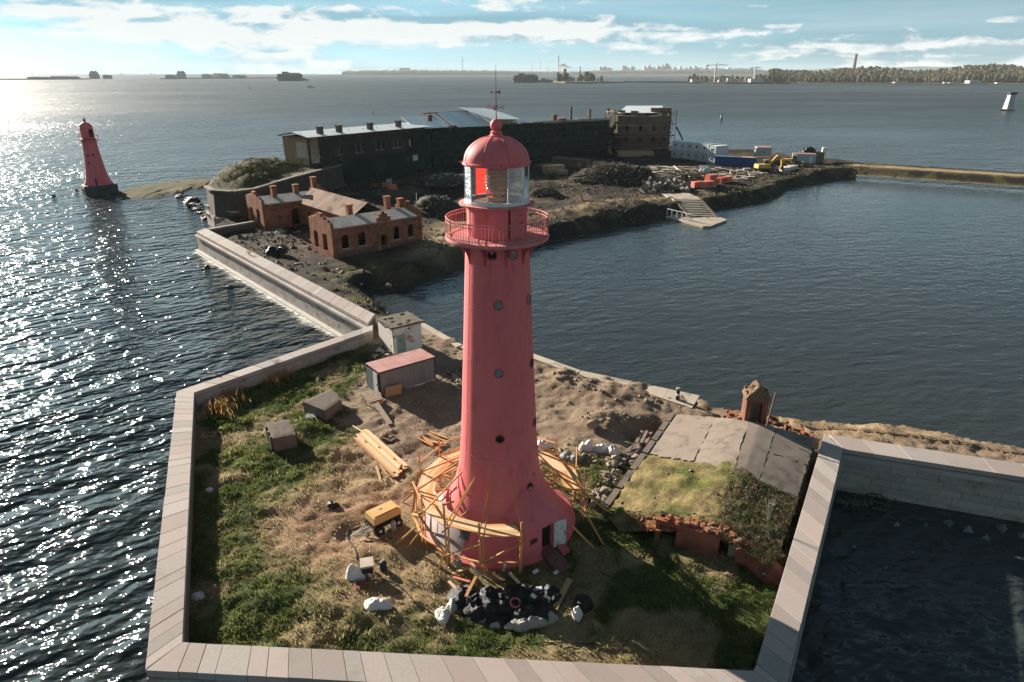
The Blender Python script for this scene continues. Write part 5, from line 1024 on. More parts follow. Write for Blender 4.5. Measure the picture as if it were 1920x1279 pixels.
# ------------------------------------------------------------ brick ruin in the yard
A = V(-27.2, 99.0, 0); B = V(-15.0, 109.6, 0); ux = (B-A).normalized(); br = thing('brick_ruin', 'roofed red brick barrack ruin of two gabled wings and a link', 'building', A, math.atan2(ux.y, ux.x))
SHEET = pm('grey_roof_sheet', (.40, .375, .355), (.32, .295, .275), scale=.6, rough=.55, c3=(.20, .15, .12), s3=.5, rand=.07); SHEETP = pm('pink_roof_sheet', (.29, .215, .175), (.24, .175, .14), scale=.7, rough=.95, spec=.05, c3=(.13, .085, .065), s3=.5, rand=.1)
OBRK = brick_mat('orange_brick', (.40, .135, .060), (.29, .092, .045), (.27, .19, .14), stain=(.11, .05, .035))
def pavilion(y0, Lw, Wd, H, front, end, full=True):
    T = Matrix.Translation((0, y0, 0)); wall_open(MB(), T, Lw, H, .45, front).build('front_wall', OBRK, br)
    wall_open(MB(), T @ Matrix.Translation((0, Wd, 0)) @ Matrix.Rotation(-PI/2, 4, 'Z'), Wd-.46, H, .45, end).build('end_wall', OBRK, br)
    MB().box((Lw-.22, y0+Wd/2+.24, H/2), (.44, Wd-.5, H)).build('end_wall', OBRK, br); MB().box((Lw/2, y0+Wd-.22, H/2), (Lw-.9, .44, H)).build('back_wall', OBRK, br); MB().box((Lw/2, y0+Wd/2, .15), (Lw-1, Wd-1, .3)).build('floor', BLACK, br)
    RH = .95; zc = H-.12
    for x, nm in ((0., 'gable'), (Lw-.45, 'gable')):
        m = MB()
        for k, (t0, t1) in enumerate(((0, .12), (.12, .3), (.3, .42), (.42, .58), (.58, .7), (.7, .88), (.88, 1))):
            hh = (.8, 1.1, 1.4, 1.9, 1.4, 1.1, .8)[k]; m.box((x+.225, y0+Wd*(t0+t1)/2, H+hh/2-.002), (.46, Wd*(t1-t0)-.001, hh))
        m.build(nm, OBRK, br)
    n = 8 if full else 7
    for k in range(n):
        for s in (0, 1):
            x0, x1 = .47+(Lw-.94)*k/n+.008, .47+(Lw-.94)*(k+1)/n-.008; ya, yb = (y0-.15, y0+Wd/2) if s == 0 else (y0+Wd+.15, y0+Wd/2)
            MB().add([V(x0, ya, zc), V(x1, ya, zc), V(x1, yb, zc+RH), V(x0, yb, zc+RH), V(x0, ya, zc+.06), V(x1, ya, zc+.06), V(x1, yb, zc+RH+.06), V(x0, yb, zc+RH+.06)], [(0, 3, 2, 1), (4, 5, 6, 7), (0, 1, 5, 4), (1, 2, 6, 5), (3, 0, 4, 7)] if s == 0 else [(0, 1, 2, 3), (7, 6, 5, 4), (4, 5, 1, 0), (5, 6, 2, 1), (7, 4, 0, 3)]).build('roof_sheet', SHEET, br)
    def chim(x, y, h=1.2): c = MB().box((x, y, zc+RH*.6+h/2), (.85, .85, h+1)).build('chimney', OBRK, br); MB().box((x, y, zc+RH*.6+h+.45), (1.05, 1.05, .25)).build('chimney_cap', OBRK, c)
    return chim
W5 = [(1.6, 3.0, 1.3, 3.5, .35), (4.4, 5.9, 1.3, 3.5, .35), (8.4, 9.3, .2, 2.6, 0), (10.8, 12.1, 1.3, 3.5, .35), (13.5, 14.8, 1.3, 3.5, .35)]
ch = pavilion(0, 16.2, 7.4, 4.7, W5, [(1.3, 2.7, 1.0, 3.6, .3), (4.3, 5.8, 1.0, 3.6, .3)]); ch(6.2, 5.6); ch(13.6, 6.2, 1.6); ch(15.4, 5.0, 1.2)
m = MB(); 
for k, hh in enumerate((.7, 1.2, 1.6, 1.2, .7)): m.box((8.1+.5*k, .2, 4.7+hh/2-.05), (.499, .48, hh))
m.build('door_gablet', OBRK, br)
for x0, x1, z0, z1, ar in W5[:2]+W5[3:]: MB().box(((x0+x1)/2, .22, 1.31), (x1-x0-.02, .5, .06)).build('sill', pm('pale_sill', (.55, .50, .46)), br); MB().box((x1-.04, .30, 2.3), (.07, .1, 2.0)).build('broken_frame', pm('pale_frame', (.50, .46, .42)), br)
MB().box((8.1, -.03, .45), (16.3, .08, .9)).build('plinth', pm('sooty_plinth', (.15, .085, .065), (.10, .06, .05), scale=2), br)
for x in (.25, 8.05, 9.65, 15.95): MB().box((x, -.06, 2.35), (.5, .14, 4.68)).build('pilaster', OBRK, br)
ch = pavilion(26.3, 13.0, 7.4, 4.7, [(5.3, 6.8, .3, 3.3, .3), (9, 10.4, 1.2, 3.4, .3)], [(1.3, 2.7, 1.0, 3.6, .3), (4.3, 5.8, 1.0, 3.6, .3)], False); ch(3.6, 29.2, 1.6); ch(8.0, 29.6, 1.4); ch(12.4, 31.2, 2.2)
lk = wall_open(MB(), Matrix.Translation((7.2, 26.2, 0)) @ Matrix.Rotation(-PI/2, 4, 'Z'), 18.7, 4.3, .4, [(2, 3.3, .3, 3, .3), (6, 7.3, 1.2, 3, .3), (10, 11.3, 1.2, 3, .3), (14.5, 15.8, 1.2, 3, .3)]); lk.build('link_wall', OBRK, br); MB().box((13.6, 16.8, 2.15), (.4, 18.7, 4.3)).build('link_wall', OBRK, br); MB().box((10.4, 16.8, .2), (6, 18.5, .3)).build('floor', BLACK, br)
for k in range(11):
    y0, y1 = 7.0+k*20.4/11+.008, 7.0+(k+1)*20.4/11-.008
    for x0, x1 in ((6.9, 10.4), (14.1, 10.4)):
        v = [V(x0, y0, 4.2), V(x0, y1, 4.2), V(x1, y1, 6.45), V(x1, y0, 6.45)]; v += [p+V(0, 0, .06) for p in v]; f = [(0, 1, 2, 3), (7, 6, 5, 4), (0, 4, 5, 1), (3, 2, 6, 7), (0, 3, 7, 4), (1, 5, 6, 2)]
        MB().add(v, f if x0 < x1 else [tuple(reversed(q)) for q in f]).build('roof_sheet', SHEETP, br)
# ------------------------------------------------------------ the round earth topped bastion
bs = thing('round_bastion', 'battered masonry bastion with grassy earth top beside the sea', 'bastion')
BF = [(-61.5, 135), (-58, 130), (-53.5, 128.3), (-50.5, 131.5), (-48.0, 146), (-44.5, 160), (-42.0, 170), (-42.8, 173.6), (-56.8, 171.6), (-62, 184), (-70.5, 181), (-70, 165), (-65.5, 148)]
bc = Vector((sum(p[0] for p in BF)/len(BF), sum(p[1] for p in BF)/len(BF))); MAS = pm('dark_masonry', (.095, .072, .055), (.05, .042, .035), scale=.5, rough=.95, bump=.4, bscale=2.2, bdist=.12, c3=(.055, .048, .040), s3=.3)  # masonry colour darkened to carry the shade of its visible face
n = len(BF); lo = [Vector((p[0]+(p[0]-bc.x)*.03, p[1]+(p[1]-bc.y)*.03)) for p in BF]
MB().add([(p.x, p.y, -3) for p in lo]+[(p.x, p.y, .3) for p in lo], [tuple(range(n, 2*n))]+[(i, (i+1) % n, n+(i+1) % n, n+i) for i in range(n)]).build('plinth', pm('pale_plinth', (.30, .26, .215), (.20, .17, .14), scale=.8, rough=.8), bs)
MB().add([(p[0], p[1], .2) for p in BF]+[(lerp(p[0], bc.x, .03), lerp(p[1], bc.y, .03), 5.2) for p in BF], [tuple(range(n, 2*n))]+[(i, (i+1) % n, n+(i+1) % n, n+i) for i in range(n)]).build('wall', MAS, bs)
for i in range(6):
    a, b = Vector(BF[i]), Vector(BF[i+1]); a, b = lerp(a, bc, .025), lerp(b, bc, .025); m_ = max(2, int((b-a).length/2.5))
    for k in range(m_): p, q = lerp(a, b, k/m_), lerp(a, b, (k+.985)/m_); MB().beam((p.x, p.y, 5.3), (q.x, q.y, 5.3), .9, .35).build('cornice_stone', pm('cornice', (.17, .14, .11), (.12, .10, .08), scale=1, rand=.15), bs)
mb = MB(); cols = []; K = 14; m_ = 72
def bper(t): t = t*n; i = int(t) % n; return lerp(Vector(BF[i]), Vector(BF[(i+1) % n]), t-int(t))
for j in range(K+1):
    for i in range(m_):
        e = lerp(bper(i/m_), bc, .05+.95*j/K); d = j/K; z = 5.3+.9*min(1, d*2.6)+1.3*fbm(e.x, e.y, .25, 4)*min(1, d*4)+.5*fbm(e.x, e.y, .9, 3)*min(1, d*4)-(2.2*max(0, 1-abs(e.x+49)/5)*min(1, d*3)); mb.v.append((e.x, e.y, z)); u = .5+fbm(e.x, e.y, .3, 4); c = Vector((.055, .07, .02)).lerp(Vector((.085, .065, .042)), min(1, max(0, u))); cols.append((*c, 1))
mb.f = [(j*m_+i, j*m_+(i+1) % m_, (j+1)*m_+(i+1) % m_, (j+1)*m_+i) for j in range(K) for i in range(m_)]
o = mb.build('earth_top', YARD, bs, 'all'); a_ = o.data.color_attributes.new('col', 'FLOAT_COLOR', 'POINT'); a_.data.foreach_set('color', np.array(cols, np.float32).ravel())
mb = MB()
for k in range(4000):
    t = random.random(); e = lerp(bper(random.random()), bc, .05+.9*math.sqrt(random.random())*.9); hit = o.closest_point_on_mesh((e.x, e.y, 8)); a = random.uniform(0, 6.28); h = random.uniform(.12, .45); z = hit[1].z if hit[0] else 6; mb.add([(e.x-.09*math.cos(a), e.y-.09*math.sin(a), z-.1), (e.x+.09*math.cos(a), e.y+.09*math.sin(a), z-.1), (e.x+random.gauss(0, .25), e.y+random.gauss(0, .25), z+h)], [(0, 1, 2)])
tag(mb.build('bastion_weeds', pm('bastion_weeds', (.075, .095, .028), (.15, .12, .05), scale=.35, bump=0), bs), kind='stuff')
for k in range(3): p, q = V(-62.6+k*.5, 136+k*.3, 1.6+.02*k), V(-53.2+k*.4, 127.3+k*.3, 1.6+.02*k); MB().beam(p, q, .28, .06).build('walkway_plank', WOODP, bs)
for k in range(6): p = lerp(V(-62, 134.6, 0), V(-54, 127.9, 0), k/5); MB().beam(p+V(0, 0, 1.55), p+V(.9, 1.0, 1.55), .1, .1).build('walkway_bracket', OLDW, bs)
# pink flag of red cloth on a mast
fl = thing('red_pennant', 'faded pink pennant on a thin mast on the bastion top', 'flag', G(533, 287, 6.2)); MB().tube([(0, 0, -.8), (0, 0, 4.2)], .05, 5).build('mast', IRON, fl); MB().add([V(.05, 0, 4.1), V(.8, .1, 1.6), V(.1, .1, .6), V(.05, .03, 4.1), V(.8, .13, 1.6), V(.1, .13, .6)], [(0, 1, 2), (5, 4, 3)]).build('cloth', pm('pink_cloth', (.60, .20, .20), rough=.8), fl)
# weedy spit and rocks between the bastion and the small lighthouse
mb = MB(); cols = []; sp = [(G(x, y, WZ)) for x, y in ((240, 356), (300, 353), (352, 350), (405, 343))]
for i in range(41):
    p = along([tuple(q) for q in sp], i/40); w = 3.5+7.5*math.sin(i/40*PI*.85+.25)
    for j in range(13): s = (j-6)/6; x, y = p.x+random.gauss(0, .2), p.y+s*w*1.7; z = WZ+.55*(1-s*s)-.12+.28*fbm(x, y, .3, 4); mb.v.append((x, y, z)); u = .5+fbm(x+3, y, .22, 4); cols.append((*Vector((.05, .062, .014)).lerp(Vector((.095, .065, .028)), min(1, max(0, u+i/70-.3))), 1))
mb.f = [(i*13+j, i*13+j+1, (i+1)*13+j+1, (i+1)*13+j) for i in range(40) for j in range(12)]
o = mb.build('seaweed_spit', YARD, None, 'all'); a_ = o.data.color_attributes.new('col', 'FLOAT_COLOR', 'POINT'); a_.data.foreach_set('color', np.array(cols, np.float32).ravel()); o.data.flip_normals(); tag(o, kind='structure')
foam('surf', [along([tuple(q) for q in sp], k/20)+V(0, 7, 0) for k in range(21)], [V(0, 10, 0)]*21, 'white surf breaking on the seaweed spit by the small lighthouse', .6); foam('surf', [G(150+15*k, 362+(6 if 4 <= k <= 6 else 0), WZ) for k in range(8)], [V(0, -12, 0)]*8, 'pale wash around the small lighthouse block', .5)
random.seed(61)
for k in range(46):
    t = random.random(); x, y = lerp(335, 405, t)+random.gauss(0, 7), lerp(362, 418, t)+random.gauss(0, 6); p = G(x, y, WZ); s = random.uniform(.4, 1.4)*(1.5 if k < 6 else .8); o = MB().blob((0, 0, 0), (s, s*.8, s*.45), k, .5, 8, 6).build('shore_rock', DST); o.location = p; tag(o, 'black wet rock in the shallows beside the round bastion', 'rock', 'rocks in the shallows')
for k, (x, y) in enumerate(((388, 502), (431, 540), (142, 357), (100, 368))): o = MB().blob((0, 0, 0), (.55, .4, .4), k+5, .5, 8, 6).build('lone_rock', DST); o.location = G(x, y, WZ); tag(o, ('black rock awash off the middle of the long sea wall', 'black stump of rock near the surf of the sea wall', 'low black rock awash left of the small lighthouse', 'flat black rock farther out from the small lighthouse')[k], 'rock')
# ------------------------------------------------------------ the long fort under repair
DKB = pm('dark_brick', (.055, .046, .039), (.030, .027, .025), scale=.6, rough=.95, bump=.3, bscale=3, bdist=.06, c3=(.085, .062, .045), s3=.35)  # brick colour darkened for the shade under the netting
TANB = pm('tan_plaster', (.34, .22, .14), (.24, .15, .10), scale=.5, rough=.95, bump=.2, c3=(.42, .34, .27), s3=.25)
WROOF = pm('white_metal_roof', (.80, .84, .84), (.70, .75, .76), scale=.5, rough=.45, bump=.03, rand=.05, metal=.15)
RAFT = pm('red_rafters', (.22, .10, .065), (.15, .07, .05), scale=2, rand=.2)
def net_mat():
    m = bpy.data.materials.new('scaffold_net'); m.use_nodes = True; N = m.node_tree.nodes; L = m.node_tree.links; b = N['Principled BSDF']; b.inputs['Base Color'].default_value = (.010, .024, .021, 1); b.inputs['Roughness'].default_value = .9
    n = N.new('ShaderNodeTexNoise'); n.inputs['Scale'].default_value = .35; n.inputs['Detail'].default_value = 7; g = N.new('ShaderNodeNewGeometry'); L.new(g.outputs['Position'], n.inputs['Vector']); r = N.new('ShaderNodeMapRange'); r.inputs[1].default_value = .3; r.inputs[2].default_value = .6; r.inputs[3].default_value = .45; r.inputs[4].default_value = .96; L.new(n.outputs['Fac'], r.inputs[0]); L.new(r.outputs[0], b.inputs['Alpha']); return m
NET = net_mat()
def sheet4(parent, name, mat, q, th=.08):
    q = [Vector(p) for p in q]; n = (q[1]-q[0]).cross(q[3]-q[0]).normalized()*th; MB().hexa([p-n for p in q], q).build(name, mat, parent)
def roof_strip(parent, e0, e1, r0, r1, n, mat=WROOF, gap=.02):
    e0, e1, r0, r1 = map(Vector, (e0, e1, r0, r1))
    for k in range(n): a, b = (k+gap/2)/n, (k+1-gap/2)/n; sheet4(parent, 'roof_sheet', mat, (lerp(e0, e1, a), lerp(e0, e1, b), lerp(r0, r1, b), lerp(r0, r1, a)))
# west wing
K0 = V(-48.4, 165.5, 0); u = V(.58, .8145, 0).normalized(); nrm = V(-u.y, u.x, 0); LW = 43; WD = 10; HE = 12.0
fw = thing('fort_west_wing', 'dark long fort wing with white metal roof behind the brick ruin', 'building', K0, math.atan2(u.y, u.x))
ops = []
for x in (2.0, 8.5, 14.0, 15.8, 21.0, 22.8, 27.5, 29.2, 34.0, 35.8): ops.append((x, x+1.2, 7.4, 9.4, .25))
low = [(x, x+2.6, .8, 4.6, .8) for x in (6, 12.5, 19, 25.5, 32, 38)]
wall_open(MB(), Matrix.Translation((0, 0, 6)), LW, 6, .8, [(a, b, c-6, d-6, e) for a, b, c, d, e in ops]).build('upper_wall', DKB, fw); wall_open(MB(), Matrix(), LW, 6, .8, low).build('lower_wall', DKB, fw)
for x0, x1, z0, z1, ar in ops: MB().box(((x0+x1)/2, -.05, z0-.06), (x1-x0+.2, .3, .1)).build('sill', pm('pale_sill', (.55, .50, .46)), fw); MB().box((x0+.62, .15, (z0+z1)/2), (.10, .12, z1-z0)).build('window_post', pm('pale_frame', (.50, .46, .42)), fw)
for x in (4.6, 11.3, 17.8, 24.3, 30.8, 37): MB().box((x, -.2, 3.2), (1.3, .4, 6.4)).build('pilaster', DKB, fw)
MB().box((.4, WD/2+.4, HE/2), (.8, WD-.8, HE)).build('end_wall', TANB, fw); MB().box((-.02, 3.2, 9.0), (.06, 3.8, 3.6)).build('plaster_patch', pm('pale_patch', (.52, .43, .36), scale=1), fw); MB().box((LW/2, WD-.3, HE/2), (LW-1.6, .6, HE)).build('back_wall', DKB, fw); MB().box((1.2, -.03, 9), (2.4, .1, 6)).build('corner_plaster', TANB, fw)
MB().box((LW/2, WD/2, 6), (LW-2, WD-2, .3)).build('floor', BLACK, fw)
roof_strip(fw, (-1.2, -1.0, HE+.25), (LW-.2, -1.0, HE+.25), (-1.2, WD/2, HE+1.25), (LW-.2, WD/2, HE+1.25), 20); roof_strip(fw, (LW-.2, WD+1, HE+.25), (-1.2, WD+1, HE+.25), (LW-.2, WD/2, HE+1.25), (-1.2, WD/2, HE+1.25), 20)
for k in range(9):
    x = -.6+k*LW/8.6
    for y0, y1 in ((-.9, WD/2), (WD+.9, WD/2)): MB().beam((x, y0, HE+.1), (x, y1, HE+1.1), .14, .2).build('rafter', RAFT, fw)
    MB().beam((x, 2.3, HE), (x, 2.3, HE+1.0), .14, .14).build('truss_post', RAFT, fw); MB().beam((x, 0, HE+.05), (x, WD, HE+.05), .14, .16).build('tie_beam', RAFT, fw)
for x in (4.5, 10.5, 21, 31.5): c = MB().box((x, 1.3, HE+1.1), (1.3, 1.1, 2.2)).build('chimney', CONCD, fw); MB().box((x, 1.3, HE+2.25), (1.5, 1.3, .18)).build('chimney_cap', CONCD, c)
for x in range(0, 43, 3): MB().tube([(x, -.7, HE-1.8), (x, -.7, HE+.2)], .05, 4).build('scaffold_pole', RAFT, fw)
MB().tube([(-.5, -.7, HE-.4), (LW, -.7, HE-.4)], .05, 4).build('scaffold_rail', RAFT, fw)
for x0, x1, z0, z1 in ((LW-9, LW-1, 0, HE), (3.2, 12, 0, 5.9), (12.1, 22, 0, 5.9), (22.1, 33.9, 0, 6.2)): sheet4(fw, 'net', NET, ((x0, -1.0, z0), (x1, -1.0, z0), (x1, -1.0, z1), (x0, -1.0, z1)), .01)
MB().box((35, -1.1, 4.2), (1.9, .08, 1.5)).build('notice_board', pm('pale_board2', (.52, .55, .56)), fw)
# middle block with raised roofs
P0 = K0+u*LW; P1 = V(9.5, 223.5, 0); u2 = (P1-P0).normalized(); LM = (P1-P0).length
fm = thing('fort_middle_block', 'netted middle block of the fort with three white roof planes and open rafters', 'building', P0, math.atan2(u2.y, u2.x))
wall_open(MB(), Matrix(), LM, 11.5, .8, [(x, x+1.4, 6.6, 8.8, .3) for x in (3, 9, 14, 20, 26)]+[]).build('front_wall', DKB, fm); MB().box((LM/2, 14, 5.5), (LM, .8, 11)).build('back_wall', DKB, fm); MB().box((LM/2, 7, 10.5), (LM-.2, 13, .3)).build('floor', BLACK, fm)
for k in range(6): x0 = k*LM/6; sheet4(fm, 'net', NET, ((x0+.05, -1.1, 0), (x0+LM/6-.05, -1.1, 0), (x0+LM/6-.05, -1.1, 11.8), (x0+.05, -1.1, 11.8)), .01)
roof_strip(fm, (-5.5, -2.2, 11.9), (5.0, -2.2, 11.9), (-6.0, 6.5, 14.6), (3.5, 6.5, 14.6), 5); roof_strip(fm, (8.5, -1.6, 11.7), (20.5, -2.6, 11.7), (7.5, 8.5, 15.4), (16.5, 8.0, 15.4), 6); roof_strip(fm, (19.5, -2.8, 13.6), (30.0, -2.8, 13.2), (14.5, 9.0, 16.6), (26.0, 9, 16.0), 6); roof_strip(fm, (28.5, -1.0, 12.3), (35.5, -1.6, 11.9), (26.5, 7.0, 15.2), (30.0, 7, 14.8), 4)
for k in range(12):
    x = 3.0+k*2.2; MB().beam((x, -.5, 11.4), (x-1.0, 8.5, 15.3), .16, .22).build('rafter', RAFT, fm); MB().beam((x, 1.5, 11.2), (x, 1.5, 12.6), .16, .16).build('truss_post', RAFT, fm)
MB().beam((2.5, 8.6, 15.2), (28, 8.6, 15.6), .25, .3).build('ridge_beam', RAFT, fm); MB().box((1.5, 3.2, 13.8), (1.3, 1.1, 2.6)).build('chimney', CONCD, fm); MB().box((26, .4, 12.3), (8, 1.0, 1.9)).build('board_parapet', OLDW, fm)
# east netted range
Q1 = V(32.5, 239.5, 0); u3 = (Q1-P1).normalized(); LE = (Q1-P1).length
fe = thing('fort_east_range', 'roofless fort range wrapped in dark green netting with chimney stumps', 'building', P1, math.atan2(u3.y, u3.x))
wall_open(MB(), Matrix(), LE, 11.2, .8, [(x, x+1.3, 6.4, 8.6, .3) for x in (3, 8, 13, 18, 23)]).build('front_wall', DKB, fe); MB().box((LE/2, 11, 5.5), (LE, .8, 11)).build('back_wall', DKB, fe); MB().box((LE/2, 5.5, 10.3), (LE-.2, 10, .5)).build('attic_floor', pm('attic_rubble', (.16, .12, .09), (.09, .07, .055), scale=.8, bump=.4, bdist=.1), fe)
for k in range(6):
    x0 = k*LE/6
    for z0, z1 in ((0, 3.9), (3.95, 7.8), (7.85, 11.6)): sheet4(fe, 'net', NET, ((x0+.04, -1.2, z0), (x0+LE/6-.04, -1.2, z0), (x0+LE/6-.04, -1.2, z1), (x0+.04, -1.2, z1)), .01)
for k in range(15):
    MB().tube([(k*LE/14, -1.35, 0), (k*LE/14, -1.35, 12.4)], .05, 4).build('scaffold_pole', IRON, fe)
for z in (2, 4, 6, 8, 10, 12): MB().tube([(0, -1.35, z), (LE, -1.35, z)], .05, 4).build('scaffold_rail', IRON, fe)
for k in range(14): MB().tube([(k*LM/13, -1.25, 0), (k*LM/13, -1.25, 12.2)], .05, 4).build('scaffold_pole', IRON, fm)
for z in (2, 4, 6, 8, 10): MB().tube([(0, -1.25, z), (LM, -1.25, z)], .05, 4).build('scaffold_rail', IRON, fm)
sheet4(fe, 'net_top', pm('pale_green_net', (.10, .15, .12), (.07, .10, .08), scale=1), ((0, -1.2, 11.65), (LE, -1.2, 11.65), (LE, .6, 12.1), (0, .6, 12.1)), .02)
for x, y, h, w_ in ((8, 4, 3.4, 1.6), (15.5, 4.5, 5.6, .8), (22.5, 3, 4.8, .8), (12, 6, 2.0, 3.5)): MB().box((x, y, 10.3+h/2), (w_, w_, h)).build('chimney_stump', OBRK if w_ > 2 else CONC, fe)
for k in range(16): MB().beam((random.uniform(2, 26), random.uniform(1, 9), 10.8), (random.uniform(2, 26), random.uniform(1, 9), 11.6), .2, .2).build('loose_beam', OLDW, fe)
# round east tower with scaffold lifts
TC = V(44.5, 246, 0); ft = thing('fort_round_tower', 'round fort tower in scaffolding at the end of the netted range', 'tower', TC)
TB = pm('tower_brick', (.20, .145, .108), (.11, .085, .068), scale=.5, rough=.95, bump=.3, bscale=3, bdist=.06, c3=(.20, .155, .125), s3=.3); TR = pm('tower_red', (.15, .075, .06), (.10, .055, .045), scale=.6, rough=.95, bump=.2)
nS = 18; RT = 11.2
for lv, (z0, z1, mat, zz0, zz1) in enumerate(((0, 3.6, TR, 1.0, 2.9), (3.6, 7.2, TR, 1.0, 2.8), (7.2, 11.0, TB, 1.0, 3.0), (11.0, 14.0, TB, 9, 9))):
    for k in range(nS):
        a0, a1 = -110+k*220/nS, -110+(k+1)*220/nS; p, q = pol(RT, a0, z0), pol(RT, a1, z0); l = (q-p).length; M_ = frame(p, q)
        o = wall_open(MB(), Matrix(), l, z1-z0+(random.uniform(-1.6, 1.0) if lv == 3 else 0), .7, [(l/2-.5, l/2+.5, zz0, zz1, .2)] if (k % 2 == 0 and lv < 3) else []).build('wall_bay', mat, ft); o.matrix_basis = M_
    MB().lathe([(RT+.05, z1-.25), (RT+.35, z1-.2), (RT+.35, z1), (RT+.05, z1+.02)], 40, a0=R(-110), a1=R(110)).build('cornice', TB, ft)
    MB().lathe([(RT+.6, z1-1.0), (RT+1.7, z1-1.0), (RT+1.7, z1-.92), (RT+.6, z1-.92)], 30, a0=R(-60), a1=R(80)).build('scaffold_lift', OLDW, ft)
for k in range(12): a = -60+k*12.5; MB().tube([pol(RT+1.7, a, 0), pol(RT+1.7, a, 14.6)], .06, 4).build('scaffold_pole', IRON, ft)
MB().lathe([(.01, 10.8), (RT, 10.8)], 32).build('floor', BLACK, ft).data.flip_normals(); MB().lathe([(RT-1.6, 0), (RT-1.6, 13)], 32).build('black_liner', BLACK, ft); sheet4(ft, 'net', NET, (pol(RT+1.9, -75, 0), pol(RT+1.9, -48, 0), pol(RT+1.9, -48, 13.5), pol(RT+1.9, -75, 13.5)), .01)  # black cylinder added inside so no sky shows through the windows
roof_strip(ft, (-9, -9, 13.8), (5, -10, 13.8), (-4, 4, 15.6), (9, 4, 15.6), 9); MB().box((6, -6.5, 14.6), (7, 2, 1.6)).build('parapet_stub', TB, ft); MB().beam((12.5, -4, 9), (17.5, -6, 0), .5, .5).build('prop', CONC, ft)
# ------------------------------------------------------------ site cabins and containers
CABW = pm('cabin_white', (.52, .55, .55), (.44, .47, .47), scale=.8, rough=.5, rand=.05); CABG = pm('cabin_grey_green', (.32, .37, .37), (.26, .30, .30), scale=.8, rough=.5, rand=.05)
def cabin(label, p, rz, w, d, h, mat, roof=None, group=None, win=True, door=False, name='site_cabin', cat='cabin', z=0.):
    o = thing(name, label, cat, (p[0], p[1], z), rz, group); MB().box((w/2, d/2, h/2), (w, d, h-.02)).build('shell', mat, o); MB().box((w/2, d/2, h+.03), (w+.12, d+.12, .10)).build('roof', roof or WROOF, o)
    for x in (.04, w-.04): MB().box((x, -.03, h/2), (.10, .08, h-.04)).build('corner_post', WHT, o)
    if win: f = MB().box((w/2, -.04, h*.56), (.95, .09, 1.1)).build('window_frame', WHT, o); MB().box((w/2, -.09, h*.56), (.62, .03, .8)).build('pane', pm('cabin_pane', (.03, .035, .04), rough=.2, bump=0), f)
    if door: MB().box((w*.8, -.04, h*.42), (.8, .07, h*.8)).build('door', WHT, o)
    return o
c0 = V(52.6, 227, 0); cu = V(62.9, 212.6, 0)-c0; cw = cu.length/6; rz = math.atan2(cu.y, cu.x)
for lv in (0, 1):
    for k in range(6): p = c0+cu*(k/6); cabin('pale site cabin in the '+('upper' if lv else 'lower')+' row, '+('first', 'second', 'third', 'fourth', 'fifth', 'sixth')[k]+' from the round tower', p, rz, cw-.06, 6, 2.6, CABW if lv else CABG, None, ('upper' if lv else 'lower')+' cabin row', z=zg(p.x, p.y)+lv*2.75)
bq = V(61.6, 208.6, 0); be = V(72.4, 203.4, 0)-bq
bl = thing('blue_container', 'long blue shipping container in front of the two storey cabins', 'container', (bq.x, bq.y, .2), math.atan2(be.y, be.x)); BLU = pm('blue_paint', (.02, .075, .24), (.015, .055, .19), scale=1, rough=.45)
MB().box((6, 1.25, 1.4), (11.9, 2.4, 2.6)).build('shell', BLU, bl)
for k in range(36): MB().box((.25+k*.33, .03, 1.4), (.16, .06, 2.3)).build('corrugation', BLU, bl)
MB().box((6, 1.25, 2.75), (12, 2.5, .1)).build('roof', pm('blue_grey_roof', (.10, .16, .22)), bl); MB().box((9.5, 1.2, 2.83), (3.5, 1.6, .05)).build('roof_board', WOODP, bl)
for z in (.14, 2.66): MB().box((6, .0, z), (12, .12, .14)).build('rail', BLU, bl)
cabin('cream site cabin end behind the blue container', V(75, 211, 0), -.1, 4.2, 4, 2.5, pm('cream_cabin', (.50, .44, .34)), PKR, win=False); cabin('grey cabin with pink roof raised above the loader', V(78.6, 221.5, 0), -.15, 4.6, 4, 3.2, CABG, PKR, z=1.0); cabin('pale turquoise cabin with door near the sandy mole path', V(86.8, 212.5, 0), -.32, 6.6, 2.6, 2.7, pm('turquoise_cabin', (.36, .46, .45)), PKR, win=False, door=True, z=.5); cabin('grey wall shed behind the turquoise cabin', V(93.6, 213.6, 0), -.3, 3.2, 3, 3.0, CONC, CONCD, win=False, z=.4)
o = cloth('black tarpaulin bundle on the sheds by the mole path', 1508, 297, 3, 1.4, 1.6, 90, BAGB, 'tarpaulin', 'tarpaulin'); o.location = (93, 216, 3.4)
tk = thing('white_tank', 'small white tank on the shed roof near the mole path', 'tank', (97.5, 215.5, 3.4)); MB().lathe([(.001, 0), (.7, 0), (.7, 1.2), (.001, 1.3)], 14).build('tank_body', WHT, tk); MB().box((0, 0, 1.35), (1.0, 1.0, .12)).build('lid', WHT, tk)
for k in range(3): o = MB().box((0, 0, .5), (2.6, 1.6, 1.0), .1*k).build('white_block', pm('pale_stack', (.55, .52, .47), rand=.1)); p = G(1472+k*3, 320-k*2, .3); o.location = (p.x+k*.6, p.y, .2 if k == 0 else .2+k*.0); tag(o, 'pale block of stacked slabs between excavator and loader', 'slabs', 'pale slab stacks by the loader')
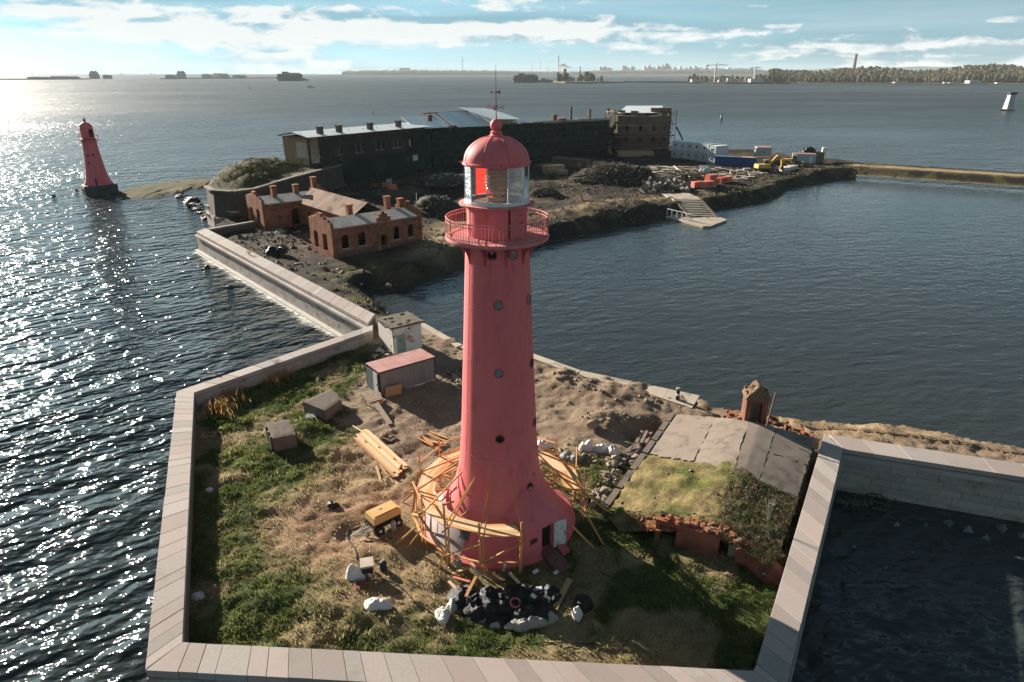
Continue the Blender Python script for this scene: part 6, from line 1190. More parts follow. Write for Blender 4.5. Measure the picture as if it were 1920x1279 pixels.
# excavator
YEL = pm('machine_yellow', (.58, .36, .04), (.46, .27, .04), scale=2, rough=.5, c3=(.22, .14, .06), s3=1.5)
ex = thing('excavator', 'yellow tracked excavator parked at the end of the slab rows', 'excavator', (71.4, 194.0, .2), .15)
for y in (-1.2, 1.2): t = MB().prism([(-2.1, -.3), (2.1, -.3), (2.1, .3), (-2.1, .3)], 0, .85).build('track', HOSE, ex); t.location = (0, y, 0); [MB().lathe([(.001, -.32), (.38, -.32), (.38, .32), (.001, .32)], 14).build('track_wheel', IRON, t).__setattr__('matrix_basis', Matrix.Translation((x, 0, .43)) @ Matrix.Rotation(PI/2, 4, 'X')) for x in (-1.7, 1.7)]
MB().box((-.3, 0, 1.05), (2.6, 2.0, .35)).build('turntable', IRON, ex); hb = MB().hexa([V(-2.3, -1.3, 1.2), V(1.6, -1.3, 1.2), V(1.6, 1.3, 1.2), V(-2.3, 1.3, 1.2)], [V(-2.2, -1.25, 2.25), V(1.4, -1.25, 2.3), V(1.4, 1.25, 2.3), V(-2.2, 1.25, 2.25)]).build('body', YEL, ex)
tx = bpy.data.curves.new('lettering', 'FONT'); tx.body = 'CAT'; tx.size = .72; tx.align_x = 'CENTER'; tx.align_y = 'CENTER'; tx.extrude = .01; tmp = bpy.data.objects.new('lettering', tx); C.objects.link(tmp); bpy.context.view_layer.update(); me = bpy.data.meshes.new_from_object(tmp.evaluated_get(bpy.context.evaluated_depsgraph_get())); bpy.data.objects.remove(tmp)
me.materials.clear(); me.materials.append(WHT); o = put('lettering', me, hb, Matrix.Translation((-1.0, -1.32, 1.75)) @ Matrix.Rotation(PI/2, 4, 'X'))
cbx = MB().hexa([V(.3, .25, 2.25), V(1.8, .25, 2.25), V(1.8, 1.25, 2.25), V(.3, 1.25, 2.25)], [V(.4, .3, 3.2), V(1.6, .3, 3.2), V(1.6, 1.2, 3.2), V(.4, 1.2, 3.2)]).build('cab', pm('cab_glass', (.04, .045, .05), rough=.2, bump=0), ex); MB().box((1.0, .75, 3.25), (1.4, 1.05, .1)).build('cab_roof', YEL, cbx)
MB().beam((1.3, -.3, 1.9), (3.6, -.2, 4.3), .5, .6).beam((3.5, -.2, 4.4), (5.2, -.1, 3.6), .45, .5).build('boom', YEL, ex); MB().beam((5.1, -.1, 3.9), (5.4, -.1, 1.4), .35, .45).build('stick', YEL, ex); MB().hexa([V(4.9, -.7, .6), V(5.9, -.7, .5), V(5.9, .5, .5), V(4.9, .5, .6)], [V(5.0, -.7, 1.5), V(5.8, -.7, 1.5), V(5.8, .5, 1.5), V(5.0, .5, 1.5)]).build('bucket', IRON, ex); MB().beam((1.8, -.3, 2.2), (3.0, -.2, 4.1), .14, .14).build('hydraulic_ram', STEEL, ex)
ld = thing('wheel_loader', 'yellow wheel loader before the turquoise cabin', 'loader', (84.5, 206.5, .3), -.25)
for x in (-1.6, 1.5):
    for y in (-1.1, 1.1): wv = MB().lathe([(.3, -.28), (.75, -.28), (.82, 0), (.75, .28), (.3, .28)], 18).build('wheel', HOSE, ld, True); wv.matrix_basis = Matrix.Translation((x, y, .82)) @ Matrix.Rotation(PI/2, 4, 'X'); MB().lathe([(.001, -.2), (.36, -.25), (.36, .25), (.001, .2)], 12).build('rim', YEL, wv)
MB().hexa([V(-3.2, -.9, .9), V(-.2, -.9, .9), V(-.2, .9, .9), V(-3.2, .9, .9)], [V(-3.0, -.8, 2.0), V(-.2, -.8, 2.2), V(-.2, .8, 2.2), V(-3.0, .8, 2.0)]).build('engine_hood', YEL, ld); k_ = MB().hexa([V(-.2, -.8, 1.3), V(1.1, -.8, 1.3), V(1.1, .8, 1.3), V(-.2, .8, 1.3)], [V(-.1, -.7, 3.1), V(.9, -.7, 3.1), V(.9, .7, 3.1), V(-.1, .7, 3.1)]).build('cab', pm('cab_glass', (.04, .045, .05), rough=.2, bump=0), ld); MB().box((.4, 0, 3.15), (1.4, 1.7, .12)).build('cab_roof', YEL, k_)
for y in (-.6, .6): MB().beam((1.0, y, 1.6), (3.2, y, .9), .22, .35).build('lift_arm', YEL, ld)
MB().hexa([V(3.0, -1.4, .15), V(4.3, -1.4, .1), V(4.3, 1.4, .1), V(3.0, 1.4, .15)], [V(3.0, -1.4, 1.4), V(3.7, -1.4, .9), V(3.7, 1.4, .9), V(3.0, 1.4, 1.4)]).build('bucket', IRON, ld)
# ------------------------------------------------------------ yard stores
def debris(name, label, px, py, rx, ry, h, n, ln, mats, seed):
    random.seed(seed); c = at(px, py); mbs = [MB() for _ in mats]
    mbs[0].blob((0, 0, 0), (rx*.96, ry*.96, h*.9), seed, .2, 22, 12, 1.5, .2)
    for k in range(n):
        a = random.uniform(0, 6.28); r = math.sqrt(random.random()); x, y = math.cos(a)*r*rx, math.sin(a)*r*ry; z = h*max(0, 1-r*r)*.92+random.uniform(-.1, .35); b = random.uniform(0, 3.14); t = random.gauss(0, .35)-.15; l = ln*random.uniform(.3, 1.1); d = V(math.cos(b)*math.cos(t), math.sin(b)*math.cos(t), math.sin(t))*l/2
        mbs[1+k % (len(mats)-1)].beam(V(x, y, z)-d, V(x, y, z)+d, random.uniform(.08, .22), random.uniform(.06, .16))
    o = thing(name, label, 'heap', c)
    for q, m in zip(mbs, mats): tag(q.build('timber', m, o), kind='stuff')
    return o
HD = pm('heap_dark', (.045, .038, .030), (.03, .026, .022), scale=1); HG = pm('heap_grey', (.16, .135, .105), (.09, .075, .06), scale=1.5); HL = pm('heap_light', (.30, .25, .18), scale=1); HB = pm('heap_brown', (.11, .075, .05), scale=1)
debris('debris_heap', 'great dark heap of broken timbers in the middle of the yard', 1150, 341, 11.5, 8.5, 4.6, 1100, 3.2, (HD, HG, HB, HD, HG, HL), 5); debris('debris_heap', 'low heap of black planks and scrap behind the stone blocks', 1290, 336, 8.5, 7, 1.8, 320, 3.0, (HD, HD, HB, HG, HL), 6); debris('debris_heap', 'rubbish and brushwood heap beside the brick ruin', 818, 400, 5.5, 5, 3.4, 420, 1.8, (HD, HG, HL, HB), 7); debris('debris_heap', 'small brush heap near the lantern side of the bank', 1022, 366, 3.6, 3, 1.6, 160, 1.8, (HD, HG, HB), 8); debris('debris_heap', 'grey rubble and plaster heap under the fort wall', 840, 343, 7, 6, 2.2, 380, .7, (HD, HG, HL, pm('heap_white', (.5, .49, .47))), 9)
for k, pp_ in enumerate(((782, 392), (800, 397), (820, 400), (838, 398))): p = at(*pp_); o = MB().tube([(0, 0, -.2), (0, 0, 3.4)], .06, 5).build('fence_pole', WHT); o.location = p; tag(o, 'pale scaffold pole standing before the brushwood heap', 'pole', 'poles of the heap fence')
a, b = at(778, 394), at(842, 399); board(a+V(0, 0, 1.7), b+V(0, 0, 1.7), .09, .09, WHT, 'pale rail tied across the poles of the brushwood heap', 'rail', 'fence_rail')
random.seed(71); SB = pm('stone_block', (.20, .18, .155), (.13, .115, .10), scale=2, rough=.9, rand=.35)
for k in range(90):
    t = random.random(); x = lerp(1205, 1290, t)+random.gauss(0, 3); y = lerp(357, 351, t)+random.gauss(0, 5)-abs(random.gauss(0, 4)); s = random.uniform(.7, 1.35); o = MB().box((0, 0, 0), (s*1.3, s*.8, s*.7)).build('stone_block', SB); o.location = at(x, y, .3+random.uniform(0, 1.5)*math.exp(-((t-.4)/.4)**2)); o.rotation_euler = (random.gauss(0, .5), random.gauss(0, .5), random.uniform(0, 3)); tag(o, 'dressed grey stone block tumbled in the pile beside the red crates', 'block', 'tumbled stone blocks')
SLB = pm('laid_slab', (.40, .34, .27), (.30, .25, .20), scale=1, rough=.9, rand=.25); sA, sB, sC, sD = G(1238, 312), G(1325, 304), G(1470, 326), G(1372, 343)
sA, sB, sC, sD = G(1232, 314), G(1300, 308), G(1448, 327), G(1395, 341)
for i in range(18):
    for j in range(6):
        s_, t_ = (i+.5)/18, (j+.5)/6; p = lerp(lerp(sA, sC, s_*.96), lerp(sA+(sD-sC), sD, s_), t_)+V(random.gauss(0, .35), random.gauss(0, .5), 0); n_ = 1+int(random.random()*2.4)
        if random.random() < .07: continue
        o = MB().box((0, 0, n_*.11), (random.uniform(1.7, 2.3), random.uniform(1.0, 1.4), n_*.22)).build('concrete_slab', SLB); o.location = (p.x, p.y, zg(p.x, p.y)+.02); o.rotation_euler = (random.gauss(0, .03), random.gauss(0, .04), -.35+random.gauss(0, .15)); tag(o, 'stacked pale slab in the long rows before the blue container', 'slab', 'slab rows in the yard')
REDC = pm('red_wrap', (.60, .135, .085), (.48, .10, .07), scale=1.5, rough=.5, rand=.15)
for k, (x, y, dz, w_) in enumerate(((1308, 352, 0, 3.0), (1328, 351, 0, 2.7), (1336, 347, 0, 3.0), (1331, 349, 1.3, 2.6), (1352, 344, 0, 2.6), (1362, 342, 0, 2.6), (1318, 352, .0, 1.6))):
    o = thing('red_crate', 'red wrapped crate of bricks at the top of the basin bank', 'crate', at(x, y, dz), .3+.1*k, 'red wrapped crates'); MB().box((0, 0, .15), (w_, 1.7, .14)).build('pallet_base', OLDW, o); MB().box((0, 0, .85), (w_-.1, 1.6, 1.25)).build('wrapped_load', REDC, o); [MB().box((sx*w_*.25, 0, .86), (.10, 1.64, 1.29)).build('strap', pm('pale_strap', (.60, .40, .30)), o) for sx in (-1, 1)]
for k in range(26): p = at(1350+random.uniform(-18, 25), 335+random.uniform(-4, 5)); a = random.uniform(0, 3); l = random.uniform(1, 2.4); board(p+V(0, 0, .2), p+V(math.cos(a)*l, math.sin(a)*l, .5), .2, .06, pm('straw_board', (.58, .42, .20), rand=.2), 'yellow offcut in the scatter behind the red crates', 'plank', 'offcut', 'yellow offcuts')
board(at(1263, 322, 1.6), at(1292, 342, .9), .35, .25, pm('pale_post', (.50, .45, .38)), 'long pale post lying across the black scrap heap', 'post', 'post'); o = cloth('pale blue plastic sheet on the black scrap heap', 1322, 330, 1.6, 1.1, 1.2, 95, pm('blue_sheet', (.38, .50, .53), scale=1), 'plastic_sheet', 'sheet'); o.location.z += 1.4
def lumber(label, px, py, L_, w_, h, rz, mat=WOODP, nl=4, nw=5):
    o = thing('lumber_stack', label, 'lumber', at(px, py), rz)
    for i in range(nl):
        for j in range(nw): MB().box((random.uniform(-.2, .2), (j-(nw-1)/2)*w_/nw, (i+.5)*h/nl+.1), (L_, w_/nw-.04, h/nl-.04)).build('timber', mat, o)
    for x in (-L_*.35, L_*.35): MB().box((x, 0, .05), (.2, w_, .1)).build('bearer', OLDW, o)
TIM = pm('yard_timber', (.38, .28, .17), (.28, .20, .12), scale=1, rand=.2); TID = pm('brown_timber', (.17, .12, .085), (.12, .085, .06), scale=1, rand=.2)
lumber('short honey coloured timber stack near the lantern', 1037, 325, 5.5, 3, 2.2, .5, TIM); lumber('smaller timber pile beside the honey coloured stack', 1052, 327, 3, 2, 1.1, .4, TIM, 3, 4); lumber('long dark timber stack under the netted wall', 1072, 313, 13, 3.2, 2.4, -.75, TID); lumber('pale plank stack topped with tools beyond the debris heap', 1108, 312, 9, 3, 1.2, .3, TIM, 3, 5); lumber('long plank stack at the foot of the round tower', 1190, 294, 12, 2.6, 2.0, .15, TIM); lumber('flat dark boards on the ground by the fort', 1030, 312, 9, 3, .6, .4, TID, 2, 5)
for k, (x, y, r) in enumerate(((725, 352, 1.1), (735, 356, 1.2), (702, 350, .8))): o = MB().box((0, 0, .5*r), (1.8*r, 1.3*r, r), .4*k).build('wrapped_pallet', REDC if k < 2 else pm('dull_red', (.25, .10, .08))); o.location = at(x, y); tag(o, ('red wrapped load in the shaded yard below the fort', 'larger red wrapped load with pale straps in the shaded yard', 'dull red box in the shade beside the red wrapped loads')[k], 'crate')
ib = thing('water_tank_cube', 'pale plastic cube tank in the shaded yard', 'tank', at(730, 346), .3); MB().box((0, 0, .75), (1.3, 1.1, 1.2)).build('tank_body', pm('cube_plastic', (.35, .42, .40)), ib); MB().box((0, 0, .08), (1.4, 1.2, .16)).build('pallet_base', OLDW, ib)
cloth('black bin bag cluster on the mud before the brick ruin', 512, 474, 1.1, .9, 1.1, 97, BAGB, 'bin_bag', 'bag'); cloth('second black bag beside the cluster on the mud', 527, 474, 1.0, .8, .95, 98, BAGB, 'bin_bag', 'bag'); cloth('pale boulder shaped sack by the ruin corner', 527, 437, .9, .7, .8, 99, GT, 'sack', 'sack')
o = MB().beam((0, 0, 0), (-.9, .3, 3.6), .7, .25).build('leaning_slab', pm('honey_board', (.55, .38, .18))); o.location = at(1092, 375); tag(o, 'honey coloured board standing askew on the bank top', 'board')
st_ = [at(x, y) for x, y in ((640, 500), (520, 450), (560, 440), (600, 505), (880, 480))]
random.seed(81)
for k in range(60): x, y = random.choice(((560, 445), (530, 455), (600, 500), (500, 430), (700, 520))); p = at(x+random.gauss(0, 22), y+random.gauss(0, 9)); s = random.uniform(.2, .6); o = MB().blob((0, 0, 0), (s, s*.8, s*.5), k, .5, 7, 5).build('yard_rubble', STONE); o.location = p; tag(o, 'lump of rubble on the mud around the brick ruin', 'rubble', 'rubble around the ruin')
# landing stage with steps
la = thing('landing_stage', 'concrete landing with broad steps down to a floating pontoon', 'landing')
t0, t1 = at(1235, 377), at(1288, 377); t0.z = t1.z = .3; d0 = (G(1335, 420, WZ)-t1); d0.z = 0; dn_ = d0.normalized(); wv_ = (t1-t0); wv_.z = 0; wl_ = min(wv_.length, 7); wn_ = wv_.normalized()
wn_ = V(dn_.y, -dn_.x, 0); wn_ = wn_ if wn_.x > 0 else -wn_; o0 = t1-wn_*3.2
MB().prism([xy(o0-dn_*8), xy(o0-dn_*8+wn_*6.5), xy(o0+wn_*6.5), xy(o0)], -2.5, .45).build('platform', QC, la)
for k in range(11): a = o0+dn_*(.9*k+.02); MB().prism([xy(a+wn_*.6), xy(a+wn_*5.9), xy(a+wn_*5.9+dn_*.88), xy(a+wn_*.6+dn_*.88)], -3, .35-k*.2).build('step', QC, la)
for s in (0, 5.92): a = o0+wn_*s; b = a+dn_*10.2; MB().hexa([V(a.x, a.y, -3), V(*(a+wn_*.56)[:2], -3), V(*(b+wn_*.56)[:2], -3), V(b.x, b.y, -3)][::-1], [V(a.x, a.y, .55), V(*(a+wn_*.56)[:2], .55), V(*(b+wn_*.56)[:2], -1.6), V(b.x, b.y, -1.6)][::-1]).build('cheek_wall', CONC, la)
po_ = thing('pontoon', 'pale floating pontoon with hooped railing below the landing steps', 'pontoon'); PT = [G(x, y, WZ+.35) for x, y in ((1243, 405), (1318, 424), (1332, 424), (1363, 412), (1345, 405), (1328, 409), (1262, 399))]; MB().prism([xy(p) for p in PT], WZ-.2, WZ+.35).build('deck', QC, po_)
for k in range(5): p = lerp(PT[0], PT[1], .08+.13*k)+V(.4, 1, 0); q = lerp(PT[0], PT[1], .08+.13*k+.11)+V(.4, 1, 0); MB().tube([p, p+V(0, 0, 1.5), q+V(0, 0, 1.5), q], .08, 5).build('rail_hoop', WHT, po_)
# ------------------------------------------------------------ the far shores
CP2 = math.cos(PITCH)
def far(px, py):
    p = G(px, py, WZ); return p, p.y*CP2/F, p.y*CP2*CP2/F          # foot, metres per pixel across and up
def farbox(name, label, cat, x0, x1, yt, yb, mat, depth=None, group=None, roofmat=None, ylift=0., steps=None, rz=0.):
    p, sh, sv = far((x0+x1)/2, yb); w = (x1-x0)*sh; h = (yb-yt)*sv; d = depth or w*.7; o = thing(name, label, cat, p, rz, group)
    if steps:
        for k, (a, b, t) in enumerate(steps): MB().box((w*((a+b)/2-.5), k*.01*d, h*t/2), (w*(b-a), d, h*t)).build('wall_block', mat, o)
    else: MB().box((0, 0, h/2), (w, d, h)).build('wall_block', mat, o)
    MB().box((0, 0, h+.02*h if not steps else h*steps[0][2]+.01*h), (w*(1.02 if not steps else (steps[0][1]-steps[0][0])), d*1.02, max(.5, .04*h))).build('roof', roofmat or mat, o) if not steps else None
    return o, w, h, d
LANDG = pm('far_land', (.10, .095, .06), (.075, .075, .05), scale=.01, rough=1, bump=0); SAND = pm('far_sand', (.46, .36, .24), (.36, .28, .19), scale=.02, rough=1, bump=0); PIERM = pm('far_pier', (.10, .10, .095), scale=.02, bump=0); PALE = pm('far_pale', (.52, .50, .46), (.42, .40, .37), scale=.05, bump=0, rand=.15); PALEP = pm('far_pinkish', (.40, .31, .26), (.32, .25, .21), scale=.05, bump=0, rand=.2); GREYB = pm('far_hazed_grey', (.34, .37, .39), scale=.05, bump=0, rand=.2); DARKF = pm('far_fort_stone', (.085, .09, .085), (.06, .063, .06), scale=.05, bump=.1)  # the pale blue grey has distance haze put into its colour
def strip(name, mat, pts, thick, z):
    """a low shore: front waterline from photo points, running back"""
    P = [far(x, y)[0] for x, y in pts]; Bk = [p+V(p.x/p.y, 1, 0)*thick for p in P]; n = len(P); o = MB().add([(p.x, p.y, WZ-.5) for p in P]+[(p.x, p.y, z) for p in P]+[(p.x, p.y, z) for p in Bk], [f for i in range(n-1) for f in ((i, i+1, n+i+1, n+i), (n+i, n+i+1, 2*n+i+1, 2*n+i))]).build(name, mat); return tag(o, kind='structure')
strip('far_shore', LANDG, [(1290, 156.5), (1360, 157.5), (1440, 157.5), (1700, 158.2), (1980, 159), (2250, 160)], 1900, 2.0); strip('beach', SAND, [(1480, 158.2), (1530, 158.6), (1620, 158.4), (1700, 158.6), (1980, 159.6), (2250, 160.5)], 25, 1.0); strip('breakwater', PIERM, [(1128, 154.3), (1300, 155.6), (1484, 157.8)], 14, 1.8)
strip('far_shore', LANDG, [(600, 142), (660, 141.6), (760, 140.6), (900, 140.2), (1050, 140.2), (1120, 141.5), (1300, 142.5), (1420, 143)], 2500, 3); strip('far_shore', LANDG, [(-120, 150.5), (0, 149.8), (90, 149.6), (160, 149), (182, 147.8)], 160, 2.2); strip('far_shore', LANDG, [(300, 148.6), (380, 147.6), (470, 147), (520, 146.2)], 150, 2.2); strip('islet_ground', LANDG, [(1036, 154.6), (1060, 156.4), (1100, 156.8), (1170, 155.6)], 130, 2.0)
FOL = [pm('woods_'+n, c, tuple(x*.6 for x in c), scale=.12, rough=1, bump=.8, bscale=.35, bdist=2.) for n, c in (('olive', (.085, .080, .032)), ('brown', (.085, .065, .038)), ('green', (.072, .086, .026)), ('dark', (.042, .046, .025)))]
def woods(name, label, x0, x1, yb0, yb1, rows, n, ytop, seed, size=1.):
    random.seed(seed); mbs = [MB() for _ in FOL]
    for k in range(n):
        x = random.uniform(x0, x1); r = random.random(); p, sh, sv = far(x, lerp(yb0, yb1, (x-x0)/(x1-x0))); back = r*rows; q = p*(1+back/p.y); q.z = 2; h = (lerp(yb0, yb1, (x-x0)/(x1-x0))-ytop(x))*sv*(.55+.45*r)*random.uniform(.8, 1.12)*q.y/p.y; w_ = h*random.uniform(.16, .34)*size
        mbs[int(min(3, max(0, random.gauss(1.2+1.2*fbm(x, 3, .02), .9))))].blob(q+V(0, 0, h*.52), (w_, w_, h*.5), k, .55, 8, 6, 2.2)
    o = thing(name, label, 'wood')
    for mb, m in zip(mbs, FOL): 
        if mb.v: tag(mb.build('foliage', m, o, 'all'), kind='stuff')
    tag(o, kind='stuff'); return o
woods('shore_wood', 'olive brown spring woodland behind the sandy beach', 1440, 2080, 157.6, 159, 700, 3000, lambda x: 139-8*min(1, max(0, (x-1700)/260))+3*math.sin(x*.03), 3); woods('shore_wood', 'thin scrub among the low works on the far pier', 1290, 1440, 156.6, 157.4, 260, 160, lambda x: 147+2*math.sin(x*.1), 4); woods('islet_wood', 'small clump of trees on the chimney islet', 1045, 1130, 155.5, 155.8, 60, 46, lambda x: 138+5*math.sin(x*.13)+4*abs(math.sin(x*.7)), 5, .8)
def ridge(name, label, x0, x1, yb, top, mat, seed, n=160):
    vs = []; fs = []
    for k in range(n+1):
        x = lerp(x0, x1, k/n); p, sh, sv = far(x, yb); h = (yb-top(x))*sv*(1+.22*fbm(x, seed, .35, 4)); vs += [(p.x, p.y, WZ), (p.x, p.y+60, h*.7), (p.x, p.y+400, h)]
    fs = [(i*3+j, i*3+3+j, i*3+4+j, i*3+1+j) for i in range(n) for j in (0, 1)]; o = MB().add(vs, fs).build(name, mat, None, 'all'); return tag(o, label, 'wood', kind='stuff')
ridge('far_wood', 'long low wood along the harbour shore', 640, 1440, 141, lambda x: 133-1.5*math.sin(x*.01)-2.5*max(0, min(1, (x-1080)/60)), FOL[0], 2, 260)
hl = MB(); vs = []; 
for k in range(121):
    x = lerp(1380, 2300, k/120); X = (x-960)/F*CP2*13600; h = 60+62*max(0, min(1, (x-1400)/200))*(.75+.35*math.sin(x*.008))+16*fbm(x, 1, .02, 4); vs += [(X, 13600, WZ), (X, 13700, h)]
tag(MB().add(vs, [(2*i, 2*i+2, 2*i+3, 2*i+1) for i in range(120)]).build('hills', pm('far_hills', (.07, .09, .06), bump=0), None, 'all'), kind='structure')
# city blocks
random.seed(101); CG = 'flats of the far town'
for k, (x0, x1, yt) in enumerate(((1123, 1131, 125), (1131, 1138, 124), (1138, 1147, 127), (1166, 1174, 123), (1175, 1181, 126), (1182, 1190, 124), (1206, 1214, 124), (1214, 1221, 122), (1222, 1231, 126), (1231, 1238, 123), (1239, 1245, 121), (1245, 1253, 119), (1254, 1259, 124), (1262, 1270, 126), (1272, 1280, 125), (1282, 1290, 127), (1290, 1298, 125), (1300, 1308, 124), (1309, 1318, 127), (1320, 1328, 126), (1330, 1338, 128), (1340, 1348, 126), (1362, 1374, 127))):
    farbox('apartment_block', ('pale tower flats in the far town beyond the fort islet', 'pinkish slab of flats in the far town beyond the fort islet')[k % 2], 'building', x0, x1, yt, 140.6, (PALE, PALEP)[k % 2], None, CG+(' pale' if k % 2 == 0 else ' pink'), steps=[(0, .55, 1), (.5, 1, random.uniform(.75, .95))])
farbox('apartment_block', 'lone brown tower block standing above the shore wood', 'building', 1447, 1459, 127.5, 141, PALEP, steps=[(0, .7, 1), (.65, 1, .9)])
for k, (x0, x1, yt, yb, m) in enumerate(((1296, 1320, 149, 156.4, PALE), (1346, 1358, 150, 156.8, PALEP), (1362, 1374, 147, 156.8, PALE), (1380, 1392, 149, 156.9, PALEP), (1404, 1428, 148, 157.2, PALE), (1474, 1482, 151, 157.6, PALE), (1494, 1512, 153, 157.8, GREYB), (1673, 1697, 154, 158.4, PALEP), (1768, 1774, 154, 158.6, PALE), (1812, 1834, 151, 158.9, GREYB), (1866, 1876, 155, 159, PALE), (1776, 1793, 155, 158.7, GREYB))):
    farbox('shore_house', ('long pale shed at the left end of the far pier', 'small brick house on the far pier', 'white fronted house on the far pier', 'half built brown house on the far pier', 'broad pale works under the smaller tower crane', 'white cube house at the root of the far pier', 'grey roof low among the shore trees by the beach', 'columned pavilion on the far beach', 'small white cabin on the beach edge', 'dark grey villa in the trees near the beach', 'pale hut at the far end of the beach', 'low grey shed beside the small white cabin')[k], 'house', x0, x1, yt, yb, m, None, roofmat=GREYB)
# port along the middle shore
for k, (x0, x1, yt, m) in enumerate(((750, 757, 128, PALEP), (758, 769, 128, PALEP), (770, 776, 132, GREYB), (778, 785, 133, GREYB), (790, 797, 132, GREYB), (800, 812, 134, PALEP), (815, 826, 134, GREYB), (828, 838, 134, PALEP), (682, 696, 135, PALE), (840, 850, 136, GREYB), (905, 915, 136, PALE), (925, 940, 137, PALE), (960, 975, 137, PALE))): farbox('warehouse', ('tall tan silo block of the far port', 'low container stack along the far port quay', 'pale shed on the far port quay')[0 if k < 2 else (2 if m is PALE else 1)], 'building', x0, x1, yt, 140.4, m, None, 'port '+('silos' if k < 2 else ('sheds' if m is PALE else 'containers')))
def mast(label, x, yt, yb, w, mat, name='mast', cat='mast', arms=()):
    p, sh, sv = far(x, yb); h = (yb-yt)*sv; r = w*sh/2; o = thing(name, label, cat, p); MB().tube([(0, 0, 0), (0, 0, h*.55), (0, 0, h)], [r, r*.8, r*.5], 6).build('shaft', mat, o)
    for t, l in arms: MB().box((0, 0, h*t), (l*sh, r*2, max(.6, .02*h))).build('crossarm', mat, o)
    return o, sh, sv, h
DK = pm('far_dark_iron', (.05, .05, .05), bump=0)
mast('tall signal mast with crosstrees over the far port', 867.5, 107, 140, 1.2, DK, arms=((.8, 4), (.55, 5), (.4, 3))); mast('thin mast at the left of the far port', 728, 125, 140.4, .7, DK); mast('slim radio mast behind the fort islet', 1013, 112, 142, .7, DK); mast('second slim mast left of the harbour crane', 997, 114, 141, .6, DK); mast('thin rod mast by the harbour crane', 1026, 113, 141, .5, DK); mast('dark brick chimney on the wooded islet', 1087, 124, 155, 2.6, pm('far_chimney', (.05, .04, .035)), 'chimney', 'chimney')
p, sh, sv = far(1749, 150); o = thing('striped_chimney', 'tall dark red chimney rising behind the shore wood', 'chimney', p+V(0, 700, 0)); k_ = (p.y+700)/p.y; h = 46*sv*k_; MB().lathe([(3.0*sh*k_, 0), (2.3*sh*k_, h)], 14).build('stack', pm('chimney_red', (.14, .06, .05), bump=0), o); MB().lathe([(2.4*sh*k_, h*.96), (2.5*sh*k_, h), (.01, h)], 14).build('rim', DK, o)
# cranes
YC = pm('crane_yellow', (.45, .33, .12), bump=0)
p, sh, sv = far(1056, 140.4); cr_ = thing('harbour_crane', 'yellow harbour portal crane beside the far port', 'crane', p)
for x in (-7, 1, 7): MB().beam((x*sh, 0, 0), (x*sh*.8, 0, 18*sv), 1.2*sh, 1.2*sh).build('leg', YC, cr_)
MB().beam((-9*sh, 0, 18*sv), (14*sh, 0, 14*sv), 1.6*sh, 1.6*sv).build('jib', YC, cr_); MB().beam((-9*sh, 0, 8*sv), (-9.5*sh, 0, 36*sv), 1.4*sh, 1.4*sh).build('tower', YC, cr_); MB().beam((-9.5*sh, 0, 36*sv), (-6*sh, 0, 22*sv), .5*sh, .5*sh).build('stay', YC, cr_); MB().box((0, 0, 19*sv), (8*sh, 4*sh, 3*sv)).build('machine_house', YC, cr_)
for lab, x, yt, yb, l in (('pale tower crane with long jib over the far pier works', 1339, 119, 156.6, 40), ('smaller tower crane at the broad pale works', 1413, 124.5, 157, 19)):
    p, sh, sv = far(x, yb); o = thing('tower_crane', lab, 'crane', p); h = (yb-yt)*sv; MB().beam((0, 0, 0), (0, 0, h), 1.8*sh, 1.8*sh).build('tower', PALE, o); MB().beam((-l*.45*sh, 0, h*.92), (l*.55*sh, 0, h*.92), 1.1*sh, 1.1*sv).build('jib', PALE, o); MB().beam((0, 0, h), (l*.4*sh, 0, h*.93), .4*sh, .4*sh).build('stay', DK, o); MB().box((-l*.4*sh, 0, h*.88), (4*sh, 2*sh, 2.6*sv)).build('counterweight', GREYB, o)
# left islands
IS = ((60, 96, 144.5, 149.4, GREYB, 'low grey sheds on the nearer left island'), (100, 142, 142.8, 149, GREYB, 'long grey building with raised centre on the left island'), (171, 185, 134.6, 148, GREYB, 'domed grey silos on the tip of the left island'), (196, 209, 141.2, 148, GREYB, 'separate grey block off the tip of the left island'), (313, 329, 141, 148.4, GREYB, 'grey tanks at the left end of the second island'), (334, 348, 134.6, 147.9, GREYB, 'twin domed tower block on the second island'), (381, 396, 139.5, 147.4, PALE, 'pale gabled house on the second island'), (401, 427, 137.5, 147.2, PALE, 'long pale building with posts on the second island'), (439, 460, 141, 147, PALE, 'white roofed low shed on the second island'))
for k, (x0, x1, yt, yb, m, lab) in enumerate(IS):
    o, w_, h, d = farbox('island_building', lab, 'building', x0, x1, yt, yb, m, None, steps=[(0, 1, .72), (.12, .45, 1), (.55, .9, .95)] if k in (1, 2, 5, 7) else [(0, 1, 1), (.2, .6, 1.12)])
    if k in (2, 5): [MB().lathe([(w_*.2, 0), (w_*.2, h*.2), (.01, h*.32)], 12, (w_*sx, 0, h*.85)).build('dome', GREYB, o) for sx in (-.22, .24)]
for x, y, w_, lab in ((62, 136.6, 3, 'speck of a ship on the left horizon'), (230, 136.8, 5, 'far freighter hull down on the horizon'), (285, 137, 4, 'second far freighter on the horizon')):
    p = G(x, 139.5, WZ); sh = p.y*CP2/F; o = thing('freighter', lab, 'ship', p); MB().hexa([V(-w_*sh, -4, 0), V(w_*sh*.9, -4, 0), V(w_*sh*.9, 4, 0), V(-w_*sh, 4, 0)], [V(-w_*sh, -5, 8), V(w_*sh, -5, 9), V(w_*sh, 5, 9), V(-w_*sh, 5, 8)]).build('hull', GREYB, o); MB().box((-w_*sh*.6, 0, 15), (w_*sh*.4, 8, 14)).build('deckhouse', PALE, o)
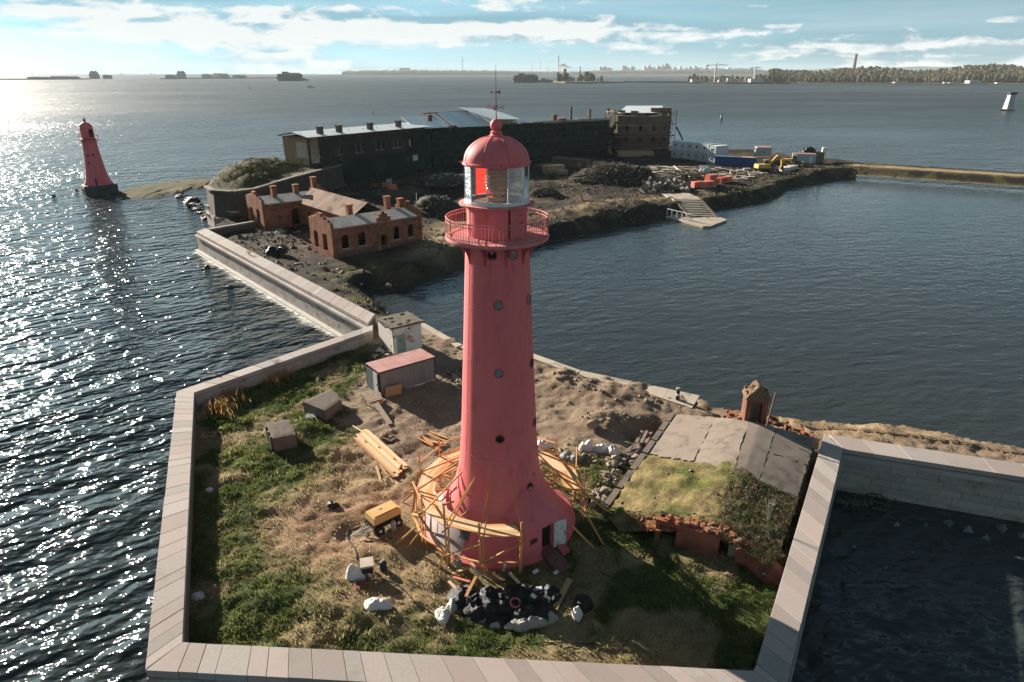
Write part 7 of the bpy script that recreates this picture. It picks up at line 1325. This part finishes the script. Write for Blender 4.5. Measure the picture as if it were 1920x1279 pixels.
def sea_fort(label, x0, x1, yt, yb):
    p, sh, sv = far((x0+x1)/2, yb); w_ = (x1-x0)*sh; h = (yb-yt)*sv; o = thing('sea_fort', label, 'fort', p+V(0, w_*.3, 0)); MB().lathe([(w_*.50, -3), (w_*.485, h*.75), (w_*.47, h*.78), (.01, h*.80)], 20).build('wall', DARKF, o).scale = (1, .6, 1)
    MB().lathe([(w_*.505, h*.55), (w_*.515, h*.58), (w_*.505, h*.62)], 20).build('cornice', DARKF, o).scale = (1, .6, 1)
    for k in range(11): a = -75+15*k; MB().box((w_*.497*math.sin(R(a)), -w_*.3*math.cos(R(a)), h*.33), (w_*.022, w_*.022, h*.16)).build('gun_port', BLACK, o)
    MB().box((-w_*.15, 0, h*.9), (w_*.22, w_*.15, h*.22)).build('roof_house', DARKF, o); MB().box((w_*.12, 0, h*.83), (w_*.5, w_*.2, h*.12)).build('roof', PALE if x0 < 700 else DARKF, o); return o
sea_fort('dark round sea fort with pale roof between the far islands', 515, 564, 134.5, 152); sea_fort('dark oval sea fort ruin before the chimney islet', 960, 1010, 137.5, 155); farbox('sea_fort_annex', 'low dark jetty works joined to the oval sea fort', 'jetty', 1008, 1036, 146, 154.4, DARKF, steps=[(0, 1, .5), (.2, .5, .9), (.6, .75, .75)]); farbox('sea_fort_annex', 'low dark works beside the round sea fort', 'jetty', 562, 578, 147, 151, DARKF, steps=[(0, .6, 1), (.5, 1, .5)])
# boat, buoys, beacon
p, sh, sv = far(583, 164.5); bt = thing('motor_boat', 'white motor boat crossing before the round sea fort', 'boat', p); w_ = 16*sh; MB().add([V(-w_/2, -1.6, 1.6), V(w_*.35, -1.6, 1.6), V(w_/2, 0, 1.9), V(w_*.35, 1.6, 1.6), V(-w_/2, 1.6, 1.6), V(-w_/2, -1.3, -.3), V(w_*.3, -1.3, -.3), V(w_*.42, 0, -.3), V(w_*.3, 1.3, -.3), V(-w_/2, 1.3, -.3)], [(0, 1, 2, 3, 4), (0, 5, 6, 1), (1, 6, 7, 2), (2, 7, 8, 3), (3, 8, 9, 4), (4, 9, 5, 0)]).build('hull', WHT, bt); MB().box((-w_*.1, 0, 2.7), (w_*.6, 2.4, 2.2)).build('deckhouse', WHT, bt); MB().box((-w_*.1, -1.22, 3.0), (w_*.5, .06, .7)).build('window_band', BLACK, bt); MB().tube([(0, 0, 3.5), (0, 0, 6)], .08, 5).build('mast', STEEL, bt)
foam('wake', [p+V(w_*(.6-k*.3), -3, 0) for k in range(10)], [V(0, 7, 0)]*10, 'white wake trailing behind the motor boat', .75)
for lab, x, yt, yb, w_ in (('stout dark spar buoy beyond the cabins', 1352, 212, 227, 4), ('thin spar buoy beyond the white roofs', 700, 204, 215, 1.6), ('tiny spar buoy far out before the sea fort', 468, 162, 167, 1.6), ('small far spar buoy left of the oval fort', 793, 165, 169, 1.6)):
    p, sh, sv = far(x, yb); o = thing('spar_buoy', lab, 'buoy', p); h = (yb-yt)*sv; r = w_*sh/2; MB().lathe([(r*1.1, -1), (r, 0), (r*.9, h*.85), (.01, h)], 10).build('spar', pm('buoy_dark', (.05, .06, .055), rough=.6), o, True); MB().lathe([(r*1.02, h*.5), (r*1.02, h*.62)], 10).build('band', WHT, o)
p, sh, sv = far(1889, 208); be_ = thing('banded_beacon', 'pale banded beacon tower on a rust coloured caisson', 'beacon', p); k = sh
MB().hexa([V(-18*k, -6*k, -1), V(4*k, -9*k, -1), V(18*k, 6*k, -1), V(-4*k, 9*k, -1)], [V(-18*k, -6*k, 3.2*sv), V(4*k, -9*k, 3.2*sv), V(18*k, 6*k, 3.2*sv), V(-4*k, 9*k, 3.2*sv)]).build('caisson', pm('rust_caisson', (.33, .16, .10), (.22, .11, .075), scale=.3), be_)
BW = pm('beacon_pale', (.50, .58, .58), (.40, .47, .47), scale=.5, bump=0)
for j in range(7): z0 = (4+4.0*j)*sv; w0 = (8-.35*j)*k; MB().box((0, 0, z0+1.2*sv), (w0*1.6, w0*1.6, 2.6*sv)).build('pale_band', BW, be_); MB().box((0, 0, z0+3.2*sv), (w0*1.45, w0*1.45, 1.3*sv)).build('gap_band', DARKF, be_)
MB().box((0, 0, 34*sv), (13*k, 13*k, 4.5*sv)).build('lantern_house', pm('beacon_dark', (.03, .04, .04)), be_); MB().tube([(0, 0, 36*sv), (0, 0, 40*sv)], .3*k, 5).build('mast', DK, be_)
# ------------------------------------------------------------ the air
hz = MB().box((0, 6600, 70), (31900, 14700, 150)).build('haze', None); tag(hz, kind='stuff'); m = bpy.data.materials.new('haze'); m.use_nodes = True; N = m.node_tree.nodes; N.clear(); v = N.new('ShaderNodeVolumePrincipled'); v.inputs['Color'].default_value = (.80, .90, .95, 1); v.inputs['Density'].default_value = .000042; v.inputs['Anisotropy'].default_value = .0; o = N.new('ShaderNodeOutputMaterial'); m.node_tree.links.new(v.outputs[0], o.inputs['Volume']); hz.data.materials.append(m)
